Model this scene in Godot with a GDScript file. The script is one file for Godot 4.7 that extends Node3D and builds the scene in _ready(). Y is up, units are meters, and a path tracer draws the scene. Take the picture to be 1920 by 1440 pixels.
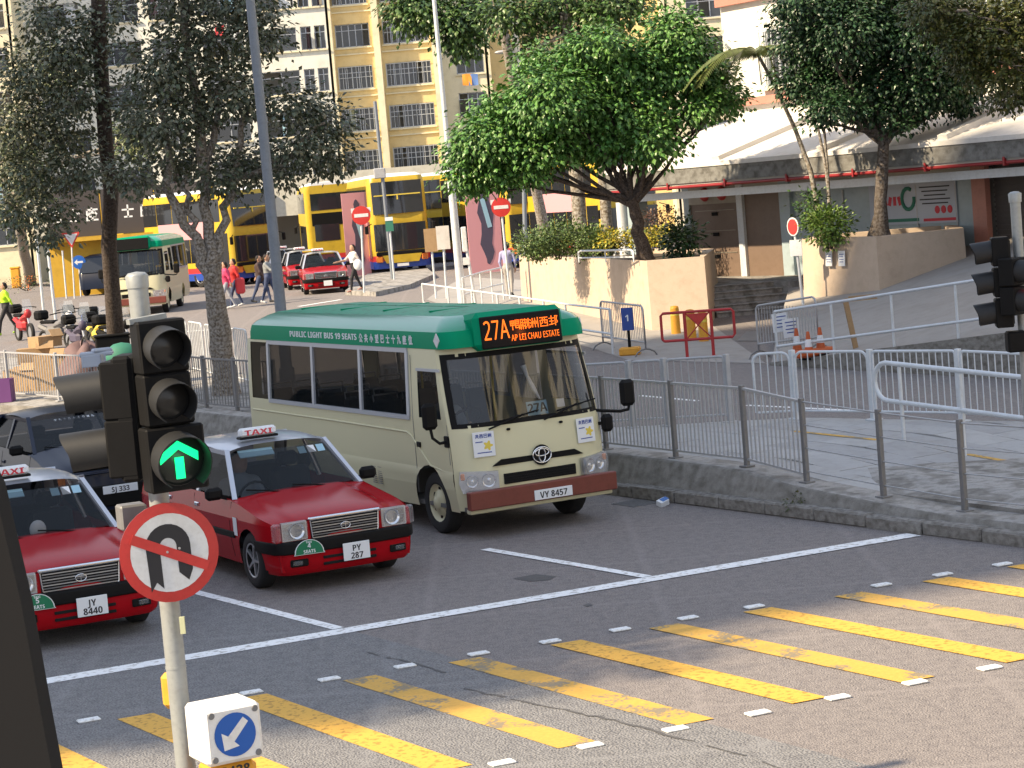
extends Node3D

# ---------- camera numbers (pixels of the 1920x1440 photograph -> directions) ----------
const F := 4200.0
const PITCH := 0.0863
const ROLL := -0.0834
const EYE := Vector3(0, 4.12, 0)
var fw := Vector3(0, -sin(PITCH), -cos(PITCH))
var up0 := Vector3(0, cos(PITCH), -sin(PITCH))
var rt := Vector3(1, 0, 0) * cos(ROLL) + up0 * sin(ROLL)
var upv := up0 * cos(ROLL) - Vector3(1, 0, 0) * sin(ROLL)
var rng := RandomNumberGenerator.new()
var taken := {}
var M := {}

func ray(u: float, v: float) -> Vector3:
	return fw + rt * ((u - 960.0) / F) - upv * ((v - 720.0) / F)
func P(u: float, v: float, d: float) -> Vector3:      # the point of that direction at world depth d
	var r := ray(u, v)
	return EYE + r * (d / -r.z)
func gh(z: float) -> float:                           # the ground rises gently towards the bus terminus
	return clampf((-36.0 - z) / 40.0, 0.0, 1.0) * 0.9
func rh(x: float, z: float) -> float:                 # the forecourt by the shops rises to the right
	return maxf(gh(z), 0.2 + 0.2244 * (x - 5.2) - 0.0284 * (z + 44.7))
func G(u: float, v: float, dy := 0.0) -> Vector3:     # where that direction meets the ground
	var r := ray(u, v)
	var h := dy
	var q := Vector3.ZERO
	for k in 12:
		q = EYE + r * ((h - EYE.y) / r.y)
		h = gh(q.z) + dy
	return q
func GR(u: float, v: float) -> Vector3:
	var r := ray(u, v)
	var h := 0.5
	var q := Vector3.ZERO
	for k in 20:
		q = EYE + r * ((h - EYE.y) / r.y)
		h = lerpf(h, rh(q.x, q.z), 0.6)
	return q

# ---------- mesh builder ----------
class MB:
	var v := PackedVector3Array()
	var n := PackedVector3Array()
	var c := PackedColorArray()
	var uv := PackedVector2Array()
	var col := Color.WHITE
	var has_uv := false
	var X := Transform3D.IDENTITY
	func t3(a: Vector3, b: Vector3, d: Vector3, na: Vector3, nb: Vector3, nd: Vector3):
		v.append(X * a); v.append(X * d); v.append(X * b)
		n.append((X.basis * na).normalized()); n.append((X.basis * nd).normalized()); n.append((X.basis * nb).normalized())
		c.append(col); c.append(col); c.append(col)
	func tri(a: Vector3, b: Vector3, d: Vector3):
		var q := (b - a).cross(d - a)
		if q.length_squared() < 1e-16: return
		q = q.normalized()
		t3(a, b, d, q, q, q)
	func quad(a: Vector3, b: Vector3, d: Vector3, e: Vector3):
		tri(a, b, d); tri(a, d, e)
	func box(ct: Vector3, sz: Vector3, bs := Basis.IDENTITY):
		var h := sz * 0.5
		var p := []
		for i in 8: p.append(ct + bs * Vector3(h.x if i & 1 else -h.x, h.y if i & 2 else -h.y, h.z if i & 4 else -h.z))
		for f in [[0, 2, 3, 1], [4, 5, 7, 6], [0, 4, 6, 2], [1, 3, 7, 5], [0, 1, 5, 4], [2, 6, 7, 3]]:
			quad(p[f[0]], p[f[1]], p[f[2]], p[f[3]])
	func bbox(ct: Vector3, sz: Vector3, b := 0.01, bs := Basis.IDENTITY):   # box with chamfered edges
		var h := sz * 0.5
		b = minf(b, minf(h.x, minf(h.y, h.z)) * 0.9)
		var q := func(i, ax):
			var s := Vector3(1 if i & 1 else -1, 1 if i & 2 else -1, 1 if i & 4 else -1)
			var e := Vector3(b, b, b); e[ax] = 0.0
			return ct + bs * (s * (h - e))
		for f in [[0, [0, 4, 6, 2]], [0, [1, 3, 7, 5]], [1, [0, 1, 5, 4]], [1, [2, 6, 7, 3]], [2, [0, 2, 3, 1]], [2, [4, 5, 7, 6]]]:
			var w: Array = f[1]
			quad(q.call(w[0], f[0]), q.call(w[1], f[0]), q.call(w[2], f[0]), q.call(w[3], f[0]))
		for e in [[0, 1, 1, 2], [2, 3, 1, 2], [4, 5, 1, 2], [6, 7, 1, 2], [0, 2, 0, 2], [1, 3, 0, 2], [4, 6, 0, 2], [5, 7, 0, 2], [0, 4, 0, 1], [1, 5, 0, 1], [2, 6, 0, 1], [3, 7, 0, 1]]:
			var a: Vector3 = q.call(e[0], e[2]); var d: Vector3 = q.call(e[1], e[2])
			var a2: Vector3 = q.call(e[0], e[3]); var d2: Vector3 = q.call(e[1], e[3])
			var nn := (d - a).cross(a2 - a)
			if nn.dot((a + d2) * 0.5 - ct) > 0: quad(a, d, d2, a2)
			else: quad(a, a2, d2, d)
		for i in 8:
			var a: Vector3 = q.call(i, 0); var d: Vector3 = q.call(i, 1); var e2: Vector3 = q.call(i, 2)
			if (d - a).cross(e2 - a).dot(a - ct) > 0: tri(a, d, e2)
			else: tri(a, e2, d)
	func bar(a: Vector3, b: Vector3, w: float, h: float, hint := Vector3.UP):   # square bar between two points
		var z := (b - a).normalized()
		if absf(z.dot(hint)) > 0.98: hint = Vector3(1, 0, 0)
		var x := hint.cross(z).normalized()
		box((a + b) * 0.5, Vector3(w, h, a.distance_to(b)), Basis(x, z.cross(x), z))
	func grid(rows: Array):
		var R := rows.size(); var C: int = rows[0].size()
		var nn := []
		for i in R:
			var l := PackedVector3Array()
			for j in C:
				var cu: bool = rows[i][0].distance_squared_to(rows[i][C - 1]) < 1e-10
				var j0 := j - 1; var j1 := j + 1
				if cu:
					if j0 < 0: j0 = C - 2
					if j1 >= C: j1 = 1
				var dv: Vector3 = rows[mini(i + 1, R - 1)][j] - rows[maxi(i - 1, 0)][j]
				var du: Vector3 = rows[i][clampi(j1, 0, C - 1)] - rows[i][clampi(j0, 0, C - 1)]
				if du.length_squared() < 1e-12: du = rows[clampi(i + (1 if i == 0 else -1), 0, R - 1)][clampi(j1, 0, C - 1)] - rows[clampi(i + (1 if i == 0 else -1), 0, R - 1)][clampi(j0, 0, C - 1)]
				l.append(du.cross(dv).normalized())
			nn.append(l)
		for i in R - 1:
			for j in C - 1:
				var a: Vector3 = rows[i][j]; var b: Vector3 = rows[i][j + 1]; var d: Vector3 = rows[i + 1][j + 1]; var e: Vector3 = rows[i + 1][j]
				if (b - a).cross(d - a).length_squared() > 1e-16: t3(a, b, d, nn[i][j], nn[i][j + 1], nn[i + 1][j + 1])
				if (d - a).cross(e - a).length_squared() > 1e-16: t3(a, d, e, nn[i][j], nn[i + 1][j + 1], nn[i + 1][j])
	func cyl(a: Vector3, b: Vector3, r0: float, r1: float, seg := 10, caps := true):
		var z := (b - a).normalized()
		var x := (Vector3.UP if absf(z.y) < 0.9 else Vector3(1, 0, 0)).cross(z).normalized()
		var y := z.cross(x)
		var ra := PackedVector3Array(); var rb := PackedVector3Array()
		for i in seg + 1:
			var t := TAU * i / seg
			var d := x * cos(t) + y * sin(t)
			if i == seg: d = x
			ra.append(a + d * r0); rb.append(b + d * r1)
		grid([ra, rb])
		if caps:
			for i in seg:
				if r0 > 1e-5: tri(a, ra[i + 1], ra[i])
				if r1 > 1e-5: tri(b, rb[i], rb[i + 1])
	func tube(pts: Array, r, seg := 8, caps := true):
		var rows := []
		var px := Vector3.ZERO
		for i in pts.size():
			var z: Vector3 = (pts[mini(i + 1, pts.size() - 1)] - pts[maxi(i - 1, 0)]).normalized()
			if px == Vector3.ZERO: px = (Vector3.UP if absf(z.y) < 0.9 else Vector3(1, 0, 0)).cross(z).normalized()
			px = (px - z * px.dot(z)).normalized()
			var y := z.cross(px)
			var l := PackedVector3Array()
			var rr: float = r[i] if r is Array else r
			for k in seg + 1:
				var t := TAU * (k % seg) / seg
				l.append(pts[i] + (px * cos(t) + y * sin(t)) * rr)
			rows.append(l)
		grid(rows)
		if caps:
			for e in [0, pts.size() - 1]:
				for k in seg:
					if e == 0: tri(pts[0], rows[0][k + 1], rows[0][k])
					else: tri(pts[e], rows[e][k], rows[e][k + 1])
	func lathe(prof: Array, seg := 16):      # profile of (radius, y) about the local y axis
		var rows := []
		for p in prof:
			var l := PackedVector3Array()
			for k in seg + 1:
				var t := TAU * (k % seg) / seg
				l.append(Vector3(cos(t) * p.x, p.y, -sin(t) * p.x))
			rows.append(l)
		grid(rows)
	func ball(ct: Vector3, r: Vector3, seg := 10, rings := 7):
		var rows := []
		for i in rings + 1:
			var ph := PI * i / rings - PI / 2
			var l := PackedVector3Array()
			for k in seg + 1:
				var t := TAU * (k % seg) / seg
				l.append(ct + Vector3(cos(t) * cos(ph) * r.x, sin(ph) * r.y, -sin(t) * cos(ph) * r.z))
			rows.append(l)
		grid(rows)
	func prism(poly: PackedVector2Array, z0: float, z1: float):
		if Geometry2D.is_polygon_clockwise(poly):
			poly = poly.duplicate(); poly.reverse()
		var ix := Geometry2D.triangulate_polygon(poly)
		for k in range(0, ix.size(), 3):
			var a := poly[ix[k]]; var b := poly[ix[k + 1]]; var d := poly[ix[k + 2]]
			if (b - a).cross(d - a) < 0:
				var t := b; b = d; d = t
			tri(Vector3(a.x, a.y, z1), Vector3(b.x, b.y, z1), Vector3(d.x, d.y, z1))
			tri(Vector3(a.x, a.y, z0), Vector3(d.x, d.y, z0), Vector3(b.x, b.y, z0))
		for i in poly.size():
			var a := poly[i]; var b := poly[(i + 1) % poly.size()]
			quad(Vector3(a.x, a.y, z0), Vector3(b.x, b.y, z0), Vector3(b.x, b.y, z1), Vector3(a.x, a.y, z1))
	func mesh() -> ArrayMesh:
		var arr := []; arr.resize(Mesh.ARRAY_MAX)
		arr[Mesh.ARRAY_VERTEX] = v; arr[Mesh.ARRAY_NORMAL] = n; arr[Mesh.ARRAY_COLOR] = c
		if has_uv: arr[Mesh.ARRAY_TEX_UV] = uv
		var m := ArrayMesh.new()
		m.add_surface_from_arrays(Mesh.PRIMITIVE_TRIANGLES, arr)
		return m

# ---------- nodes ----------
func numbered(s: String) -> String:
	if not taken.has(s):
		taken[s] = 0
		return s
	taken[s] += 1
	return "%s_%03d" % [s, taken[s]]
func tag(o: Node, label: String, category: String, group := "", kind := ""):
	if label: o.set_meta("label", label)
	if category: o.set_meta("category", category)
	if group: o.set_meta("group", group)
	if kind: o.set_meta("kind", kind)
	return o
func thing(called: String, label: String, category: String, at := Vector3.ZERO, turn := 0.0, group := "") -> Node3D:
	var o := Node3D.new()
	o.name = numbered(called); add_child(o)
	o.position = at; o.rotation.y = turn
	return tag(o, label, category, group)
func inst(mesh: Mesh, called: String, m: Material, parent: Node, xf := Transform3D.IDENTITY) -> MeshInstance3D:
	var o := MeshInstance3D.new()
	o.mesh = mesh; o.material_override = m; o.transform = xf
	o.cast_shadow = GeometryInstance3D.SHADOW_CASTING_SETTING_ON
	o.name = called if parent != self else numbered(called)
	parent.add_child(o, true)
	return o
func part(b: MB, called: String, m: Material, parent: Node, xf := Transform3D.IDENTITY) -> MeshInstance3D:
	return inst(b.mesh(), called, m, parent, xf)
func struct(b: MB, called: String, m: Material, parent: Node = self) -> MeshInstance3D:
	var o := part(b, called, m, parent)
	if parent == self: o.set_meta("kind", "structure")
	return o
func copy(o: Node3D, at: Vector3, turn: float, label := "") -> Node3D:
	var base := String(o.name)
	if base.length() > 4 and base[base.length() - 4] == "_" and base.right(3).is_valid_int(): base = base.left(-4)
	var r: Node3D = o.duplicate()
	r.name = numbered(base); add_child(r)
	r.position = at; r.rotation.y = turn
	if label: r.set_meta("label", label)
	return r
func T(p := Vector3.ZERO, ry := 0.0, rx := 0.0, rz := 0.0) -> Transform3D:
	return Transform3D(Basis.from_euler(Vector3(rx, ry, rz)), p)
func lab(s: String, h: float, m: Material, parent: Node, xf: Transform3D, called := "lettering", bold := true, depth := 0.004, width := 0.0) -> MeshInstance3D:
	var t := TextMesh.new()
	var f := SystemFont.new()
	f.font_names = PackedStringArray(["Droid Sans"])
	f.font_weight = 700 if bold else 400
	t.font = f; t.text = s; t.font_size = 64
	t.pixel_size = h / 46.0
	t.depth = depth
	t.curve_step = 2.0
	if width > 0.0:
		var w: float = t.get_aabb().size.x
		if w > 0.001: xf = xf * Transform3D(Basis.from_scale(Vector3(width / w, 1, 1)), Vector3.ZERO)
	return inst(t, called, m, parent, xf)
func glyphs(strokes_of: Array, h: float, gap: float, m: Material, parent: Node, xf: Transform3D, called := "lettering", wdt := 0.09, depth := 0.004):
	# characters drawn as strokes in a unit square: each stroke [x0, y0, x1, y1]
	var b := MB.new()
	var x := -0.5 * (strokes_of.size() * (h + gap) - gap)
	for g in strokes_of:
		for s in g:
			var a := Vector3(x + s[0] * h, (s[1] - 0.5) * h, depth * 0.5); var e := Vector3(x + s[2] * h, (s[3] - 0.5) * h, depth * 0.5)
			var d := (e - a).normalized()
			b.box((a + e) * 0.5, Vector3(a.distance_to(e) + wdt * h * 0.8, wdt * h, depth), Basis(d, Vector3(0, 0, 1).cross(d), Vector3(0, 0, 1)))
		x += h + gap
	return part(b, called, m, parent, xf)

# ---------- materials ----------
func srgb(r: float, g: float, b: float) -> Color:     # from linear real-world base colours
	return Color(r, g, b).linear_to_srgb()
func mat(key: String, c: Color, rough := 0.6, metal := 0.0, o := {}) -> StandardMaterial3D:
	if M.has(key): return M[key]
	var m := StandardMaterial3D.new()
	m.albedo_color = srgb(c.r, c.g, c.b)
	m.roughness = rough; m.metallic = metal
	if o.has("spec"): m.metallic_specular = o.spec
	if o.has("coat"):
		m.clearcoat_enabled = true; m.clearcoat = o.coat; m.clearcoat_roughness = o.get("coat_rough", 0.05)
	if o.has("alpha"):
		m.transparency = BaseMaterial3D.TRANSPARENCY_ALPHA
		m.albedo_color.a = o.alpha
	if o.has("emit"):
		m.emission_enabled = true; m.emission = srgb(c.r, c.g, c.b); m.emission_energy_multiplier = o.emit
	if o.has("vc"): m.vertex_color_use_as_albedo = true
	if o.has("back"):
		m.backlight_enabled = true; m.backlight = o.back
	if o.has("tex"):
		m.albedo_texture = o.tex
		m.uv1_triplanar = true
		m.uv1_world_triplanar = o.get("world", true)
		var s: float = 1.0 / o.get("size", 2.0)
		m.uv1_scale = Vector3(s, s, s)
	if o.has("bump"):
		m.normal_enabled = true; m.normal_texture = o.bump; m.normal_scale = o.get("bscale", 0.5)
		if not o.has("tex"):
			m.uv1_triplanar = true; m.uv1_world_triplanar = o.get("world", true)
			var s2: float = 1.0 / o.get("size", 2.0)
			m.uv1_scale = Vector3(s2, s2, s2)
	if o.has("rtex"):
		m.roughness_texture = o.rtex; m.roughness_texture_channel = BaseMaterial3D.TEXTURE_CHANNEL_GREEN
	m.cull_mode = BaseMaterial3D.CULL_DISABLED
	M[key] = m
	return m
func noise_img(size: int, freq: float, sd: int, oct := 4, type := FastNoiseLite.TYPE_SIMPLEX_SMOOTH) -> Image:
	var f := FastNoiseLite.new()
	f.seed = sd; f.noise_type = type; f.frequency = freq; f.fractal_octaves = oct
	return f.get_seamless_image(size, size)
func tint_tex(layers: Array, size := 512) -> ImageTexture:
	# layers: [image, strength, threshold, softness, colour]: starts white, each layer multiplies towards its colour
	var im := Image.create(size, size, true, Image.FORMAT_RGB8)
	var data := PackedByteArray(); data.resize(size * size * 3)
	var src := []
	for l in layers:
		var i2: Image = l[0]
		i2.convert(Image.FORMAT_L8)
		src.append(i2.get_data())
	for k in size * size:
		var r := 1.0; var g := 1.0; var b := 1.0
		for i in layers.size():
			var l: Array = layers[i]
			var t: float = clampf((src[i][k] / 255.0 - l[2]) / l[3], 0.0, 1.0) * l[1]
			r *= 1.0 + (l[4].r - 1.0) * t; g *= 1.0 + (l[4].g - 1.0) * t; b *= 1.0 + (l[4].b - 1.0) * t
		data[k * 3] = int(minf(r, 1.0) * 255.0); data[k * 3 + 1] = int(minf(g, 1.0) * 255.0); data[k * 3 + 2] = int(minf(b, 1.0) * 255.0)
	im = Image.create_from_data(size, size, false, Image.FORMAT_RGB8, data)
	im.generate_mipmaps()
	return ImageTexture.create_from_image(im)
func worn_tex(paint: Color, under: Color, sd: int) -> ImageTexture:   # paint worn through to what lies under it
	var size := 512
	var a := noise_img(size, 0.01, sd, 6); a.convert(Image.FORMAT_L8)
	var c := noise_img(size, 0.12, sd + 3, 3); c.convert(Image.FORMAT_L8)
	var da := a.get_data(); var dc := c.get_data()
	var data := PackedByteArray(); data.resize(size * size * 3)
	for k in size * size:
		var t := clampf((da[k] / 255.0 * 0.75 + dc[k] / 255.0 * 0.45 - 0.66) / 0.1, 0.0, 1.0) * 0.85
		var f := 0.9 + 0.1 * dc[k] / 255.0
		var q := paint.lerp(under, t)
		data[k * 3] = int(q.r * f * 255.0); data[k * 3 + 1] = int(q.g * f * 255.0); data[k * 3 + 2] = int(q.b * f * 255.0)
	var im := Image.create_from_data(size, size, false, Image.FORMAT_RGB8, data)
	im.generate_mipmaps()
	return ImageTexture.create_from_image(im)
func bump_tex(im: Image, k := 4.0) -> ImageTexture:
	var i2: Image = im.duplicate()
	i2.convert(Image.FORMAT_RGBA8)
	i2.bump_map_to_normal_map(k)
	i2.generate_mipmaps()
	return ImageTexture.create_from_image(i2)

func make_materials():
	var fine := noise_img(512, 0.22, 3, 2)
	var mid := noise_img(512, 0.03, 5, 4)
	var big := noise_img(512, 0.008, 7, 5)
	var streak := noise_img(512, 0.02, 11, 5)
	var bump_f := bump_tex(fine, 3.0)
	var bump_m := bump_tex(mid, 6.0)
	var tx_asphalt := tint_tex([[fine, 0.75, 0.5, 0.28, Color(0.62, 0.62, 0.62)], [noise_img(512, 0.3, 21, 1), 0.5, 0.66, 0.2, Color(0.45, 0.45, 0.45)], [mid, 0.4, 0.4, 0.4, Color(0.8, 0.8, 0.82)]])
	var tx_concrete := tint_tex([[mid, 0.6, 0.45, 0.35, Color(0.72, 0.71, 0.7)], [big, 0.7, 0.5, 0.2, Color(0.7, 0.69, 0.67)], [fine, 0.35, 0.5, 0.3, Color(0.7, 0.7, 0.7)]])
	var tx_stain := tint_tex([[streak, 0.6, 0.42, 0.35, Color(0.6, 0.58, 0.55)], [mid, 0.5, 0.5, 0.3, Color(0.72, 0.7, 0.68)], [fine, 0.4, 0.5, 0.3, Color(0.75, 0.75, 0.75)]])
	var tx_soft := tint_tex([[mid, 0.3, 0.48, 0.4, Color(0.85, 0.84, 0.83)], [big, 0.3, 0.48, 0.3, Color(0.88, 0.87, 0.85)], [fine, 0.2, 0.5, 0.3, Color(0.86, 0.86, 0.86)]])
	var tx_paint := tint_tex([[mid, 0.5, 0.6, 0.15, Color(0.6, 0.58, 0.55)], [fine, 0.3, 0.58, 0.2, Color(0.75, 0.75, 0.75)]])
	var tx_bark := tint_tex([[mid, 0.8, 0.42, 0.3, Color(0.5, 0.46, 0.42)], [fine, 0.5, 0.45, 0.3, Color(0.55, 0.52, 0.5)], [streak, 0.6, 0.5, 0.2, Color(0.7, 0.62, 0.5)]])
	var a := mat("asphalt", Color(0.255, 0.23, 0.22), 0.9, 0, {"tex": tx_asphalt, "size": 2.3, "bump": bump_f, "bscale": 0.6})
	a.detail_enabled = false
	mat("asphalt_grey", Color(0.232, 0.23, 0.232), 0.9, 0, {"tex": tx_asphalt, "size": 2.9, "bump": bump_f, "bscale": 0.8})
	mat("asphalt_dark", Color(0.16, 0.155, 0.155), 0.88, 0, {"tex": tx_asphalt, "size": 1.9, "bump": bump_f, "bscale": 0.6})
	mat("tar", Color(0.1, 0.097, 0.095), 0.7, 0, {"tex": tx_asphalt, "size": 1.1})
	mat("concrete", Color(0.34, 0.33, 0.315), 0.9, 0, {"tex": tx_concrete, "size": 3.1, "bump": bump_f, "bscale": 0.12})
	mat("concrete_stain", Color(0.27, 0.26, 0.24), 0.92, 0, {"tex": tx_stain, "size": 2.2, "bump": bump_f, "bscale": 0.3})
	mat("kerb", Color(0.26, 0.248, 0.23), 0.9, 0, {"tex": tx_stain, "size": 1.3, "bump": bump_f, "bscale": 0.3})
	for k in 3:
		mat("slab%d" % k, [Color(0.37, 0.37, 0.37), Color(0.34, 0.34, 0.342), Color(0.39, 0.39, 0.388)][k], 0.85, 0, {"tex": tx_soft, "size": 2.3 + 0.4 * k})
	mat("forecourt", Color(0.32, 0.305, 0.29), 0.88, 0, {"tex": tx_soft, "size": 5.7})
	mat("line_white", Color(0.85, 0.86, 0.86), 0.7, 0, {"tex": tx_paint, "size": 1.7})
	mat("line_yellow", Color(0.68, 0.38, 0.05), 0.7, 0, {"tex": tx_paint, "size": 1.3})
	mat("line_yellow_worn", Color(1, 1, 1), 0.75, 0, {"tex": worn_tex(srgb(0.66, 0.38, 0.065), srgb(0.2, 0.18, 0.15), 31), "size": 3.3})
	mat("stud", Color(0.8, 0.82, 0.82), 0.5, 0.0, {"tex": tx_paint, "size": 0.8})
	mat("galv", Color(0.42, 0.43, 0.45), 0.5, 0.25, {"tex": tx_soft, "size": 0.9})
	mat("galv_dark", Color(0.2, 0.2, 0.205), 0.55, 0.3, {"tex": tx_soft, "size": 0.9})
	mat("galv_pale", Color(0.62, 0.66, 0.7), 0.45, 0.15, {"tex": tx_soft, "size": 1.1})
	mat("pole", Color(0.33, 0.35, 0.35), 0.45, 0.3, {"tex": tx_soft, "size": 0.7, "world": false})
	mat("pole_dark", Color(0.2, 0.23, 0.27), 0.55, 0.2, {"tex": tx_soft, "size": 0.9})
	mat("black", Color(0.009, 0.009, 0.0095), 0.6, 0, {"tex": tx_soft, "size": 0.5, "spec": 0.25})
	mat("black_matt", Color(0.018, 0.018, 0.019), 0.9, 0, {"spec": 0.2})
	mat("visor", Color(0.02, 0.021, 0.023), 0.55, 0, {"tex": tx_soft, "size": 0.4, "spec": 0.4})
	mat("lens_off", Color(0.022, 0.021, 0.02), 0.25)
	mat("green_light", Color(0.0, 0.8, 0.25), 0.4, 0, {"emit": 0.75})
	mat("red_light", Color(0.9, 0.03, 0.02), 0.4, 0, {"emit": 1.2})
	mat("led", Color(1.0, 0.17, 0.008), 0.5, 0, {"emit": 0.62})
	mat("sign_red", Color(0.52, 0.035, 0.03), 0.4, 0, {"tex": tx_soft, "size": 0.5})
	mat("sign_white", Color(0.66, 0.68, 0.7), 0.4, 0, {"tex": tx_soft, "size": 0.6})
	mat("sign_blue", Color(0.012, 0.1, 0.42), 0.4)
	mat("white_plastic", Color(0.78, 0.77, 0.75), 0.4, 0, {"tex": tx_soft, "size": 0.9})
	mat("bollard_yellow", Color(0.72, 0.34, 0.03), 0.5, 0, {"tex": tx_soft, "size": 0.5})
	mat("red_paint", Color(0.42, 0.025, 0.03), 0.45, 0, {"tex": tx_soft, "size": 0.7})
	mat("taxi_red", Color(0.33, 0.006, 0.011), 0.16, 0.0, {"spec": 0.22})
	mat("taxi_roof", Color(0.46, 0.49, 0.55), 0.28, 0.35, {"coat": 0.6})
	mat("car_blue", Color(0.006, 0.011, 0.028), 0.35, 0.0, {"coat": 0.15, "spec": 0.3})
	mat("cream", Color(0.6, 0.575, 0.385), 0.42, 0.0, {"spec": 0.4})
	mat("bus_green", Color(0.0, 0.25, 0.125), 0.5, 0.0, {"spec": 0.2})
	mat("bus_green_waxed", Color(0.0, 0.25, 0.125), 0.3, 0.0, {"coat": 1.0, "coat_rough": 0.12})
	mat("bus_green_top", Color(0.0, 0.25, 0.125), 0.5, 0.0, {"tex": tx_paint, "size": 2.3, "world": false})
	mat("bumper_red", Color(0.17, 0.04, 0.028), 0.5, 0, {"tex": tx_soft, "size": 1.0, "world": false})
	mat("rubber", Color(0.016, 0.016, 0.017), 0.85, 0, {"tex": tx_soft, "size": 0.6, "world": false})
	mat("chrome", Color(0.75, 0.77, 0.8), 0.12, 0.95)
	mat("steel", Color(0.5, 0.51, 0.53), 0.3, 0.8)
	mat("alu_frame", Color(0.42, 0.45, 0.5), 0.4, 0.4)
	mat("glass", Color(0.015, 0.02, 0.024), 0.03, 0, {"alpha": 0.5, "spec": 0.25})
	mat("glass_side", Color(0.008, 0.01, 0.011), 0.03, 0, {"alpha": 0.72, "spec": 0.12})
	mat("glass_clear", Color(0.75, 0.8, 0.82), 0.04, 0, {"alpha": 0.25})
	mat("glass_dark", Color(0.016, 0.018, 0.022), 0.06, 0, {"spec": 0.6})
	mat("glass_house", Color(0.03, 0.036, 0.045), 0.08, 0, {"spec": 0.6})
	mat("lamp_glass", Color(0.8, 0.83, 0.86), 0.04, 0, {"alpha": 0.1})
	mat("lamp_orange", Color(0.75, 0.25, 0.05), 0.15, 0, {"alpha": 0.75})
	mat("interior", Color(0.025, 0.026, 0.028), 0.9)
	mat("seat", Color(0.02, 0.025, 0.035), 0.9)
	mat("curtain", Color(0.45, 0.47, 0.3), 0.9)
	mat("paper", Color(0.72, 0.75, 0.78), 0.7)
	mat("paper_blue", Color(0.3, 0.5, 0.62), 0.7)
	mat("ink", Color(0.015, 0.015, 0.02), 0.6)
	mat("ink_blue", Color(0.03, 0.07, 0.3), 0.6)
	mat("ink_red", Color(0.55, 0.03, 0.05), 0.6)
	mat("flower_yellow", Color(0.7, 0.55, 0.08), 0.6)
	mat("badge_green", Color(0.0, 0.16, 0.07), 0.4)
	mat("planter", Color(0.52, 0.415, 0.32), 0.85, 0, {"tex": tx_soft, "size": 3.7, "bump": bump_f, "bscale": 0.12})
	mat("soil", Color(0.09, 0.07, 0.05), 0.95, 0, {"tex": tx_concrete, "size": 1.0})
	mat("bark", Color(0.42, 0.4, 0.37), 0.95, 0, {"tex": tx_bark, "size": 1.1, "bump": bump_f, "bscale": 0.5})
	mat("bark_dark", Color(0.1, 0.08, 0.07), 0.95, 0, {"tex": tx_bark, "size": 0.9, "bump": bump_f, "bscale": 0.5})
	mat("bark_pale", Color(0.4, 0.38, 0.34), 0.95, 0, {"tex": tx_bark, "size": 1.4, "bump": bump_f, "bscale": 0.3})
	mat("leaf", Color(1, 1, 1), 0.42, 0, {"vc": true, "back": Color(0.3, 0.35, 0.12)})
	mat("vc", Color(1, 1, 1), 0.75, 0, {"vc": true})
	mat("wall_yellow", Color(0.7, 0.55, 0.28), 0.9, 0, {"tex": tx_soft, "size": 9.0})
	mat("wall_cream", Color(0.7, 0.64, 0.46), 0.9, 0, {"tex": tx_soft, "size": 9.0})
	mat("wall_white", Color(0.66, 0.66, 0.6), 0.9, 0, {"tex": tx_soft, "size": 9.0})
	mat("wall_shop", Color(0.5, 0.49, 0.42), 0.9, 0, {"tex": tx_soft, "size": 4.0})
	mat("canopy_white", Color(0.62, 0.6, 0.57), 0.85, 0, {"tex": tx_soft, "size": 4.0})
	mat("canopy_edge", Color(0.2, 0.2, 0.19), 0.9, 0, {"tex": tx_stain, "size": 3.0})
	mat("shop_blue", Color(0.33, 0.41, 0.45), 0.35, 0, {"tex": tx_soft, "size": 3.0})
	mat("shop_dark", Color(0.4, 0.39, 0.36), 0.85)
	mat("chassis", Color(0.15, 0.147, 0.14), 0.9)
	mat("pipe_red", Color(0.24, 0.014, 0.018), 0.5)
	mat("glass_front", Color(0.015, 0.02, 0.024), 0.03, 0, {"alpha": 0.45, "spec": 0.6})
	mat("tile_pink", Color(0.46, 0.2, 0.15), 0.5, 0, {"tex": tx_soft, "size": 1.0})
	mat("door_brown", Color(0.17, 0.12, 0.09), 0.5, 0, {"tex": tx_soft, "size": 2.0})
	mat("door_metal", Color(0.3, 0.27, 0.22), 0.45, 0.3, {"tex": tx_soft, "size": 2.0})
	mat("shutter", Color(0.09, 0.08, 0.075), 0.6, 0.2)
	mat("stone", Color(0.25, 0.24, 0.22), 0.95, 0, {"tex": tx_stain, "size": 1.6, "bump": bump_f, "bscale": 0.5})
	mat("dd_yellow", Color(0.52, 0.36, 0.025), 0.4, 0, { "tex": tx_soft, "size": 5.0, "world": false})
	mat("dd_red", Color(0.5, 0.03, 0.03), 0.4)
	mat("dd_blue", Color(0.02, 0.06, 0.32), 0.4)
	mat("dd_pink", Color(0.62, 0.3, 0.33), 0.4)
	mat("dd_grey", Color(0.5, 0.52, 0.55), 0.45)
	mat("dd_white", Color(0.7, 0.72, 0.74), 0.4)
	mat("card", Color(0.36, 0.24, 0.13), 0.9, 0, {"tex": tx_soft, "size": 0.8})
	mat("tarp", Color(0.17, 0.11, 0.115), 0.8, 0, {"tex": tx_soft, "size": 0.9})
	mat("purple", Color(0.14, 0.045, 0.18), 0.6)
	mat("orange", Color(0.5, 0.1, 0.025), 0.6)
	mat("pvc_green", Color(0.03, 0.17, 0.12), 0.7)
	mat("litter_blue", Color(0.06, 0.16, 0.42), 0.6)
	mat("cloth_orange", Color(0.75, 0.3, 0.04), 0.8)
	mat("cloth_blue", Color(0.12, 0.22, 0.5), 0.8)
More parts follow.
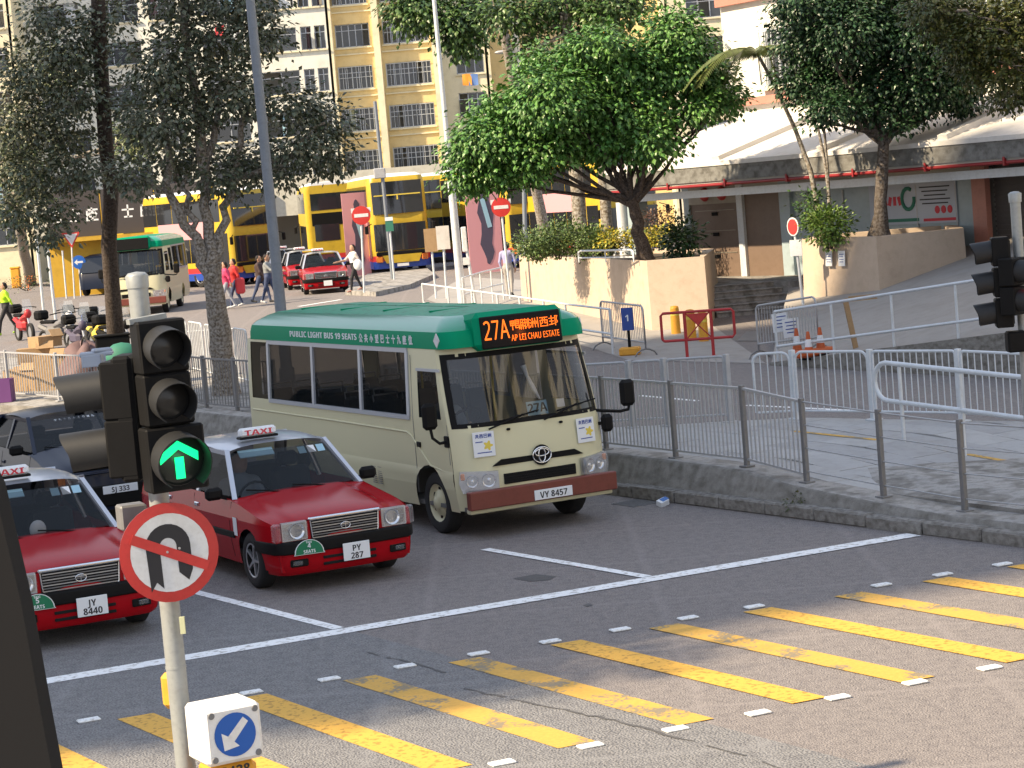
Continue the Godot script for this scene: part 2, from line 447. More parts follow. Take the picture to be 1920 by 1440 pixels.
	mat("cloth_red", Color(0.55, 0.05, 0.06), 0.8)
	mat("purple_rail", Color(0.07, 0.06, 0.1), 0.6)
	mat("poster", Color(0.42, 0.47, 0.56), 0.5)
	mat("kiosk_yellow", Color(0.52, 0.32, 0.03), 0.8, 0, {"tex": tx_soft, "size": 5.0})
	mat("kiosk_sign", Color(0.045, 0.04, 0.042), 0.6)
	mat("bark_grey", Color(0.17, 0.15, 0.135), 0.95, 0, {"tex": tx_bark, "size": 1.2, "bump": bump_f, "bscale": 0.4})

# ---------- setting helpers ----------
func sheet(poly: PackedVector2Array, dy: float, hf = null) -> MB:    # flat polygon (x, z) laid on the ground, cut where the ground bends
	var b = MB.new()
	for band in [[-36.0, 400.0], [-76.0, -36.0], [-600.0, -76.0]]:
		var rect = PackedVector2Array([Vector2(-600, band[0]), Vector2(600, band[0]), Vector2(600, band[1]), Vector2(-600, band[1])])
		for q in Geometry2D.intersect_polygons(poly, rect):
			var ix = Geometry2D.triangulate_polygon(q)
			for k in range(0, ix.size(), 3):
				var w = []
				for j in 3:
					var p: Vector2 = q[ix[k + j]]
					w.append(Vector3(p.x, (hf.call(p.x, p.y) if hf != null else gh(p.y)) + dy, p.y))
				if (w[1] - w[0]).cross(w[2] - w[0]).y < 0: b.tri(w[0], w[2], w[1])
				else: b.tri(w[0], w[1], w[2])
	return b
func v2(p: Vector3) -> Vector2: return Vector2(p.x, p.z)
func strip(a: Vector2, b: Vector2, w: float) -> PackedVector2Array:
	var d = (b - a).normalized()
	var n = Vector2(-d.y, d.x) * w * 0.5
	return PackedVector2Array([a + n, b + n, b - n, a - n])
func slab_block(q: PackedVector2Array, hf: Callable, th: float) -> MB:      # paving piece: top and sides
	var b = MB.new()
	if Geometry2D.is_polygon_clockwise(q): q.reverse()
	var ix = Geometry2D.triangulate_polygon(q)
	var top = []; var low = []
	for p in q:
		var y: float = hf.call(p.x, p.y)
		top.append(Vector3(p.x, y, p.y)); low.append(Vector3(p.x, y - th, p.y))
	for k in range(0, ix.size(), 3):
		var a: Vector3 = top[ix[k]]; var d: Vector3 = top[ix[k + 1]]; var e: Vector3 = top[ix[k + 2]]
		if (d - a).cross(e - a).y < 0: b.tri(a, e, d)
		else: b.tri(a, d, e)
	for i in q.size():
		var j = (i + 1) % q.size()
		b.quad(top[i], top[j], low[j], low[i])
	return b
func paving(poly: PackedVector2Array, o: Vector2, dir: Vector2, cell: Vector2, hf: Callable, parent: Node, called: String, mats: Array):
	var nrm = Vector2(-dir.y, dir.x)
	var lo = Vector2(1e9, 1e9); var hi = -lo
	for p in poly:
		var q = Vector2((p - o).dot(dir), (p - o).dot(nrm))
		lo = lo.min(q); hi = hi.max(q)
	var k = 0
	for i in range(int(floor(lo.x / cell.x)), int(ceil(hi.x / cell.x))):
		for j in range(int(floor(lo.y / cell.y)), int(ceil(hi.y / cell.y))):
			var g = 0.005
			var off = 0.5 * cell.x * (absi(j) % 2)
			var c = PackedVector2Array()
			for e in [[g, g], [cell.x - g, g], [cell.x - g, cell.y - g], [g, cell.y - g]]:
				c.append(o + dir * (i * cell.x + e[0] + off - cell.x * 0.5) + nrm * (j * cell.y + e[1]))
			for q in Geometry2D.intersect_polygons(poly, c):
				if q.size() < 3: continue
				var dy = rng.randf_range(-0.003, 0.003)
				part(slab_block(q, func(x, z): return hf.call(x, z) + dy, 0.05), called, mats[rng.randi() % mats.size()], parent)
				k += 1

# kerb frame: s runs along the kerb towards the camera, n away from the road
const KA := 0.5498
var KL = Vector2(sin(KA), cos(KA))
var KN = Vector2(cos(KA), -sin(KA))
var KO = Vector2(1.93, -28.12)
func K(s: float, n: float) -> Vector2: return KO + KL * s + KN * n
func K3(s: float, n: float, h: float) -> Vector3:
	var p = K(s, n)
	return Vector3(p.x, h, p.y)
func pave_h(s: float) -> float:
	var xs = [-30.0, -2.0, 0.9, 2.0, 3.4, 4.7, 40.0]; var hs = [0.5, 0.5, 0.46, 0.34, 0.26, 0.2, 0.2]
	for i in 6:
		if s < xs[i + 1]: return lerpf(hs[i], hs[i + 1], clampf((s - xs[i]) / (xs[i + 1] - xs[i]), 0, 1))
	return 0.2
func pave_xz(x: float, z: float) -> float: return pave_h((Vector2(x, z) - KO).dot(KL))

func build_light():
	var cam = Camera3D.new()
	cam.name = "camera"; add_child(cam)
	cam.transform = Transform3D(Basis(rt, upv, -fw), EYE)
	cam.fov = rad_to_deg(2.0 * atan(720.0 / F))
	cam.near = 0.05; cam.far = 900.0
	cam.current = true
	var sky = Sky.new()
	var sm = ProceduralSkyMaterial.new()
	sm.sky_top_color = Color(0.65, 0.7, 0.79); sm.sky_horizon_color = Color(0.9, 0.89, 0.88); sm.sky_curve = 0.2
	sm.ground_bottom_color = Color(0.35, 0.34, 0.32); sm.ground_horizon_color = Color(0.7, 0.72, 0.74)
	sky.sky_material = sm
	var e = Environment.new()
	e.background_mode = Environment.BG_SKY; e.sky = sky
	e.background_energy_multiplier = 0.88
	e.tonemap_mode = Environment.TONE_MAPPER_LINEAR
	e.tonemap_exposure = 2.1
	e.sdfgi_enabled = true; e.ssao_enabled = true; e.ssil_enabled = true
	var we = WorldEnvironment.new()
	we.name = "environment"; we.environment = e; add_child(we)
	var sun = DirectionalLight3D.new()
	sun.name = "sun"; add_child(sun)
	sun.look_at_from_position(Vector3.ZERO, Vector3(0.72, -0.60, -0.31))
	sun.light_energy = 1.55; sun.light_color = Color(1.0, 0.91, 0.77); sun.light_angular_distance = 1.0
	sun.shadow_enabled = true; sun.directional_shadow_max_distance = 250.0

func build_ground():
	struct(sheet(PackedVector2Array([Vector2(-300, 120), Vector2(300, 120), Vector2(300, -400), Vector2(-300, -400)]), 0.0), "ground", M.asphalt)
	# left lane was relaid in a greyer asphalt
	struct(sheet(PackedVector2Array([Vector2(-1.95, -21.75), Vector2(-9, -33), Vector2(-24, -24), Vector2(-8, 3), Vector2(10, 3), Vector2(10, -2.5)]), 0.004), "relaid_lane", M.asphalt_grey)
	# tar seam and a patched trench
	for l in [[[870, 1292], [960, 1312], [1060, 1333], [1150, 1352], [1250, 1378], [1400, 1420], [1560, 1475]], [[690, 1224], [760, 1240], [830, 1262]]]:
		var pv = v2(G(l[0][0], l[0][1]))
		for k in l.size() - 1:
			for m in 6:
				var t = (m + 1) / 6.0
				var nx = v2(G(lerpf(l[k][0], l[k + 1][0], t), lerpf(l[k][1], l[k + 1][1], t))) + Vector2(rng.randfn(), rng.randfn()) * 0.012
				if rng.randf() < 0.85: struct(sheet(strip(pv, nx, rng.randf_range(0.012, 0.04)), 0.0082), "tar_seam", M.tar)
				pv = nx
	# a manhole patch and a small dark patch
	var q = PackedVector2Array()
	for p in [[962, 1085], [1005, 1077], [1043, 1081], [1030, 1088], [995, 1091]]: q.append(v2(G(p[0], p[1])))
	struct(sheet(q, 0.004), "asphalt_patch", M.tar)
	q = PackedVector2Array()
	for p in [[1093, 1136], [1103, 1132], [1112, 1135], [1102, 1138]]: q.append(v2(G(p[0], p[1])))
	struct(sheet(q, 0.004), "asphalt_patch", M.tar)

func build_markings():
	struct(sheet(strip(Vector2(-9.2, -18.05), Vector2(4.25, -24.25), 0.26), 0.008), "stop_line", M.line_white)
	for l in [[Vector2(-3.75, -24.55), Vector2(-1.86, -21.55)], [Vector2(-6.9, -29.6), Vector2(-5.2, -26.9)], [Vector2(-0.47, -25.72), Vector2(1.26, -22.98)]]:
		struct(sheet(strip(l[0], l[1] + (l[1] - l[0]).normalized() * -0.05, 0.13), 0.0085), "lane_line", M.line_white)
	var st = Vector2(0.916, -0.388)
	for k in range(-2, 13):
		var o = Vector2(-2.60, -18.79) + st * k
		var w = st.normalized() * 0.31
		var len = Vector2(1.80, 2.98)
		if k < 0: len *= 1.0
		struct(sheet(PackedVector2Array([o, o + w, o + w + len, o + len]), 0.008), "crossing_stripe", M.line_yellow_worn if k in [1, 4, 6, 2] else M.line_yellow)
	var b = MB.new()
	b.bbox(Vector3(0, 0.008, 0), Vector3(0.19, 0.02, 0.11), 0.008)
	var sm = b.mesh()
	var da = atan2(0.388, 0.916)
	for k in range(-4, 16):
		if k == 10 or k == 1: continue
		var p = Vector2(-3.76, -18.44) + Vector2(0.652, -0.276) * k
		var o = inst(sm, "road_stud", M.stud, self, T(Vector3(p.x, 0.004, p.y), da)); o.set_meta("kind", "structure")
	for k in range(-3, 12):
		var p = Vector2(-0.30, -15.9) + Vector2(0.652, -0.284) * k
		var o = inst(sm, "road_stud", M.stud, self, T(Vector3(p.x, 0.004, p.y), da)); o.set_meta("kind", "structure")
	# second carriageway centre line, seen through the railings
	struct(sheet(strip(v2(G(1200, 742)), v2(G(1310, 752)), 0.12), 0.004), "lane_line", M.line_white)
	struct(sheet(strip(v2(G(1400, 760)), v2(G(1600, 770)), 0.12), 0.004), "lane_line", M.line_white)
	struct(sheet(strip(v2(G(560, 575)), v2(G(640, 562)), 0.2), 0.008), "lane_line", M.line_white)
	struct(sheet(strip(v2(G(345, 622)), v2(G(440, 616)), 0.2), 0.008), "lane_line", M.line_white)

func fence_panel(parent: Node, a: Vector3, b: Vector3, h: float, gap: float, m: Material, bar_r := 0.009, low := 0.1, arch := 0.0):
	# a framed panel of upright bars between two base points
	var f = MB.new()
	var u = Vector3(0, 1, 0)
	if arch > 0.0:
		var d = (b - a).normalized() * arch
		var pts = [a + u * low]
		for k in 7:
			var t = PI / 2 * k / 6
			pts.append(a + d * (1 - cos(t)) + u * (h - arch + arch * sin(t)))
		for k in 7:
			var t = PI / 2 * (1 - k / 6.0)
			pts.append(b - d * (1 - cos(t)) + u * (h - arch + arch * sin(t)))
		pts.append(b + u * low)
		f.tube(pts, 0.02, 8)
		var f3 = MB.new(); f3.tube([a + u * low, b + u * low], 0.016, 8); part(f3, "bottom_rail", m, parent)
	else:
		f.bar(a + u * h, b + u * h, 0.045, 0.03)
		var f2 = MB.new(); f2.bar(a + u * low, b + u * low, 0.035, 0.025); part(f2, "bottom_rail", m, parent)
	part(f, "top_rail", m, parent)
	var mb = MB.new()
	mb.cyl(Vector3.ZERO, Vector3(0, 1, 0), bar_r, bar_r, 6, false)
	var me = mb.mesh()
	var n = int(a.distance_to(b) / gap)
	for i in range(1, n):
		var p = a.lerp(b, float(i) / n)
		inst(me, "upright_bar", m, parent, Transform3D(Basis.from_scale(Vector3(1, h - low, 1)), p + u * low))
func post(parent: Node, a: Vector3, h: float, w: float, m: Material, called := "post", plate := true):
	var f = MB.new()
	f.bbox(a + Vector3(0, h * 0.5, 0), Vector3(w, h, w), 0.006, Basis(Vector3.UP, KA))
	if plate: f.bbox(a + Vector3(0, 0.008, 0), Vector3(w * 2.4, 0.022, w * 2.4), 0.004, Basis(Vector3.UP, KA))
	part(f, called, m, parent)

func build_right_pavement():
	# kerb stones with a gully opening
	var kerb = Node3D.new(); kerb.name = numbered("kerb"); kerb.set_meta("kind", "structure"); add_child(kerb)
	var s = -16.0
	while s < 14.0:
		var l = 0.92
		if s > -0.95 and s < -0.05:
			s = -0.05; continue
		if s < -0.95 and s + l > -0.95: l = -0.95 - s
		var b = MB.new()
		var dip = rng.randf_range(-0.008, 0.008)
		b.bbox(Vector3(0, 0.075 + dip, 0), Vector3(0.17, 0.16, l - 0.018), 0.02)
		part(b, "kerb_stone", M.kerb, kerb, T(K3(s + l * 0.5, 0.085 + rng.randf_range(-0.008, 0.008), -0.005), KA))
		s += l
	var g = MB.new()
	g.X = T(K3(-0.5, 0.16, 0), KA)
	g.box(Vector3(0.05, 0.06, 0), Vector3(0.02, 0.13, 0.9))
	g.box(Vector3(-0.07, 0.14, 0), Vector3(0.2, 0.03, 0.9))
	part(g, "gully_opening", M.kerb, kerb)
	g = MB.new()
	for k in 9: g.box(Vector3((k - 4) * 0.045, 0.006, 0), Vector3(0.018, 0.012, 0.5))
	g.box(Vector3(0, 0.004, 0), Vector3(0.42, 0.006, 0.52))
	part(g, "gully_grate", M.galv_dark, kerb, T(K3(-0.5, -0.25, 0), KA))
	# battered concrete wall rising behind the kerb, then its coping
	var wall = MB.new(); var cope = MB.new()
	var rows = []; var rows2 = []
	for i in 61:
		var ss = -16.0 + i * 0.5
		var h = pave_h(ss)
		var k = clampf((h - 0.17) / 0.3, 0.05, 1.0)
		rows.append(PackedVector3Array([K3(ss, 0.15, 0.1), K3(ss, 0.19, 0.135), K3(ss, 0.2 + 0.1 * k, h - 0.03 * k), K3(ss, 0.23 + 0.11 * k, h)]))
		rows2.append(PackedVector3Array([K3(ss, 0.23 + 0.11 * k, h), K3(ss, 0.72, h + 0.004), K3(ss, 0.72, h - 0.1)]))
	wall.grid(rows); cope.grid(rows2)
	struct(wall, "retaining_wall", M.concrete_stain)
	struct(cope, "wall_coping", M.concrete)
	# paved footway between the two carriageways
	var poly = PackedVector2Array([K(-14, 0.7), K(12, 0.7), K(12, 11), Vector2(9.6, -28.0), Vector2(6.36, -30.25), Vector2(4.1, -32.2), Vector2(1.5, -32.95), K(-14, 1.9)])
	var pv = Node3D.new(); pv.name = numbered("footway"); pv.set_meta("kind", "structure"); add_child(pv)
	part(slab_block(poly, func(x, z): return pave_xz(x, z) - 0.03, 0.6), "bed", M.concrete, pv)
	paving(Geometry2D.offset_polygon(poly, -0.005)[0], KO, KL, Vector2(0.9, 0.6), pave_xz, pv, "paving_slab", [M.slab0, M.slab1, M.slab2, M.slab0])
	# worn yellow strip on the footway
	var q = [G(1490, 834, 0.3), G(1640, 852, 0.27), G(1800, 868, 0.22), G(1935, 884, 0.2)]
	for i in 3:
		var st = strip(v2(q[i]), v2(q[i + 1]), 0.1)
		struct(sheet(st, 0.005, pave_xz), "edge_line", M.line_yellow_worn)
	# near railing
	var rail = thing("pedestrian_railing", "dull grey kerbside railing with upright bars then bare wires, on battered concrete wall", "railing")
	var ps = [-8.3, -6.8, -5.3, -3.75, -2.2, -0.6, 0.9, 2.05, 3.42, 4.75, 6.1, 7.5]
	for i in ps.size():
		post(rail, K3(ps[i], 0.5, pave_h(ps[i])), 1.02, 0.06, M.galv_dark)
		if i == ps.size() - 1: break
		var a = K3(ps[i], 0.5, pave_h(ps[i])); var b = K3(ps[i + 1], 0.5, pave_h(ps[i + 1]))
		var d = (b - a).normalized() * 0.035
		if ps[i] < 2.0: fence_panel(rail, a + d, b - d, 0.98, 0.08, M.galv, 0.0125)
		else:
			for y in [0.98, 0.7, 0.42, 0.14]:
				var w = MB.new()
				w.cyl(a + d + Vector3(0, y, 0), b - d + Vector3(0, y, 0), 0.011 if y > 0.9 else 0.008, 0.011 if y > 0.9 else 0.008, 6)
				part(w, "wire", M.galv, rail)
	# far fence of the footway
	var f2 = thing("pedestrian_fence", "pale grey fence of thin upright bars along the far edge of the footway", "railing")
	var fp = []
	for u in [1080, 1180, 1248, 1368, 1412, 1492, 1643, 1806, 1960]:
		var t = (u - 1150.0) / 750.0
		var a = Vector3(1.5, 0, -32.75).lerp(Vector3(4.1, 0, -32.05), clampf((u - 1150.0) / 350.0, -1, 1)) if u < 1500 else Vector3(4.1, 0, -32.05).lerp(Vector3(6.36, 0, -30.1), (u - 1500.0) / 350.0)
		a.y = pave_xz(a.x, a.z)
		fp.append(a)
	for i in fp.size():
		if i == 4: continue
		post(f2, fp[i], 1.0, 0.075, M.galv_pale if i > 4 else M.galv, "post")
	for i in fp.size() - 1:
		if i == 3: continue
		var d: Vector3 = (fp[i + 1] - fp[i]).normalized() * 0.045
		fence_panel(f2, fp[i] + d, fp[i + 1] - d, 0.97, 0.1, M.galv_pale if i > 3 else M.galv, 0.009, 0.12, 0.12 if i in [4, 5] else 0.05)
	# white hoop rail
	var hr = thing("hoop_rail", "white painted tube handrail with a rounded end standing on the footway", "handrail")
	var A = P(1640, 737, 29.4); var B = P(1985, 760, 26.3)
	A.y = 0.0; B.y = 0.0
	var ha = pave_xz(A.x, A.z)
	var dir = (B - A).normalized()
	var pts = []
	pts.append(A + dir * 4.2 + Vector3(0, ha + 1.0 - 0.15, 0))
	pts.append(A + dir * 0.27 + Vector3(0, ha + 1.0, 0))
	for k in 9:
		var t = PI / 2 + PI * k / 8
		pts.append(A + dir * (0.27 + 0.25 * cos(t)) + Vector3(0, ha + 0.75 + 0.25 * sin(t), 0))
	pts.append(A + dir * 4.2 + Vector3(0, ha + 0.5 - 0.15, 0))
	var hb = MB.new(); hb.tube(pts, 0.032, 12)
	part(hb, "hoop", M.galv_pale, hr)
	for l in [0.55, 1.75, 2.95, 4.15]:
		var c: Vector3 = A + dir * l
		var y = pave_xz(c.x, c.z)
		var pb = MB.new(); pb.cyl(Vector3(c.x, y - 0.02, c.z), Vector3(c.x, ha + 0.97 - 0.15 * l / 4.2, c.z), 0.026, 0.026, 10)
		part(pb, "post", M.galv_pale, hr)
	# crumpled packet and scraps by the gully
	var lit = MB.new()
	lit.box(Vector3(0, 0.05, 0), Vector3(0.13, 0.07, 0.1), Basis.from_euler(Vector3(0.3, 0.4, 0.25)))
	var lp = part(lit, "litter", M.paper, self, T(K3(0.05, -0.22, 0.0), 0.3))
	tag(lp, "crumpled white and blue packet lying in the gutter by the drain", "litter")
	lit = MB.new(); lit.box(Vector3(0.02, 0.085, 0.0), Vector3(0.1, 0.02, 0.07), Basis.from_euler(Vector3(0.3, 0.4, 0.25)))
	part(lit, "print", M.litter_blue, lp)
	# tuft growing in the wall joint
	var tuft = MB.new()
	leaves(tuft, [[Vector3.ZERO, Vector3(0.2, 0.04, 0.06), 6]], 30, 0.04, [Color(0.05, 0.06, 0.02), Color(0.09, 0.09, 0.03)], 0.4)
	tag(part(tuft, "weeds", M.leaf, self, T(K3(2.25, 0.2, 0.17), KA)), "low weeds growing in the joint above the kerb", "weeds", "", "stuff")

# ---------- foliage ----------
func leaves(b: MB, blobs: Array, per: int, size: float, cols: Array, droop := 0.5, clump := 0.0):
	# blobs: [centre, radii, number of clumps]; clumps sit mostly near the surface, leaves spread round each clump
	for bl in blobs:
		for k in bl[2]:
			var d = Vector3(rng.randfn(), rng.randfn(), rng.randfn()).normalized()
			var rr = pow(rng.randf(), 0.42)
			var c: Vector3 = bl[0] + d * rr * bl[1]
			var cs: float = clump if clump > 0 else size * 2.6
			var base: Color = cols[rng.randi() % cols.size()]
			for j in per:
				var o = Vector3(rng.randfn(), rng.randfn() * 0.7, rng.randfn()) * cs * 0.55
				var p = c + o
				var ax = (d + o.normalized() * 0.9 + Vector3(0, -droop, 0) + Vector3(rng.randfn(), rng.randfn(), rng.randfn()) * 0.45).normalized()
				var side = ax.cross(Vector3(rng.randfn() * 0.4, 1, rng.randfn() * 0.4)).normalized()
				var nn = side.cross(ax).normalized()
				var l = size * rng.randf_range(0.65, 1.25)
				var w = l * 0.36
				var f = rng.randf_range(0.75, 1.25)
				b.col = Color(base.r * f * rng.randf_range(0.85, 1.15), base.g * f, base.b * f * rng.randf_range(0.85, 1.1))
				var tip = p + ax * l - nn * l * 0.2
				var m1 = p + ax * l * 0.42 + side * w - nn * l * 0.04
				var m2 = p + ax * l * 0.42 - side * w - nn * l * 0.04
				var mm = p + ax * l * 0.45 + nn * l * 0.06
				b.tri(p, m1, mm); b.tri(m1, tip, mm); b.tri(p, mm, m2); b.tri(mm, tip, m2)
	b.col = Color.WHITE
func limb(b: MB, a: Vector3, e: Vector3, r0: float, r1: float, wob := 0.1, seg := 9, n := 6):
	var pts = []; var rs = []
	for i in n + 1:
		var t = float(i) / n
		var p = a.lerp(e, t)
		if i > 0 and i < n: p += Vector3(rng.randfn(), rng.randfn() * 0.4, rng.randfn()) * wob
		pts.append(p); rs.append(lerpf(r0, r1, t) * rng.randf_range(0.93, 1.07))
	b.tube(pts, rs, seg)
	return pts
func tree(called: String, label: String, base: Vector3, fork: Vector3, r: float, blobs: Array, per: int, size: float, cols: Array, bark: Material, droop := 0.5, flare := 1.35, limbs := true, clump := 0.0, group := "") -> Node3D:
	var t = thing(called, label, "tree", base, 0.0, group)
	var f = fork - base
	var b = MB.new()
	var pts = []; var rs = []
	for i in 9:
		var k = i / 8.0
		var p = f * k + Vector3(rng.randfn() * 0.13 * r, 0, rng.randfn() * 0.13 * r) * (1.0 if i > 0 else 0.0)
		if i == 0: p.y = -0.15
		pts.append(p); rs.append(r * lerpf(1.0, 0.72, k) * (flare if i == 0 else (1.0 + (flare - 1.0) * 0.35 if i == 1 else 1.0)) * rng.randf_range(0.95, 1.05))
	b.tube(pts, rs, 12)
	part(b, "trunk", bark, t)
	var lb = MB.new()
	var cb = MB.new()
	var loc = []
	for bl in blobs:
		var c: Vector3 = bl[0] - base
		loc.append([c, bl[1], bl[2]])
		if limbs:
			var lp = limb(lb, f * rng.randf_range(0.86, 0.98), c, r * (0.34 if called != "paperbark_tree" else 0.16), r * 0.08, bl[1].length() * 0.08)
			for q in 3:
				var d = Vector3(rng.randfn(), rng.randfn() * 0.6, rng.randfn()).normalized()
				limb(lb, lp[3 + q], c + d * bl[1] * 0.75, r * 0.2, r * 0.05, 0.1, 6, 4)
	if limbs: part(lb, "limbs", bark, t)
	leaves(cb, loc, per, size, cols, droop, clump)
	var cr = part(cb, "crown", M.leaf, t)
	cr.set_meta("kind", "stuff")
	return t

# ---------- vehicles: local +z is forward, +x is the vehicle's left ----------
func with_cuts(lo: float, hi: float, step: float, extra: Array) -> Array:
	var a = []
	var n = int(ceil((hi - lo) / step))
	for i in n + 1: a.append(lerpf(lo, hi, float(i) / n))
	for e in extra:
		if e > lo + 1e-4 and e < hi - 1e-4: a.append(e)
	a.sort()
	var r = [a[0]]
	for e in a:
		if e - r[-1] > 1e-4: r.append(e)
	return r
func skin(b: MB, u0: float, u1: float, w0: float, w1: float, step: float, holes: Array, f):
	# curved sheet f(u, w) with rectangular openings [u0, u1, w0, w1]
	var eu = []; var ew = []
	for h in holes:
		eu.append(h[0]); eu.append(h[1]); ew.append(h[2]); ew.append(h[3])
	var us = with_cuts(u0, u1, step, eu); var ws = with_cuts(w0, w1, step, ew)
	var e = 0.002
	for i in us.size() - 1:
		for j in ws.size() - 1:
			var cu: float = (us[i] + us[i + 1]) * 0.5; var cw: float = (ws[j] + ws[j + 1]) * 0.5
			var skip = false
			for h in holes:
				if cu > h[0] and cu < h[1] and cw > h[2] and cw < h[3]: skip = true
			if skip: continue
			var p = []; var n = []
			for q in [[us[i], ws[j]], [us[i + 1], ws[j]], [us[i + 1], ws[j + 1]], [us[i], ws[j + 1]]]:
				p.append(f.call(q[0], q[1]))
				n.append((f.call(q[0] + e, q[1]) - f.call(q[0] - e, q[1])).cross(f.call(q[0], q[1] + e) - f.call(q[0], q[1] - e)).normalized())
			b.t3(p[0], p[1], p[2], n[0], n[1], n[2]); b.t3(p[0], p[2], p[3], n[0], n[2], n[3])
func poly_skin(b: MB, poly: PackedVector2Array, zc: Array, yc: Array, xf, side: float):
	# side panel given as an outline in (z, y); x comes from xf(y, z)
	var e = 0.003
	for i in zc.size() - 1:
		for j in yc.size() - 1:
			var cell = PackedVector2Array([Vector2(zc[i], yc[j]), Vector2(zc[i + 1], yc[j]), Vector2(zc[i + 1], yc[j + 1]), Vector2(zc[i], yc[j + 1])])
			for q in Geometry2D.intersect_polygons(poly, cell):
				var ix = Geometry2D.triangulate_polygon(q)
				for k in range(0, ix.size(), 3):
					var p = []; var n = []
					for m in 3:
						var a: Vector2 = q[ix[k + m]]
						var yy = clampf(a.y, yc[j] + 0.004, yc[j + 1] - 0.004)
						var dxy: float = (xf.call(yy + e, a.x) - xf.call(yy - e, a.x)) / (2 * e)
						var dxz: float = (xf.call(yy, a.x + e) - xf.call(yy, a.x - e)) / (2 * e)
						p.append(Vector3(side * xf.call(a.y, a.x), a.y, a.x))
						n.append(Vector3(side, -dxy, -dxz).normalized())
					if (p[1] - p[0]).cross(p[2] - p[0]).dot(n[0]) < 0: b.t3(p[0], p[2], p[1], n[0], n[2], n[1])
					else: b.t3(p[0], p[1], p[2], n[0], n[1], n[2])
func arc(cz: float, cy: float, r: float, y0: float) -> Array:   # wheel arch points from front to back
	var a0 = asin(clampf((y0 - cy) / r, -1, 1))
	var out = []
	for k in 13:
		var t = lerpf(a0, PI - a0, k / 12.0)
		out.append(Vector2(cz + cos(t) * r, cy + sin(t) * r))
	return out
func wheel(parent: Node, at: Vector3, r: float, w: float, rim: float, side: float, style: String):
	var g = Node3D.new(); g.name = "wheel"; parent.add_child(g, true)
	g.transform = Transform3D(Basis(Vector3(0, 0, 1), PI / 2 * -side), at)   # lathe axis (local y) points outwards
	var b = MB.new()
	b.lathe([Vector2(rim, -w * 0.5), Vector2(r - 0.03, -w * 0.5), Vector2(r, -w * 0.36), Vector2(r, w * 0.36), Vector2(r - 0.03, w * 0.5), Vector2(rim + 0.02, w * 0.5), Vector2(rim, w * 0.44), Vector2(rim - 0.01, -w * 0.4)], 28)
	part(b, "tyre", M.rubber, g)
	b = MB.new()
	if style == "bus":
		b.lathe([Vector2(rim, w * 0.46), Vector2(rim - 0.02, w * 0.3), Vector2(rim * 0.72, w * 0.22), Vector2(rim * 0.62, w * 0.36), Vector2(rim * 0.35, w * 0.42), Vector2(rim * 0.33, w * 0.56), Vector2(0, w * 0.6)], 24)
		part(b, "rim", M.cream, g)
		for k in 6:
			var a = TAU * k / 6
			var hb = MB.new(); hb.cyl(Vector3(cos(a) * rim * 0.76, w * 0.2, sin(a) * rim * 0.76), Vector3(cos(a) * rim * 0.76, w * 0.27, sin(a) * rim * 0.76), 0.03, 0.03, 10)
			part(hb, "rim_hole", M.black_matt, g)
	else:
		b.lathe([Vector2(rim, w * 0.47), Vector2(rim - 0.018, w * 0.45), Vector2(rim - 0.02, w * 0.1), Vector2(0, w * 0.06)], 24)
		part(b, "rim_well", M.black, g)
		var s = MB.new()
		s.cyl(Vector3(0, w * 0.05, 0), Vector3(0, w * 0.42, 0), 0.045, 0.04, 12)
		for k in 5:
			var a = TAU * k / 5 + 0.3
			var d = Vector3(cos(a), 0, sin(a))
			s.bar(d * 0.03 + Vector3(0, w * 0.34, 0), d * (rim - 0.01) + Vector3(0, w * 0.4, 0), 0.03, 0.03, Vector3(0, 1, 0))
		var q = MB.new()
		q.lathe([Vector2(rim + 0.004, w * 0.48), Vector2(rim - 0.014, w * 0.49), Vector2(rim - 0.016, w * 0.44)], 24)
		part(s, "spokes", M.steel, g); part(q, "rim_lip", M.steel, g)
func plate(parent: Node, xf: Transform3D, w: float, h: float, lines: Array, th := 0.0):
	var b = MB.new(); b.bbox(Vector3.ZERO, Vector3(w, h, 0.012), 0.003)
	var p = part(b, "number_plate", M.paper, parent, xf)
	for i in lines.size():
		var lh: float = (h * 0.62 if lines.size() == 1 else h * 0.34)
		var y = -h * 0.04 if lines.size() == 1 else h * (0.17 - 0.43 * i)
		lab(lines[i], lh, M.ink, p, T(Vector3(0, y, 0.007)), "lettering", true, 0.002)
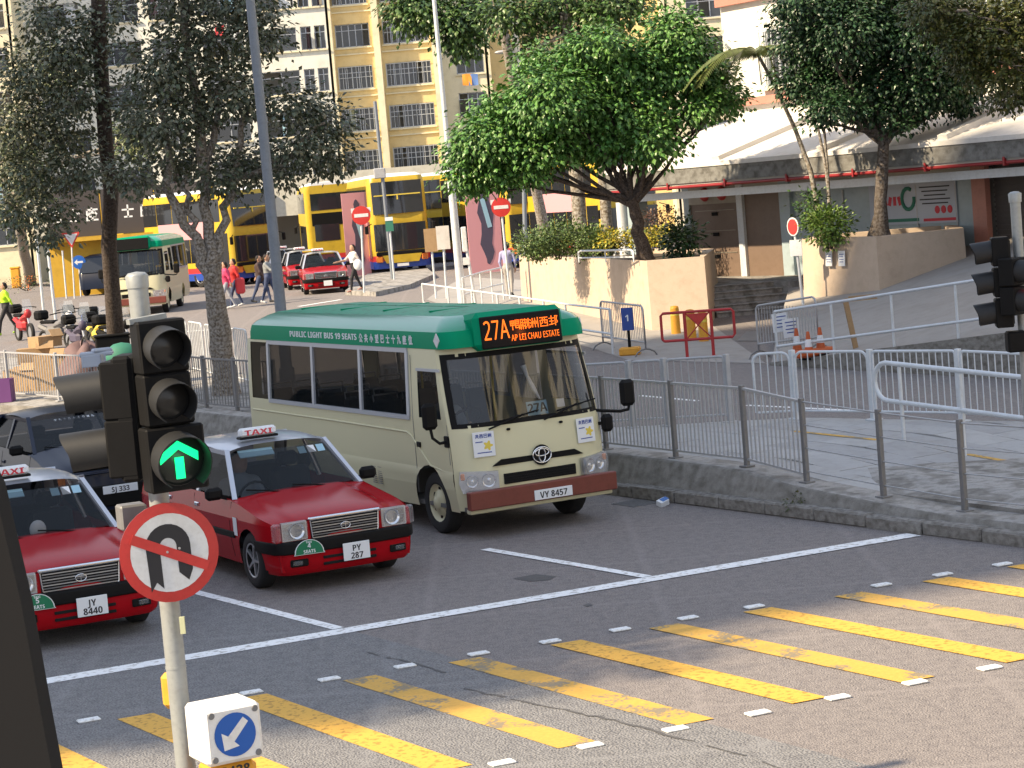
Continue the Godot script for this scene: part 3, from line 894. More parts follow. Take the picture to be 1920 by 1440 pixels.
func driver(x: float, y: float, z: float, car: Node3D, label: String):
	var bn = []
	var sk = Color(0.35, 0.22, 0.15); var sh = Color(0.16, 0.2, 0.26); var hr = Color(0.01, 0.01, 0.01)
	bn.append([Vector3(0, 0.02, 0), Vector3(0, 0.38, -0.06), 0.15, 0.17, sh])
	bn.append([Vector3(-0.17, 0.42, -0.06), Vector3(0.17, 0.42, -0.06), 0.075, 0.075, sh])
	bn.append([Vector3(0, 0.45, -0.05), Vector3(0, 0.55, -0.03), 0.06, 0.055, sk])
	bn.append([Vector3(0, 0.62, 0.0), Vector3(0, 0.69, -0.01), 0.088, 0.095, sk])
	bn.append([Vector3(0, 0.7, -0.03), Vector3(0, 0.64, -0.06), 0.098, 0.08, hr])
	bn.append([Vector3(0, 0.64, 0.085), Vector3(0, 0.625, 0.1), 0.016, 0.02, sk])
	for s in [-1, 1]:
		bn.append([Vector3(s * 0.2, 0.4, -0.05), Vector3(s * 0.25, 0.16, 0.1), 0.062, 0.05, sh])
		bn.append([Vector3(s * 0.25, 0.16, 0.1), Vector3(s * 0.15, 0.24, 0.36), 0.048, 0.036, sk])
		bn.append([Vector3(s * 0.15, 0.24, 0.36), Vector3(s * 0.13, 0.28, 0.42), 0.04, 0.035, sk])
		bn.append([Vector3(s * 0.1, 0.02, 0.02), Vector3(s * 0.13, 0.06, 0.42), 0.1, 0.08, Color(0.03, 0.03, 0.05)])
		bn.append([Vector3(s * 0.13, 0.06, 0.42), Vector3(s * 0.13, -0.3, 0.5), 0.075, 0.05, Color(0.03, 0.03, 0.05)])
	var m = MeshInstance3D.new()
	m.mesh = blob_mesh(bn, 0.022); m.material_override = M.vc
	m.name = numbered("person"); add_child(m)
	m.transform = car.transform * T(Vector3(x, y, z))
	tag(m, label, "person")

func sedan(t: Node3D, S: Dictionary):
	var body: Material = S.body; var roofm: Material = S.roof
	var zf: float = S.zf; var zr: float = S.zr; var wb: float = S.wb; var W: float = S.w
	var hood: Vector2 = S.hood; var cowl: Vector2 = S.cowl; var wt: Vector2 = S.wtop; var rt2: Vector2 = S.rtop; var rb: Vector2 = S.rbase; var deck: Vector2 = S.deck
	var rr: float = S.get("round", 0.1)
	var xf = func(y, z):
		var x: float = W
		if y < 0.5: x = W - (0.5 - y) * 0.14
		elif y > 0.74: x = W - (y - 0.74) * 0.22
		else: x = W + 0.004
		if z > 0.15: x -= rr * pow((z - 0.15) / (zf - 0.15), 2.2)
		if z < zr + 0.7: x -= rr * 0.8 * pow((zr + 0.7 - z) / 0.7, 2.2)
		return x
	var low: float = S.get("low", 0.24)
	var pl = PackedVector2Array([Vector2(zf, low), Vector2(zf, hood.y - 0.05), Vector2(hood.x, hood.y - 0.012)])
	for k in range(1, 6): pl.append(Vector2(lerpf(hood.x, cowl.x, k / 5.0), lerpf(hood.y - 0.012, cowl.y - 0.005, k / 5.0)))
	pl.append_array([Vector2(rb.x, rb.y - 0.015), Vector2(deck.x, deck.y - 0.015), Vector2(zr, deck.y - 0.12), Vector2(zr, low + 0.05)])
	for p in [[-wb, S.ar], [0.0, S.ar]]:
		var ar = arc(p[0], S.wr, p[1], low)
		ar.reverse()
		for q in ar: pl.append(q)
	var b = MB.new()
	for s in [-1.0, 1.0]: poly_skin(b, pl, with_cuts(zr, zf, 0.45, [zf - 0.08, zf - 0.2, zf - 0.35, 0.15, zr + 0.1, zr + 0.3]), [low, 0.5, 0.74, 1.1], xf, s)
	# nose, tail, bonnet and boot lid
	var edge = func(z): return xf.call(minf(0.9, lerpf(hood.y, cowl.y, clampf((hood.x - z) / (hood.x - cowl.x), 0, 1))) - 0.01, z)
	var fz = func(x, y): return zf - 0.085 * pow(x / W, 2.0) + (0.0 if y < 0.5 else -(y - 0.5) * S.get("rake", 0.12))
	var xn: float = xf.call(0.6, zf)
	var nose = func(u, y): return Vector3(xf.call(y, zf) * u, y, zf + 0.03 - 0.03 * u * u + (0.0 if y < 0.5 else -(y - 0.5) * S.get("rake", 0.1)))
	skin(b, -1, 1, low, hood.y - 0.02, 0.12, [], nose)
	var tail = func(u, y): return Vector3(-xf.call(y, zr) * u, y, zr - 0.04 + 0.04 * u * u)
	skin(b, -1, 1, low, deck.y - 0.05, 0.2, [], tail)
	var ho = func(u, tt):
		var z = lerpf(hood.x + 0.02, cowl.x, tt)
		var y = lerpf(hood.y, cowl.y, tt) - 0.012
		var cr: float = S.get("crown", 0.035)
		var x: float = edge.call(z) * u
		var ridge = 0.014 * (1.0 - smoothstep(0.62, 0.74, absf(u)))
		return Vector3(x, y + cr * (1 - u * u) + ridge - 0.035 * pow(1 - tt, 8.0), z)
	skin(b, -1, 1, 0, 1, 0.1, [], ho)
	var dk = func(u, tt):
		var z = lerpf(rb.x, deck.x, tt)
		return Vector3(xf.call(0.88, z) * u * 0.985, lerpf(rb.y, deck.y, tt) - 0.015 + 0.025 * (1 - u * u), z)
	skin(b, -1, 1, 0, 1, 0.25, [], dk)
	b.quad(Vector3(-edge.call(hood.x), hood.y - 0.02, hood.x + 0.02), Vector3(edge.call(hood.x), hood.y - 0.02, hood.x + 0.02), Vector3(xn, hood.y - 0.04, zf), Vector3(-xn, hood.y - 0.04, zf))
	part(b, "body", body, t)
	# underside and wheel wells
	var un = MB.new()
	un.box(Vector3(0, low + 0.03, (zf + zr) * 0.5), Vector3(1.1, 0.05, zf - zr - 0.1))
	for z in [0.0, -wb]: un.box(Vector3(0, 0.5, z), Vector3(W * 2 - 0.25, 0.4, 0.06)) 
	part(un, "underbody", M.chassis, t)
	# greenhouse
	var x0: float = S.x0; var x1: float = S.x1
	var gl = MB.new()
	var A0 = Vector3(x0, cowl.y, cowl.x); var A1 = Vector3(x1, wt.y, wt.x); var C1 = Vector3(x1 - 0.01, rt2.y, rt2.x); var C0 = Vector3(x0 - 0.02, rb.y, rb.x)
	var mir = func(p): return Vector3(-p.x, p.y, p.z)
	var ws = func(u, tt):
		var e: Vector3 = A0.lerp(A1, tt)
		return Vector3(e.x * u * 0.985, e.y, e.z + 0.10 * (1 - u * u) * (1.0 - 0.4 * tt))
	skin(gl, -1, 1, 0.03, 0.97, 0.14, [], ws)
	part(gl, "windscreen", M.glass, t)
	gl = MB.new()
	var rw = func(u, tt):
		var e: Vector3 = C0.lerp(C1, tt)
		return Vector3(e.x * u * 0.97, e.y, e.z - 0.06 * (1 - u * u))
	skin(gl, -1, 1, 0.03, 0.97, 0.3, [], rw)
	part(gl, "rear_window", M.glass_side, t)
	var bz = lerpf(cowl.x, rb.x, 0.5)
	for s in [-1.0, 1.0]:
		for k in 2:
			var z0 = cowl.x - 0.12 if k == 0 else bz - 0.04
			var z1 = bz + 0.04 if k == 0 else rb.x + 0.1
			var t0 = wt.x - 0.02 if k == 0 else bz - 0.04
			var t1 = bz + 0.04 if k == 0 else rt2.x + 0.06
			gl = MB.new()
			gl.quad(Vector3(s * (x0 + 0.018), cowl.y + 0.005, z0), Vector3(s * (x0 + 0.018), cowl.y + 0.005, z1), Vector3(s * (x1 + 0.012), wt.y - 0.02, t1), Vector3(s * (x1 + 0.012), wt.y - 0.02, t0))
			part(gl, "side_window", M.glass_side, t)
	var pb = MB.new()
	for s in [-1.0, 1.0]:
		var f = Vector3(s, 1, 1)
		pb.bar(A0 * f + Vector3(s * 0.02, -0.03, 0.02), A1 * f + Vector3(s * 0.01, 0.015, -0.01), 0.055, 0.06)
		pb.bar(C0 * f + Vector3(s * 0.02, -0.03, -0.03), C1 * f + Vector3(s * 0.01, 0.01, 0), 0.15, 0.05)
		pb.bar(Vector3(s * (x0 + 0.02), cowl.y - 0.02, bz), Vector3(s * (x1 + 0.015), wt.y, bz), 0.07, 0.03)
		pb.bar(A1 * f + Vector3(s * 0.01, 0, 0), C1 * f + Vector3(s * 0.01, 0, 0), 0.06, 0.05)
	part(pb, "pillars", roofm, t)
	var rf = MB.new()
	var ro = func(u, tt):
		var z = lerpf(wt.x + 0.02, rt2.x - 0.02, tt)
		var pk = sin(PI * clampf(tt * 0.9 + 0.05, 0, 1))
		return Vector3(u * (x1 + 0.035), lerpf(wt.y, rt2.y, tt) + 0.012 + (S.peak - wt.y) * pk * 0.75 + 0.045 * (1 - pow(absf(u), 3.0)) - 0.02 * pow(absf(u), 8.0), z)
	skin(rf, -1, 1, 0, 1, 0.12, [], ro)
	part(rf, "roof", roofm, t)
	# cabin
	var ib = MB.new()
	ib.box(Vector3(0, 0.4, (cowl.x + rb.x) * 0.5), Vector3(1.4, 0.04, cowl.x - rb.x))
	ib.box(Vector3(0, cowl.y - 0.12, cowl.x - 0.13), Vector3(1.35, 0.16, 0.34))
	ib.box(Vector3(0, 0.85, rb.x + 0.02), Vector3(1.3, 0.22, 0.1))
	part(ib, "dashboard", M.interior, t)
	for q in [[-0.36, cowl.x - 0.85], [0.36, cowl.x - 0.85], [0.0, cowl.x - 1.75]]:
		var sb = MB.new()
		var sw = 0.5 if q[0] != 0.0 else 1.2
		sb.bbox(Vector3(q[0], 0.52, q[1]), Vector3(sw, 0.16, 0.5), 0.05)
		sb.bbox(Vector3(q[0], 0.8, q[1] - 0.25), Vector3(sw, 0.58, 0.13), 0.05, Basis(Vector3(1, 0, 0), -0.2))
		if sw < 1: sb.bbox(Vector3(q[0], 1.18, q[1] - 0.33), Vector3(0.26, 0.17, 0.1), 0.04)
		part(sb, "seat", M.seat, t)
	var stw = MB.new()
	var rp = []
	for k in 17: rp.append(Vector3(-0.36 + 0.18 * cos(TAU * k / 16), 0.88 + 0.17 * sin(TAU * k / 16), cowl.x - 0.45 + 0.06 * sin(TAU * k / 16)))
	stw.tube(rp, 0.015, 6, false)
	part(stw, "steering_wheel", M.black, t)
	for z in [0.0, -wb]:
		for s in [-1.0, 1.0]: wheel(t, Vector3(s * (W - 0.115), S.wr, z), S.wr, 0.19, S.wr * 0.62, s, "car")
	# wipers, mirrors, handles, seams
	for k in 2:
		var wbm = MB.new()
		var bx = -0.05 - 0.5 * k if S.has("taxi") else 0.1 - 0.6 * k
		var q0: Vector3 = ws.call(0.55 - 0.75 * k, 0.0) + Vector3(0, -0.005, 0.02)
		var q1: Vector3 = ws.call(-0.1 - 0.75 * k, 0.13) + Vector3(0, 0.012, 0.02)
		wbm.tube([q0, q0.lerp(q1, 0.5) + Vector3(0, 0.01, 0.01), q1], 0.009, 5)
		part(wbm, "wiper", M.black, t)
	for s in [-1.0, 1.0]:
		var mr = MB.new()
		mr.bbox(Vector3(s * (W + 0.1), cowl.y + 0.06, cowl.x - 0.16), Vector3(0.2, 0.14, 0.1), 0.035)
		mr.bar(Vector3(s * (W - 0.1), cowl.y - 0.02, cowl.x - 0.16), Vector3(s * (W + 0.04), cowl.y + 0.03, cowl.x - 0.16), 0.05, 0.05)
		part(mr, "mirror", S.get("mirror", M.black), t)
		for k in 2:
			var hz = bz + 0.12 if k == 0 else rb.x + 0.35
			var hd = MB.new()
			hd.bbox(Vector3(s * (xf.call(0.8, hz) + 0.004), 0.8, hz), Vector3(0.03, 0.05, 0.13), 0.01)
			part(hd, "door_handle", M.chrome if S.has("taxi") else body, t)
		var sm = MB.new()
		for z in [cowl.x + 0.02, bz, rb.x + 0.25]:
			var yy = cowl.y - 0.03
			for k in 3:
				var ya = lerpf(0.3, yy, k / 3.0); var yb = lerpf(0.3, yy, (k + 1) / 3.0)
				sm.bar(Vector3(s * (xf.call(ya, z) + 0.001), ya, z), Vector3(s * (xf.call(yb, z) + 0.001), yb, z), 0.004, 0.007, Vector3(0, 0, 1))
		part(sm, "door_seam", M.black_matt, t)
	# lamps
	for s in [-1.0, 1.0]:
		var lo = Node3D.new(); lo.name = "headlight"; t.add_child(lo, true)
		lo.position = Vector3(s * (S.lampx), S.lampy, zf + 0.06 - 0.025 - (S.lampy - 0.5) * S.get("rake", 0.1))
		var lw: float = S.lampw; var lh: float = S.lamph
		var h1 = MB.new(); h1.box(Vector3(0, 0, -0.03), Vector3(lw, lh, 0.05))
		part(h1, "reflector", M.steel, lo)
		var h3 = MB.new()
		h3.X = Transform3D(Basis(Vector3(1, 0, 0), PI / 2), Vector3(-s * lw * 0.08, 0, 0.0))
		h3.lathe([Vector2(lh * 0.44, 0.018), Vector2(lh * 0.36, -0.004), Vector2(lh * 0.12, -0.018), Vector2(0, -0.012)], 18)
		part(h3, "bowl", M.chrome, lo)
		var h2 = MB.new(); h2.bbox(Vector3(0, 0, 0.012), Vector3(lw, lh, 0.034), 0.012)
		part(h2, "lens", M.lamp_glass, lo)
		var ix = MB.new(); ix.bbox(Vector3(s * (lw * 0.5 + 0.055), 0, -0.03), Vector3(0.1, lh, 0.07), 0.02, Basis(Vector3.UP, s * 0.5))
		part(ix, "indicator", M.lamp_glass if S.has("taxi") else M.lamp_orange, lo)

func taxi(label: String, at: Vector3, turn: float, lines: Array, group := "", badge := "4", detail := true) -> Node3D:
	var t = thing("taxi", label, "taxi", at, turn, group)
	var S = {"body": M.taxi_red, "roof": M.taxi_roof, "zf": 0.72, "zr": -3.84, "wb": 2.785, "w": 0.845, "hood": Vector2(0.64, 0.775), "cowl": Vector2(-0.56, 0.945), "wtop": Vector2(-1.12, 1.4),
		"rtop": Vector2(-2.45, 1.42), "rbase": Vector2(-2.98, 0.97), "deck": Vector2(-3.76, 0.93), "x0": 0.745, "x1": 0.585, "peak": 1.46, "ar": 0.355, "wr": 0.31, "taxi": true, "round": 0.06,
		"lampx": 0.585, "lampy": 0.675, "lampw": 0.29, "lamph": 0.2, "rake": 0.06, "low": 0.24}
	sedan(t, S)
	# grille with chrome surround and slats, emblem
	var g = Node3D.new(); g.name = "grille"; t.add_child(g)
	g.position = Vector3(0, 0.665, 0.745)
	var b = MB.new(); b.box(Vector3(0, 0, -0.012), Vector3(0.8, 0.22, 0.02))
	part(b, "backing", M.black_matt, g)
	b = MB.new(); b.bbox(Vector3(0, 0.118, 0.008), Vector3(0.84, 0.035, 0.05), 0.012); part(b, "chrome_top", M.chrome, g)
	b = MB.new(); b.tube([Vector3(-0.4, 0.11, 0.008), Vector3(-0.385, -0.09, 0.008), Vector3(-0.36, -0.112, 0.008), Vector3(0.36, -0.112, 0.008), Vector3(0.385, -0.09, 0.008), Vector3(0.4, 0.11, 0.008)], 0.009, 6)
	part(b, "chrome_edge", M.chrome, g)
	b = MB.new(); b.bar(Vector3(-0.38, 0, 0.004), Vector3(0.38, 0, 0.004), 0.012, 0.01)
	var sm = b.mesh()
	for k in 7: inst(sm, "slat", M.steel if k % 2 == 0 else M.galv_dark, g, T(Vector3(0, -0.09 + k * 0.028, 0)))
	var ep = []
	for k in 17: ep.append(Vector3(0.055 * cos(TAU * k / 16), 0.0 + 0.036 * sin(TAU * k / 16), 0.022))
	b = MB.new(); b.tube(ep, 0.006, 6, false); b.bar(Vector3(-0.045, 0.012, 0.02), Vector3(0.045, 0.012, 0.02), 0.008, 0.008); b.bar(Vector3(0, 0.03, 0.02), Vector3(0, -0.03, 0.02), 0.01, 0.008)
	part(b, "emblem", M.chrome, g)
	# bumper
	b = MB.new()
	var pts = [Vector3(-0.845, 0.5, 0.2), Vector3(-0.84, 0.5, 0.45), Vector3(-0.815, 0.5, 0.68), Vector3(-0.72, 0.5, 0.79), Vector3(-0.4, 0.5, 0.825), Vector3(0, 0.5, 0.835), Vector3(0.4, 0.5, 0.825), Vector3(0.72, 0.5, 0.79), Vector3(0.815, 0.5, 0.68), Vector3(0.84, 0.5, 0.45), Vector3(0.845, 0.5, 0.2)]
	var rows = []
	for p in pts:
		var dn: Vector3 = Vector3(p.x * 0.4, 0, maxf(p.z - 0.2, 0.05)).normalized()
		rows.append(PackedVector3Array([p - dn * 0.06 + Vector3(0, 0.07, 0), p + Vector3(0, 0.065, 0), p + dn * 0.012 + Vector3(0, 0.05, 0), p + dn * 0.012 + Vector3(0, -0.05, 0), p + Vector3(0, -0.065, 0), p - dn * 0.06 + Vector3(0, -0.07, 0)]))
	b.grid(rows); part(b, "bumper", M.black, t)
	b = MB.new(); rows = []
	for p in pts.slice(1, 10):
		var q: Vector3 = p * Vector3(0.975, 1, 0.985)
		rows.append(PackedVector3Array([Vector3(q.x, 0.44, q.z), Vector3(q.x, 0.34, q.z), Vector3(q.x * 0.985, 0.25, q.z - 0.015), Vector3(q.x * 0.96, 0.2, q.z - 0.06)]))
	b.grid(rows); part(b, "valance", M.taxi_red, t)
	b = MB.new()
	b.bbox(Vector3(0.0, 0.36, 0.815), Vector3(0.62, 0.03, 0.03), 0.005); b.bbox(Vector3(0.0, 0.29, 0.812), Vector3(0.62, 0.03, 0.03), 0.005)
	part(b, "lower_grille", M.black_matt, t)
	for s in [-1.0, 1.0]:
		b = MB.new(); b.bbox(Vector3(s * 0.58, 0.335, 0.795), Vector3(0.2, 0.08, 0.03), 0.01, Basis(Vector3.UP, s * 0.12)); part(b, "fog_recess", M.black, t)
		b = MB.new(); b.bbox(Vector3(s * 0.6, 0.335, 0.808), Vector3(0.11, 0.05, 0.02), 0.01, Basis(Vector3.UP, s * 0.12)); part(b, "fog_lamp", M.lamp_glass, t)
		b = MB.new(); b.bbox(Vector3(s * 0.855, 0.56, -1.35), Vector3(0.02, 0.07, 1.9), 0.006); part(b, "side_moulding", M.black, t)
		b = MB.new(); b.bbox(Vector3(s * 0.45, 0.8, -3.87), Vector3(0.6, 0.15, 0.03), 0.01); part(b, "tail_lamp", M.sign_red, t)
	plate(t, T(Vector3(0.06, 0.385, 0.868)), 0.31, 0.19, lines)
	# green half-round licence plate
	if detail:
		var hp = PackedVector2Array()
		for k in 13: hp.append(Vector2(0.165 * cos(PI * k / 12), 0.15 * sin(PI * k / 12)))
		hp.append(Vector2(-0.175, -0.01)); hp.append(Vector2(0.175, -0.01))
		var wb2 = MB.new(); wb2.X = T(Vector3(-0.47, 0.43, 0.83), -0.1); wb2.prism(hp, 0.0, 0.008)
		part(wb2, "licence_rim", M.paper, t)
		var hp2 = PackedVector2Array()
		for p in hp: hp2.append(p * 0.93 + Vector2(0, 0.005))
		var gb = MB.new(); gb.X = T(Vector3(-0.47, 0.43, 0.83), -0.1); gb.prism(hp2, 0.008, 0.012)
		var lp = part(gb, "licence_badge", M.badge_green, t)
		lab(badge, 0.05, M.paper, lp, T(Vector3(-0.47, 0.43, 0.83), -0.1) * T(Vector3(0, 0.085, 0.013)), "lettering", true, 0.002)
		lab("TAXI", 0.022, M.paper, lp, T(Vector3(-0.47, 0.43, 0.83), -0.1) * T(Vector3(0, 0.122, 0.013)), "lettering", true, 0.002)
		lab("SEATS", 0.035, M.paper, lp, T(Vector3(-0.47, 0.43, 0.83), -0.1) * T(Vector3(0, 0.022, 0.013)), "lettering", true, 0.002)
		# papers behind the windscreen and the yellow-green door notice
		for k in 3:
			var pb2 = MB.new(); pb2.box(Vector3(0.27 + k * 0.115, 1.335, -1.005 + 0.0 * k), Vector3(0.09, 0.11, 0.003), Basis(Vector3(1, 0, 0), -0.86))
			part(pb2, "permit", M.paper_blue if k != 1 else M.paper, t)
		var sb = MB.new(); sb.box(Vector3(-0.25, 1.36, -1.12), Vector3(0.42, 0.12, 0.01), Basis(Vector3(1, 0, 0), -0.9)); part(sb, "sun_visor", M.paper_blue, t)
		var nb = MB.new(); nb.box(Vector3(-0.856, 0.66, -0.36), Vector3(0.004, 0.2, 0.11)); part(nb, "door_notice", M.paper, t)
	# roof sign
	var rs = Node3D.new(); rs.name = "roof_sign"; t.add_child(rs)
	rs.position = Vector3(-0.14, 1.535, -1.32)
	b = MB.new()
	b.X = T(Vector3(0, 0, 0), 0.0)
	b.bbox(Vector3(0, 0.05, 0), Vector3(0.45, 0.1, 0.11), 0.025); part(b, "sign_box", M.paper, rs)
	b = MB.new(); b.bbox(Vector3(0, -0.012, 0), Vector3(0.47, 0.028, 0.14), 0.008); part(b, "sign_base", M.black, rs)
	lab("TAXI", 0.062, M.ink_red, rs, T(Vector3(0, 0.045, 0.0555)), "lettering", true, 0.002, 0.34)
	return t

func build_traffic():
	var t1 = taxi("red taxi with a grey roof and plate PY 287 standing beside the green-topped minibus", Vector3(-2.271, 0, -24.737), 0.47, ["PY", "287"], "", "4")
	driver(-0.36, 0.58, -1.4, t1, "taxi driver in a grey shirt at the wheel of the PY 287 taxi")
	var t2 = taxi("red taxi with a grey roof and plate JY 8440 behind the no-U-turn sign", Vector3(-4.74, 0, -22.62), 0.45, ["JY", "8440"], "", "5")
	driver(-0.36, 0.58, -1.4, t2, "taxi driver in a grey shirt at the wheel of the JY 8440 taxi")
	var cb = MB.new(); cb.ball(Vector3(-0.02, 1.0, -0.72), Vector3(0.09, 0.1, 0.06)); part(cb, "dashboard_ornament", M.paper, t2)
	# dark blue saloon behind
	var c = thing("saloon_car", "dark blue saloon car with plate SJ 333 queueing behind a taxi", "car", Vector3(-5.95, 0, -31.5), 0.5)
	var S = {"body": M.car_blue, "roof": M.car_blue, "zf": 0.88, "zr": -3.75, "wb": 2.75, "w": 0.88, "hood": Vector2(0.62, 0.76), "cowl": Vector2(-0.35, 0.98), "wtop": Vector2(-1.1, 1.4),
		"rtop": Vector2(-2.3, 1.4), "rbase": Vector2(-3.05, 1.03), "deck": Vector2(-3.65, 1.0), "x0": 0.75, "x1": 0.58, "peak": 1.47, "ar": 0.37, "wr": 0.32, "round": 0.2, "crown": 0.07,
		"lampx": 0.6, "lampy": 0.66, "lampw": 0.26, "lamph": 0.14, "rake": 0.3, "low": 0.2}
	sedan(c, S)
	var b = MB.new(); b.bbox(Vector3(0, 0.4, 0.915), Vector3(1.2, 0.3, 0.05), 0.02); part(b, "grille", M.black, c)
	plate(c, T(Vector3(0, 0.48, 0.945)), 0.5, 0.11, ["SJ 333"])
	glyphs([CJK.shi, CJK.jiu, CJK.shi2, CJK.ba, CJK.xiao, CJK.shi, CJK.gong, CJK.cun, CJK.jiu], 0.04, 0.03, M.paper, c, Transform3D(Basis(Vector3(1, 0, 0), -0.95), Vector3(0.05, 1.36, -0.975)), "windscreen_lettering", 0.14, 0.002)

const CJK := {
	"gong": [[0.4, 0.95, 0.05, 0.5], [0.6, 0.95, 0.95, 0.5], [0.5, 0.5, 0.15, 0.05], [0.15, 0.05, 0.85, 0.1], [0.65, 0.3, 0.85, 0.0]],
	"gong2": [[0.1, 0.75, 0.9, 0.75], [0.05, 0.4, 0.95, 0.4], [0.35, 0.95, 0.35, 0.4], [0.65, 0.95, 0.65, 0.4], [0.35, 0.25, 0.1, 0.0], [0.65, 0.25, 0.9, 0.0]],
	"xiao": [[0.5, 1.0, 0.5, 0.05], [0.5, 0.05, 0.38, 0.12], [0.25, 0.65, 0.08, 0.3], [0.75, 0.65, 0.92, 0.3]],
	"xing": [[0.1, 0.9, 0.6, 0.9], [0.05, 0.65, 0.65, 0.65], [0.25, 0.9, 0.2, 0.45], [0.45, 0.9, 0.45, 0.45], [0.75, 0.9, 0.75, 0.55], [0.92, 1.0, 0.92, 0.45], [0.2, 0.28, 0.8, 0.28], [0.5, 0.42, 0.5, 0.02], [0.05, 0.02, 0.95, 0.02]],
	"ba": [[0.1, 0.95, 0.85, 0.95], [0.85, 0.95, 0.85, 0.5], [0.1, 0.5, 0.85, 0.5], [0.48, 0.95, 0.48, 0.5], [0.1, 0.95, 0.1, 0.1], [0.1, 0.05, 0.9, 0.05], [0.9, 0.05, 0.95, 0.25]],
	"shi": [[0.05, 0.65, 0.95, 0.65], [0.5, 1.0, 0.5, 0.05], [0.2, 0.05, 0.8, 0.05]],
	"shi2": [[0.05, 0.6, 0.95, 0.6], [0.5, 1.0, 0.5, 0.0]],
	"jiu": [[0.1, 0.7, 0.7, 0.7], [0.4, 1.0, 0.35, 0.5], [0.35, 0.5, 0.1, 0.0], [0.7, 0.7, 0.68, 0.1], [0.68, 0.05, 0.95, 0.05], [0.95, 0.05, 0.95, 0.25]],
	"zuo": [[0.5, 1.0, 0.5, 0.9], [0.1, 0.88, 0.95, 0.88], [0.1, 0.88, 0.05, 0.0], [0.35, 0.75, 0.22, 0.45], [0.35, 0.7, 0.45, 0.5], [0.72, 0.75, 0.6, 0.45], [0.72, 0.7, 0.88, 0.5], [0.53, 0.78, 0.53, 0.02], [0.3, 0.3, 0.8, 0.3], [0.2, 0.02, 0.95, 0.02]],
	"wei": [[0.3, 1.0, 0.05, 0.55], [0.18, 0.75, 0.18, 0.0], [0.65, 1.0, 0.65, 0.85], [0.38, 0.8, 0.95, 0.8], [0.52, 0.65, 0.58, 0.2], [0.85, 0.7, 0.72, 0.1], [0.35, 0.05, 1.0, 0.05]],
	"ya": [[0.0, 0.9, 0.4, 0.9], [0.0, 0.9, 0.0, 0.45], [0.4, 0.9, 0.4, 0.45], [0.0, 0.45, 0.4, 0.45], [0.0, 0.68, 0.4, 0.68], [0.2, 0.9, 0.2, 0.0], [0.55, 0.95, 0.55, 0.3], [0.55, 0.95, 0.95, 0.95], [0.95, 0.95, 0.95, 0.6], [0.55, 0.77, 0.95, 0.77], [0.55, 0.6, 0.95, 0.6], [0.55, 0.42, 1.0, 0.42], [1.0, 0.42, 0.97, 0.05], [0.55, 0.2, 0.9, 0.2]],
	"lei": [[0.05, 0.95, 0.05, 0.0], [0.05, 0.95, 0.3, 0.95], [0.3, 0.95, 0.3, 0.0], [0.05, 0.65, 0.3, 0.65], [0.05, 0.38, 0.3, 0.38], [0.42, 0.9, 0.72, 0.9], [0.57, 0.98, 0.57, 0.0], [0.42, 0.6, 0.72, 0.6], [0.42, 0.3, 0.72, 0.15], [0.82, 0.9, 0.82, 0.25], [0.97, 1.0, 0.97, 0.0]],
	"zhou": [[0.02, 0.85, 0.12, 0.75], [0.0, 0.55, 0.1, 0.45], [0.02, 0.05, 0.15, 0.3], [0.32, 0.95, 0.28, 0.05], [0.6, 0.95, 0.6, 0.05], [0.92, 1.0, 0.92, 0.0], [0.2, 0.6, 0.24, 0.4], [0.44, 0.65, 0.48, 0.4], [0.74, 0.65, 0.78, 0.4]],
	"xi": [[0.05, 0.92, 0.95, 0.92], [0.1, 0.65, 0.1, 0.03], [0.1, 0.65, 0.9, 0.65], [0.9, 0.65, 0.9, 0.03], [0.1, 0.05, 0.9, 0.05], [0.38, 0.92, 0.36, 0.4], [0.36, 0.4, 0.2, 0.28], [0.62, 0.92, 0.62, 0.35], [0.62, 0.35, 0.8, 0.35]],
	"cun": [[0.0, 0.75, 0.6, 0.75], [0.3, 1.0, 0.3, 0.1], [0.05, 0.45, 0.55, 0.45], [0.0, 0.1, 0.6, 0.18], [0.72, 0.98, 0.72, 0.0], [0.72, 0.95, 0.97, 0.95], [0.97, 0.95, 0.85, 0.6], [0.85, 0.6, 0.97, 0.35], [0.97, 0.35, 0.85, 0.25]]}

func rrect(hw: float, zr: float, zf: float, rc: float, y: float, bow := 0.0) -> PackedVector3Array:
	var l = PackedVector3Array()
	for c in [[1, 1], [-1, 1], [-1, -1], [1, -1]]:
		for k in 7:
			var a = PI / 2 * k / 6
			var base = [0.0, PI / 2, PI, PI * 1.5][[[1, 1], [-1, 1], [-1, -1], [1, -1]].find(c)]
			var x: float = c[0] * (hw - rc) + cos(a + base) * rc
			var z: float = (zf - rc if c[1] > 0 else zr + rc) + sin(a + base) * rc
			if c[1] > 0: z += bow * (1 - pow(x / hw, 2))
			l.append(Vector3(x, y, z))
	l.append(l[0])
	return l

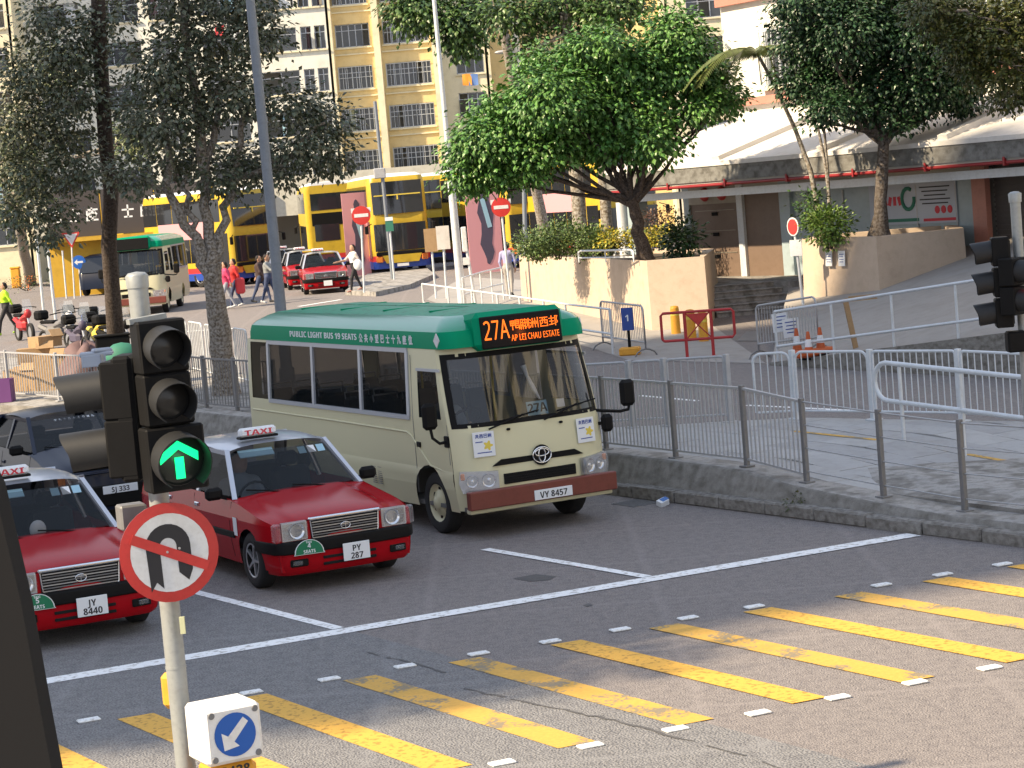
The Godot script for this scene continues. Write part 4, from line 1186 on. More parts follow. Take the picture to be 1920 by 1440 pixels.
func minibus(label: String, at: Vector3, turn: float, full: bool) -> Node3D:
	var t = thing("minibus", label, "minibus", at, turn, "")
	var xs = func(y):
		if y < 0.6: return 0.985 + 0.045 * (y - 0.32) / 0.28
		if y < 1.4: return 1.03
		return 1.03 - 0.045 * pow((y - 1.4) / 0.88, 1.5)
	var z0 = func(y):
		if y < 0.6: return 1.17
		if y < 1.32: return 1.17 - 0.06 * pow((y - 0.6) / 0.72, 2.0)
		return 1.11 - 0.27 * (y - 1.32) / 0.93
	var fr = func(u, y):      # front skin: u from the vehicle's left (+1) to right (-1)
		var x: float = xs.call(y) * u
		return Vector3(x, y, z0.call(y) - 0.2 * pow(absf(u), 6.0) - 0.06 * u * u)
	# lower sides with wheel arches
	var ax = 0.22; var rx = -3.7; var low = 0.32
	var pl = PackedVector2Array([Vector2(0.91, low), Vector2(0.91, 0.6), Vector2(0.85, 1.32), Vector2(0.83, 1.4), Vector2(-5.72, 1.4), Vector2(-5.74, 0.6), Vector2(-5.7, 0.36)])
	for p in [rx, ax]:
		var ar = arc(p, 0.4, 0.46, low); ar.reverse()
		for q in ar: pl.append(q)
	var b = MB.new()
	var xz = func(y, z): return xs.call(y) + (0.012 * sin(clampf((y - 0.62) / 0.2, 0, 1) * PI) if y < 0.85 else 0.0)
	for s in [-1.0, 1.0]:
		poly_skin(b, pl, with_cuts(-5.8, 0.95, 0.9, []), [0.3, 0.6, 0.7, 0.82, 1.4], xz, s)
		var holes = [[-5.6, -4.97, 1.44, 2.25], [-4.86, -0.26, 1.45, 2.23], [0.06, 0.7, 1.44, 2.02]]
		if s > 0: holes = [[-5.6, -4.97, 1.44, 2.25], [-4.86, -1.5, 1.45, 2.23], [-1.3, -0.55, 0.6, 2.2], [-0.3, 0.7, 1.44, 2.1]]
		var up = func(z, y):
			var zz: float = z if z < 0.5 else lerpf(0.5, z0.call(y) - 0.26, (z - 0.5) / 0.35)
			return Vector3(s * xs.call(y), y, zz)
		skin(b, -5.72, 0.85, 1.4, 2.29, 0.5, holes, up)
	# front skin with the windscreen opening, rear skin
	skin(b, -1, 1, 0.34, 2.29, 0.1, [[-0.94, 0.94, 1.36, 2.18]], fr)
	var bk = func(u, y): return Vector3(xs.call(y) * u, y, -5.72 - 0.03 * (1 - u * u))
	skin(b, -1, 1, 0.36, 2.29, 0.3, [[-0.8, 0.8, 1.45, 2.15]], bk)
	part(b, "body", M.cream, t)
	b = MB.new()
	b.box(Vector3(0, 0.36, -2.3), Vector3(1.9, 0.05, 6.7)); b.box(Vector3(0, 0.55, -2.2), Vector3(1.5, 0.3, 3.0))
	part(b, "floor", M.chassis, t)
	# panel swage on the driver's door and waist line
	b = MB.new()
	b.tube([Vector3(-1.034, 1.27, -5.6), Vector3(-1.036, 1.26, -2.5), Vector3(-1.036, 1.24, -0.32), Vector3(-1.036, 1.2, -0.2), Vector3(-1.034, 0.86, 0.28), Vector3(-1.02, 0.8, 0.7), Vector3(-0.99, 0.79, 0.88)], 0.012, 6)
	part(b, "swage_line", M.cream, t)
	b = MB.new()
	for l in [[Vector3(-1.033, 0.5, -0.12), Vector3(-1.033, 1.4, -0.12)], [Vector3(-1.033, 1.4, -0.12), Vector3(-1.0, 2.2, -0.12)], [Vector3(-1.032, 0.9, 0.84), Vector3(-1.03, 1.38, 0.82)]]: b.bar(l[0], l[1], 0.004, 0.008, Vector3(0, 0, 1))
	part(b, "door_seam", M.galv_dark, t)
	b = MB.new(); b.bbox(Vector3(-1.038, 1.1, 0.0), Vector3(0.02, 0.07, 0.11), 0.01); part(b, "door_handle", M.black, t)
	b = MB.new()
	for k in 2:
		for j in 9: b.bar(Vector3(-1.035, 0.52 + j * 0.026, -1.32 - k * 0.17), Vector3(-1.035, 0.52 + j * 0.026, -1.2 - k * 0.17), 0.008, 0.009)
	tag(part(b, "air_vent", M.galv_dark, t), "", "", "", "stuff")
	# windows: grey frames and panes
	for s in [-1.0, 1.0]:
		var zs = [-4.9, -3.27, -1.67, -0.22] if s < 0 else [-4.9, -3.27, -1.46]
		var fm = MB.new()
		var X = func(y, o): return s * (xs.call(y) + o)
		for y in [1.425, 2.255]:
			fm.bar(Vector3(X.call(y, 0.006), y, zs[0] - 0.02), Vector3(X.call(y, 0.006), y, zs[-1] + 0.02), 0.03, 0.055)
		for z in zs: fm.bar(Vector3(X.call(1.44, 0.006), 1.44, z), Vector3(X.call(2.24, 0.006), 2.24, z), 0.03, 0.07, Vector3(0, 0, 1))
		part(fm, "window_frame", M.alu_frame, t)
		for k in zs.size() - 1:
			var g = MB.new()
			g.quad(Vector3(X.call(1.44, -0.012), 1.44, zs[k]), Vector3(X.call(1.44, -0.012), 1.44, zs[k + 1]), Vector3(X.call(2.24, -0.012), 2.24, zs[k + 1]), Vector3(X.call(2.24, -0.012), 2.24, zs[k]))
			part(g, "side_window", M.glass_side, t)
		var g2 = MB.new()
		g2.quad(Vector3(X.call(1.43, -0.006), 1.43, -5.61), Vector3(X.call(1.43, -0.006), 1.43, -4.96), Vector3(X.call(2.26, -0.006), 2.26, -4.96), Vector3(X.call(2.26, -0.006), 2.26, -5.61))
		part(g2, "quarter_window", M.glass_side, t)
		var g3 = MB.new()
		var q0 = 0.06 if s < 0 else -0.3
		g3.quad(Vector3(X.call(1.43, -0.008), 1.43, q0), Vector3(X.call(1.43, -0.008), 1.43, 0.72), Vector3(X.call(2.05, -0.008), 2.05, 0.66), Vector3(X.call(2.05, -0.008), 2.05, q0))
		part(g3, "cab_window", M.glass_side, t)
		var g4 = MB.new(); g4.bar(Vector3(X.call(2.02, 0.005), 2.03, q0 - 0.02), Vector3(X.call(2.02, 0.005), 2.03, 0.7), 0.012, 0.035); part(g4, "window_trim", M.alu_frame, t)
	var dr = MB.new()
	dr.quad(Vector3(1.0, 0.6, -1.3), Vector3(1.0, 0.6, -0.55), Vector3(0.97, 2.2, -0.55), Vector3(0.97, 2.2, -1.3)); part(dr, "door_glass", M.glass_side, t)
	var gr = MB.new(); gr.quad(Vector3(0.8, 1.45, -5.73), Vector3(-0.8, 1.45, -5.73), Vector3(-0.8, 2.15, -5.73), Vector3(0.8, 2.15, -5.73)); part(gr, "rear_window", M.glass_side, t)
	var ws = MB.new()
	var wsf = func(u, y): return fr.call(u, y) + Vector3(0, 0, -0.006)
	skin(ws, -0.955, 0.955, 1.345, 2.195, 0.12, [], wsf)
	part(ws, "windscreen", M.glass_front, t)
	ws = MB.new()   # black printed border of the windscreen
	var wbf = func(u, y): return fr.call(u, y) + Vector3(0, 0, 0.002)
	skin(ws, -0.97, 0.97, 1.33, 2.215, 0.12, [[-0.915, 0.915, 1.385, 2.15]], wbf)
	part(ws, "windscreen_border", M.black, t)
	# roof: upright band, sloping shoulder, crown
	b = MB.new(); b.grid([rrect(0.992, -5.74, 0.86, 0.2, 2.285, 0.05), rrect(0.992, -5.72, 0.845, 0.2, 2.4, 0.05), rrect(0.975, -5.68, 0.8, 0.2, 2.49, 0.05)])
	part(b, "roof_band", M.bus_green, t)
	b = MB.new(); b.grid([rrect(0.975, -5.68, 0.8, 0.2, 2.49, 0.05), rrect(0.93, -5.6, 0.75, 0.2, 2.545, 0.05), rrect(0.8, -5.42, 0.6, 0.2, 2.625, 0.04), rrect(0.72, -5.3, 0.5, 0.2, 2.655, 0.03)])
	part(b, "roof_shoulder", M.bus_green_waxed, t)
	b = MB.new(); b.grid([rrect(0.72, -5.3, 0.5, 0.2, 2.655, 0.03), rrect(0.5, -5.0, 0.3, 0.2, 2.685), rrect(0.25, -4.7, 0.0, 0.15, 2.695), rrect(0.02, -4.4, -0.4, 0.015, 2.698)])
	part(b, "roof", M.bus_green_top, t)
	if full:
		b = MB.new()
		for k in 7: b.bbox(Vector3(-0.3 + (k % 2) * 0.5, 2.69, -4.6 + k * 0.7), Vector3(0.5, 0.02, 0.05), 0.006)
		tag(part(b, "roof_rib", M.bus_green, t), "", "", "", "stuff")
	# display box
	b = MB.new(); b.bbox(Vector3(0, 2.44, 0.72), Vector3(1.22, 0.46, 0.5), 0.07, Basis(Vector3(1, 0, 0), -0.1))
	var ds = part(b, "display_box", M.bus_green, t)
	b = MB.new(); b.bbox(Vector3(0, 0, 0), Vector3(1.1, 0.39, 0.03), 0.02)
	var xf = T(Vector3(0, 2.437, 0.975), 0, -0.1)
	var db = part(b, "display_panel", M.black, t, xf)
	if full:
		lab("27A", 0.23, M.led, db, T(Vector3(-0.345, 0.02, 0.016)), "lit_lettering", false, 0.004, 0.34)
		glyphs([CJK.ya, CJK.lei, CJK.zhou, CJK.xi, CJK.cun], 0.118, 0.014, M.led, db, T(Vector3(0.18, 0.06, 0.016)), "lit_lettering", 0.085, 0.004)
		lab("AP LEI CHAU ESTATE", 0.075, M.led, db, T(Vector3(0.18, -0.095, 0.016)), "lit_lettering", false, 0.004, 0.66)
		var ol = OmniLight3D.new(); ol.name = "display_glow"; ol.light_color = Color(1, 0.5, 0.2); ol.light_energy = 0.015; ol.omni_range = 4.0; ol.shadow_enabled = true; ol.position = Vector3(0, 2.42, 1.06); t.add_child(ol)
		# lettering along the roof band
		lab("PUBLIC LIGHT BUS 19 SEATS", 0.078, M.paper, t, Transform3D(Basis(Vector3.UP, -PI / 2), Vector3(-0.994, 2.39, -2.88)), "lettering", true, 0.004, 2.3)
		glyphs([CJK.gong, CJK.gong2, CJK.xiao, CJK.xing, CJK.ba, CJK.shi, CJK.shi2, CJK.jiu, CJK.zuo, CJK.wei], 0.1, 0.068, M.paper, t, Transform3D(Basis(Vector3.UP, -PI / 2), Vector3(-0.994, 2.385, -0.83)), "lettering", 0.16)
		for s in [-1.0, 1.0]:
			b = MB.new(); b.X = Transform3D(Basis(Vector3.UP, -s * -PI / 2 * 0.86), Vector3(s * 0.985, 2.39, 0.66)); b.prism(PackedVector2Array([Vector2(0, 0.09), Vector2(0.06, 0), Vector2(0, -0.09), Vector2(-0.06, 0)]), 0.0, 0.012); part(b, "badge", M.sign_white, t)
	# face: bonnet slot with emblem, grille, lamps, bumper
	b = MB.new(); b.X = T(Vector3(0, 0.885, 1.135)); b.prism(PackedVector2Array([Vector2(-0.62, -0.03), Vector2(0.62, -0.03), Vector2(0.5, 0.04), Vector2(-0.5, 0.04)]), 0, 0.03); part(b, "bonnet_slot", M.black, t)
	var em = Node3D.new(); em.name = "emblem"; t.add_child(em); em.position = Vector3(0.03, 0.915, 1.178)
	b = MB.new(); b.X = T(Vector3.ZERO, 0, PI / 2); b.lathe([Vector2(0, 0), Vector2(0.125, 0), Vector2(0.125, 0.012), Vector2(0.0, 0.014)], 24); b.X = Transform3D(Basis.from_scale(Vector3(1, 0.8, 1)), Vector3.ZERO) * T(Vector3.ZERO, 0, PI / 2)
	part(b, "emblem_disc", M.black, em)
	for e in [[0.125, 0.095, 0.0], [0.045, 0.085, 0.0], [0.095, 0.042, 0.03]]:
		var ep = []
		for k in 21: ep.append(Vector3(e[0] * cos(TAU * k / 20), e[2] + e[1] * sin(TAU * k / 20), 0.016))
		b = MB.new(); b.tube(ep, 0.009, 6, false); part(b, "emblem_ring", M.chrome, em)
	b = MB.new(); b.box(Vector3(0, 0.685, 1.16), Vector3(0.98, 0.125, 0.03)); var gl2 = part(b, "grille", M.black_matt, t)
	for k in 4:
		b = MB.new(); b.bar(Vector3(-0.48, 0.64 + k * 0.03, 1.176), Vector3(0.48, 0.64 + k * 0.03, 1.176), 0.012, 0.008); part(b, "slat", M.black, gl2)
	for s in [-1.0, 1.0]:
		var hl = Node3D.new(); hl.name = "headlight"; t.add_child(hl, true)
		hl.position = Vector3(s * 0.8, 0.7, 1.1); hl.rotation.y = s * 0.42
		var hp = PackedVector2Array([Vector2(-0.24, 0.1), Vector2(0.22, 0.125), Vector2(0.24, -0.02), Vector2(0.2, -0.14), Vector2(0.06, -0.13), Vector2(-0.24, -0.1)])
		if s < 0:
			for k in hp.size(): hp[k].x = -hp[k].x
		b = MB.new(); b.prism(hp, -0.04, 0.0); part(b, "reflector", M.steel, hl)
		b = MB.new(); b.prism(hp, 0.028, 0.034); part(b, "lens", M.lamp_glass, hl)
		for q in [[-0.12, 0.0, 0.085], [0.08, 0.0, 0.075]]:
			b = MB.new(); b.X = Transform3D(Basis(Vector3(1, 0, 0), PI / 2), Vector3(s * q[0], q[1], 0.0))
			b.lathe([Vector2(q[2], 0.024), Vector2(q[2] * 0.8, 0.0), Vector2(q[2] * 0.3, -0.004), Vector2(q[2] * 0.28, 0.016), Vector2(0, 0.02)], 16); part(b, "bowl", M.chrome, hl)
		b = MB.new(); b.bbox(Vector3(s * 0.19, 0.06, 0.005), Vector3(0.05, 0.08, 0.04), 0.01); part(b, "indicator", M.lamp_orange, hl)
		# stickers
		if full:
			b = MB.new(); b.bbox(Vector3(0, 0, 0), Vector3(0.27, 0.3, 0.006), 0.002)
			var sk = part(b, "sticker", M.paper, t, T(Vector3(s * 0.7, 1.13, 1.115), s * 0.17, -0.06))
			glyphs([CJK.gong2, CJK.xi, CJK.ba, CJK.zhou], 0.045, 0.008, M.ink_blue, sk, T(Vector3(0, 0.1, 0.003)), "lettering", 0.16, 0.002)
			var fb = MB.new()
			var fpoly = PackedVector2Array()
			for k in 40: fpoly.append(Vector2(0.05, -0.02) + Vector2.from_angle(TAU * k / 40) * (0.048 + 0.014 * cos(5 * TAU * k / 40)))
			fb.prism(fpoly, 0.003, 0.005)
			part(fb, "printed_flower", M.flower_yellow, sk)
			var lb = MB.new(); lb.box(Vector3(0, -0.1, 0.004), Vector3(0.18, 0.012, 0.002)); lb.box(Vector3(-0.06, 0.03, 0.004), Vector3(0.09, 0.012, 0.002)); part(lb, "printed_line", M.ink_blue, sk)
		# bottom washer nozzles
		b = MB.new(); b.bbox(Vector3(s * 0.36, 1.27, 1.125), Vector3(0.05, 0.03, 0.03), 0.01); part(b, "washer_nozzle", M.black, t)
	b = MB.new(); b.bbox(Vector3(0, 0.48, 1.2), Vector3(2.02, 0.22, 0.1), 0.012); part(b, "bumper", M.bumper_red, t)
	b = MB.new(); b.bbox(Vector3(0, 0.345, 1.12), Vector3(1.96, 0.06, 0.1), 0.01); part(b, "lower_panel", M.cream, t)
	plate(t, T(Vector3(0.11, 0.445, 1.258)), 0.52, 0.12, ["VY 8457"] if full else [])
	for k in 2:
		b = MB.new()
		var a0 = Vector3(-0.62 + 0.0, 1.3, 1.12) if k == 0 else Vector3(0.12, 1.33, 1.15)
		var a1 = Vector3(-0.2, 1.42, 1.13) if k == 0 else Vector3(0.62, 1.46, 1.08)
		b.tube([a0, a0.lerp(a1, 0.5) + Vector3(0, 0.0, 0.02), a1], 0.012, 6)
		b.tube([a0.lerp(a1, 0.4) + Vector3(0, 0.03, 0.0), a1 + Vector3(0.28, 0.03, -0.03)], 0.01, 5)
		part(b, "wiper", M.black, t)
	# mirrors
	var mr = Node3D.new(); mr.name = "mirror"; t.add_child(mr, true)
	b = MB.new(); b.bbox(Vector3(-1.2, 1.5, 0.72), Vector3(0.19, 0.32, 0.1), 0.04); part(b, "mirror_head", M.black, mr)
	b = MB.new(); b.tube([Vector3(-1.2, 1.36, 0.72), Vector3(-1.19, 1.24, 0.74), Vector3(-1.12, 1.17, 0.78), Vector3(-1.02, 1.18, 0.8)], 0.02, 8); b.bbox(Vector3(-1.03, 1.18, 0.8), Vector3(0.04, 0.14, 0.12), 0.01); part(b, "mirror_arm", M.black, mr)
	mr = Node3D.new(); mr.name = "mirror"; t.add_child(mr, true)
	b = MB.new(); b.bbox(Vector3(1.42, 1.5, 0.95), Vector3(0.2, 0.33, 0.1), 0.04); part(b, "mirror_head", M.black, mr)
	b = MB.new(); b.tube([Vector3(1.44, 1.36, 0.95), Vector3(1.42, 1.29, 0.95), Vector3(1.3, 1.28, 0.95), Vector3(1.08, 1.31, 0.9), Vector3(0.98, 1.33, 0.88)], 0.02, 8); part(b, "mirror_arm", M.black, mr)
	b = MB.new(); b.bbox(Vector3(1.1, 1.16, 0.95), Vector3(0.16, 0.22, 0.1), 0.04); b.bar(Vector3(1.0, 1.16, 0.9), Vector3(1.08, 1.16, 0.94), 0.04, 0.04); part(b, "close_mirror", M.black, mr)
	# inside
	for r in 5:
		for c in [-0.72, -0.3, 0.62]:
			if r == 4 and c > 0 and false: continue
			b = MB.new()
			b.bbox(Vector3(c, 0.86, -1.3 - r * 0.92), Vector3(0.4, 0.12, 0.42), 0.04)
			b.bbox(Vector3(c, 1.22, -1.52 - r * 0.92), Vector3(0.4, 0.68, 0.1), 0.04, Basis(Vector3(1, 0, 0), -0.15))
			part(b, "seat", M.seat, t)
			b = MB.new(); b.tube([Vector3(c - 0.17, 1.45, -1.57 - r * 0.92), Vector3(c - 0.17, 1.62, -1.6 - r * 0.92), Vector3(c + 0.17, 1.62, -1.6 - r * 0.92), Vector3(c + 0.17, 1.45, -1.57 - r * 0.92)], 0.014, 6); part(b, "grab_handle", M.galv, t)
	b = MB.new(); b.bbox(Vector3(-0.5, 0.95, -0.35), Vector3(0.5, 0.12, 0.5), 0.04); b.bbox(Vector3(-0.5, 1.35, -0.62), Vector3(0.5, 0.75, 0.12), 0.05); part(b, "driver_seat", M.seat, t)
	b = MB.new(); b.bbox(Vector3(0, 1.12, 0.62), Vector3(1.8, 0.3, 0.5), 0.08); part(b, "dashboard", M.interior, t)
	var rp = []
	for k in 17: rp.append(Vector3(-0.5 + 0.2 * cos(TAU * k / 16), 1.38 + 0.13 * sin(TAU * k / 16), 0.28 + 0.15 * sin(TAU * k / 16)))
	b = MB.new(); b.tube(rp, 0.017, 6, false); part(b, "steering_wheel", M.black, t)
	b = MB.new()
	for l in [[Vector3(0.3, 0.5, -0.5), Vector3(0.3, 2.25, -0.5)], [Vector3(0.2, 0.5, -2.4), Vector3(0.2, 2.25, -2.4)]]: b.cyl(l[0], l[1], 0.016, 0.016, 8)
	tag(part(b, "grab_pole", M.flower_yellow, t), "", "", "", "stuff")
	if full:
		b = MB.new(); b.box(Vector3(0, 0, 0), Vector3(0.28, 0.17, 0.004)); var cd = part(b, "route_card", M.paper_blue, t, T(Vector3(0.1, 1.47, 1.035), 0, -0.24))
		lab("27A", 0.11, M.ink, cd, T(Vector3(0, 0, 0.003)), "lettering", true, 0.002)
		b = MB.new(); b.box(Vector3(0.45, 1.49, 0.99), Vector3(0.11, 0.1, 0.004), Basis(Vector3(1, 0, 0), -0.24)); part(b, "permit", M.paper, t)
		b = MB.new(); b.tube([Vector3(0.08, 1.98, 0.8), Vector3(0.1, 1.85, 0.84), Vector3(0.15, 1.7, 0.88), Vector3(0.2, 1.56, 0.93)], [0.035, 0.02, 0.03, 0.012], 6); part(b, "hanging_charm", M.paper, t)
	for z in [ax, rx]:
		for s in [-1.0, 1.0]: wheel(t, Vector3(s * 0.86, 0.38, z), 0.38, 0.2, 0.235, s, "bus")
	return t

# ---------- bodies: bones joined with a smooth minimum, meshed as surface nets ----------
func blob_mesh(bn: Array, cell := 0.025, k := 0.03) -> ArrayMesh:
	var lo = Vector3(1e9, 1e9, 1e9); var hi = -lo
	for q in bn:
		var m: float = maxf(q[2], q[3]) + cell * 3
		lo = lo.min(q[0] - Vector3(m, m, m)).min(q[1] - Vector3(m, m, m)); hi = hi.max(q[0] + Vector3(m, m, m)).max(q[1] + Vector3(m, m, m))
	var nx: int = int((hi.x - lo.x) / cell) + 2
	var ny: int = int((hi.y - lo.y) / cell) + 2
	var nz: int = int((hi.z - lo.z) / cell) + 2
	var fd = PackedFloat32Array(); fd.resize(nx * ny * nz); fd.fill(1.0)
	var near = PackedFloat32Array(); near.resize(nx * ny * nz); near.fill(9.0)
	var who = PackedInt32Array(); who.resize(nx * ny * nz)
	for i in bn.size():
		var A: Vector3 = bn[i][0]; var B: Vector3 = bn[i][1]; var ra: float = bn[i][2]; var rb: float = bn[i][3]
		var ab: Vector3 = B - A
		var l2: float = maxf(ab.length_squared(), 1e-8)
		var m: float = maxf(ra, rb) + cell * 2.5
		var p0: Vector3 = (A.min(B) - Vector3(m, m, m) - lo) / cell; var p1: Vector3 = (A.max(B) + Vector3(m, m, m) - lo) / cell
		for z in range(maxi(0, int(p0.z)), mini(nz, int(p1.z) + 1)):
			for y in range(maxi(0, int(p0.y)), mini(ny, int(p1.y) + 1)):
				for x in range(maxi(0, int(p0.x)), mini(nx, int(p1.x) + 1)):
					var p: Vector3 = lo + Vector3(x, y, z) * cell
					var t: float = clampf((p - A).dot(ab) / l2, 0.0, 1.0)
					var d: float = p.distance_to(A + ab * t) - lerpf(ra, rb, t)
					var ix: int = (z * ny + y) * nx + x
					if d < near[ix]:
						near[ix] = d; who[ix] = i
					var o: float = fd[ix]
					var h: float = maxf(k - absf(o - d), 0.0) / k
					fd[ix] = minf(o, d) - h * h * k * 0.25
	var idx = PackedInt32Array(); idx.resize(nx * ny * nz); idx.fill(-1)
	var vs = PackedVector3Array(); var cs = PackedColorArray()
	var step = [1, nx, nx * ny]
	var ed = [[0, 1], [2, 3], [4, 5], [6, 7], [0, 2], [1, 3], [4, 6], [5, 7], [0, 4], [1, 5], [2, 6], [3, 7]]
	for z in nz - 1:
		for y in ny - 1:
			for x in nx - 1:
				var b0: int = (z * ny + y) * nx + x
				var f = [fd[b0], fd[b0 + 1], fd[b0 + nx], fd[b0 + nx + 1], fd[b0 + nx * ny], fd[b0 + nx * ny + 1], fd[b0 + nx * ny + nx], fd[b0 + nx * ny + nx + 1]]
				var mn: float = f.min(); var mx: float = f.max()
				if mn > 0.0 or mx <= 0.0: continue
				var s = Vector3.ZERO; var c = 0
				for e in ed:
					var a: float = f[e[0]]; var b: float = f[e[1]]
					if (a > 0.0) == (b > 0.0): continue
					var t: float = a / (a - b)
					var pa = Vector3(e[0] & 1, (e[0] >> 1) & 1, (e[0] >> 2) & 1); var pb = Vector3(e[1] & 1, (e[1] >> 1) & 1, (e[1] >> 2) & 1)
					s += pa.lerp(pb, t); c += 1
				idx[b0] = vs.size()
				vs.append(lo + (Vector3(x, y, z) + s / c) * cell)
				cs.append(bn[who[b0]][4])
	var tri = PackedInt32Array()
	for z in range(1, nz - 1):
		for y in range(1, ny - 1):
			for x in range(1, nx - 1):
				var b0: int = (z * ny + y) * nx + x
				for a in 3:
					var f0: float = fd[b0]; var f1: float = fd[b0 + step[a]]
					if (f0 > 0.0) == (f1 > 0.0): continue
					var u: int = step[(a + 1) % 3]; var w: int = step[(a + 2) % 3]
					var q = [idx[b0], idx[b0 - u], idx[b0 - u - w], idx[b0 - w]]
					if q.min() < 0: continue
					if f0 < 0.0: tri.append_array([q[0], q[2], q[1], q[0], q[3], q[2]])
					else: tri.append_array([q[0], q[1], q[2], q[0], q[2], q[3]])
	var nn = PackedVector3Array(); nn.resize(vs.size())
	for i in range(0, tri.size(), 3):
		var n: Vector3 = (vs[tri[i + 2]] - vs[tri[i]]).cross(vs[tri[i + 1]] - vs[tri[i]])
		for j in 3: nn[tri[i + j]] += n
	for i in nn.size(): nn[i] = nn[i].normalized()
	var arr = []; arr.resize(Mesh.ARRAY_MAX)
	arr[Mesh.ARRAY_VERTEX] = vs; arr[Mesh.ARRAY_NORMAL] = nn; arr[Mesh.ARRAY_COLOR] = cs; arr[Mesh.ARRAY_INDEX] = tri
	var m2 = ArrayMesh.new()
	m2.add_surface_from_arrays(Mesh.PRIMITIVE_TRIANGLES, arr)
	return m2

func person(label: String, at: Vector3, turn: float, o: Dictionary) -> Node3D:
	# standing or walking figure; o: h, top, legs, hair, skin, shoe, stride, arm_l, arm_r (forward reach), sleeve, coat
	var sk: Color = o.get("skin", Color(0.42, 0.25, 0.17)); var tp: Color = o.top; var lg: Color = o.legs
	var hr: Color = o.get("hair", Color(0.012, 0.01, 0.009)); var sh: Color = o.get("shoe", Color(0.05, 0.05, 0.05))
	var slv: Color = tp if o.get("sleeve", true) else sk
	var k: float = o.get("h", 1.65) / 1.7
	var st: float = o.get("stride", 0.25)
	var bn = []
	var add = func(a, b, r0, r1, c): bn.append([a * k, b * k, r0 * k, r1 * k, c])
	var w = 1.0 if not o.has("coat") else 1.2
	add.call(Vector3(0, 0.93, 0), Vector3(0, 1.1, 0), 0.135 * w, 0.125 * w, lg if not o.has("coat") else tp)
	add.call(Vector3(0, 1.08, 0.0), Vector3(0, 1.3, 0.0), 0.13 * w, 0.15 * w, tp)
	add.call(Vector3(-0.13, 1.38, 0), Vector3(0.13, 1.38, 0), 0.075 * w, 0.075 * w, tp)
	add.call(Vector3(-0.06, 1.24, 0.03), Vector3(0.06, 1.24, 0.03), 0.11 * w, 0.11 * w, tp)
	add.call(Vector3(0, 1.42, 0), Vector3(0, 1.5, 0.01), 0.052, 0.05, sk)
	var lean: float = o.get("look", 0.0)
	add.call(Vector3(0, 1.56, 0.02 + lean), Vector3(0, 1.62, 0.01 + lean), 0.08, 0.088, sk)
	add.call(Vector3(0, 1.545, 0.1 + lean), Vector3(0, 1.555, 0.105 + lean), 0.012, 0.016, sk)
	add.call(Vector3(0, 1.63, -0.02 + lean), Vector3(0, 1.57 if not o.has("long_hair") else 1.42, -0.06 + lean), 0.094, 0.07, hr)
	for s in [-1.0, 1.0]:
		add.call(Vector3(s * 0.088, 1.57, 0.0 + lean), Vector3(s * 0.09, 1.55, 0.0 + lean), 0.015, 0.012, sk)
		var f: float = st * s * 0.5
		var hip = Vector3(s * 0.085, 0.93, 0); var knee = Vector3(s * 0.09, 0.5, f * 0.75 + 0.03); var ank = Vector3(s * 0.09, 0.085 + (0.06 if f < -0.05 else 0.0), f * 1.15 - (0.05 if f < 0 else 0.0))
		add.call(hip, knee, 0.09, 0.062, lg); add.call(knee, ank, 0.058, 0.042, lg)
		add.call(ank + Vector3(0, -0.035, -0.02), ank + Vector3(0, -0.05 - (0.03 if f < -0.05 else 0.0), 0.15), 0.042, 0.034, sh)
		var rc: float = o.get("arm_l" if s > 0 else "arm_r", -f * 0.8)
		var shd = Vector3(s * 0.19, 1.37, 0); var elb = shd + Vector3(s * 0.05, -0.27 + absf(rc) * 0.12, rc * 0.5 - 0.02)
		var wr = elb + Vector3(-s * 0.03, -0.24 + absf(rc) * 0.4, rc * 0.6 + 0.05)
		add.call(shd, elb, 0.055 * w, 0.043 * w, slv if o.get("sleeve", true) else tp.lerp(sk, 0.5)); add.call(elb, wr, 0.042 * w, 0.03, slv)
		var fd: Vector3 = (wr - elb).normalized()
		add.call(wr, wr + fd * 0.08, 0.034, 0.03, sk)
		for q in 4: add.call(wr + fd * 0.07 + Vector3(0, 0, (q - 1.5) * 0.018), wr + fd * (0.145 + 0.012 * (1 if q in [1, 2] else 0)) + Vector3(-s * 0.02, 0, (q - 1.5) * 0.018), 0.011, 0.009, sk)
		add.call(wr + fd * 0.03 + Vector3(0, 0, 0.03), wr + fd * 0.08 + Vector3(-s * 0.01, 0, 0.05), 0.011, 0.009, sk)
	var m = MeshInstance3D.new()
	m.mesh = blob_mesh(bn, 0.02); m.material_override = M.vc
	m.name = numbered("person"); add_child(m)
	m.position = at; m.rotation.y = turn
	return tag(m, label, "person")

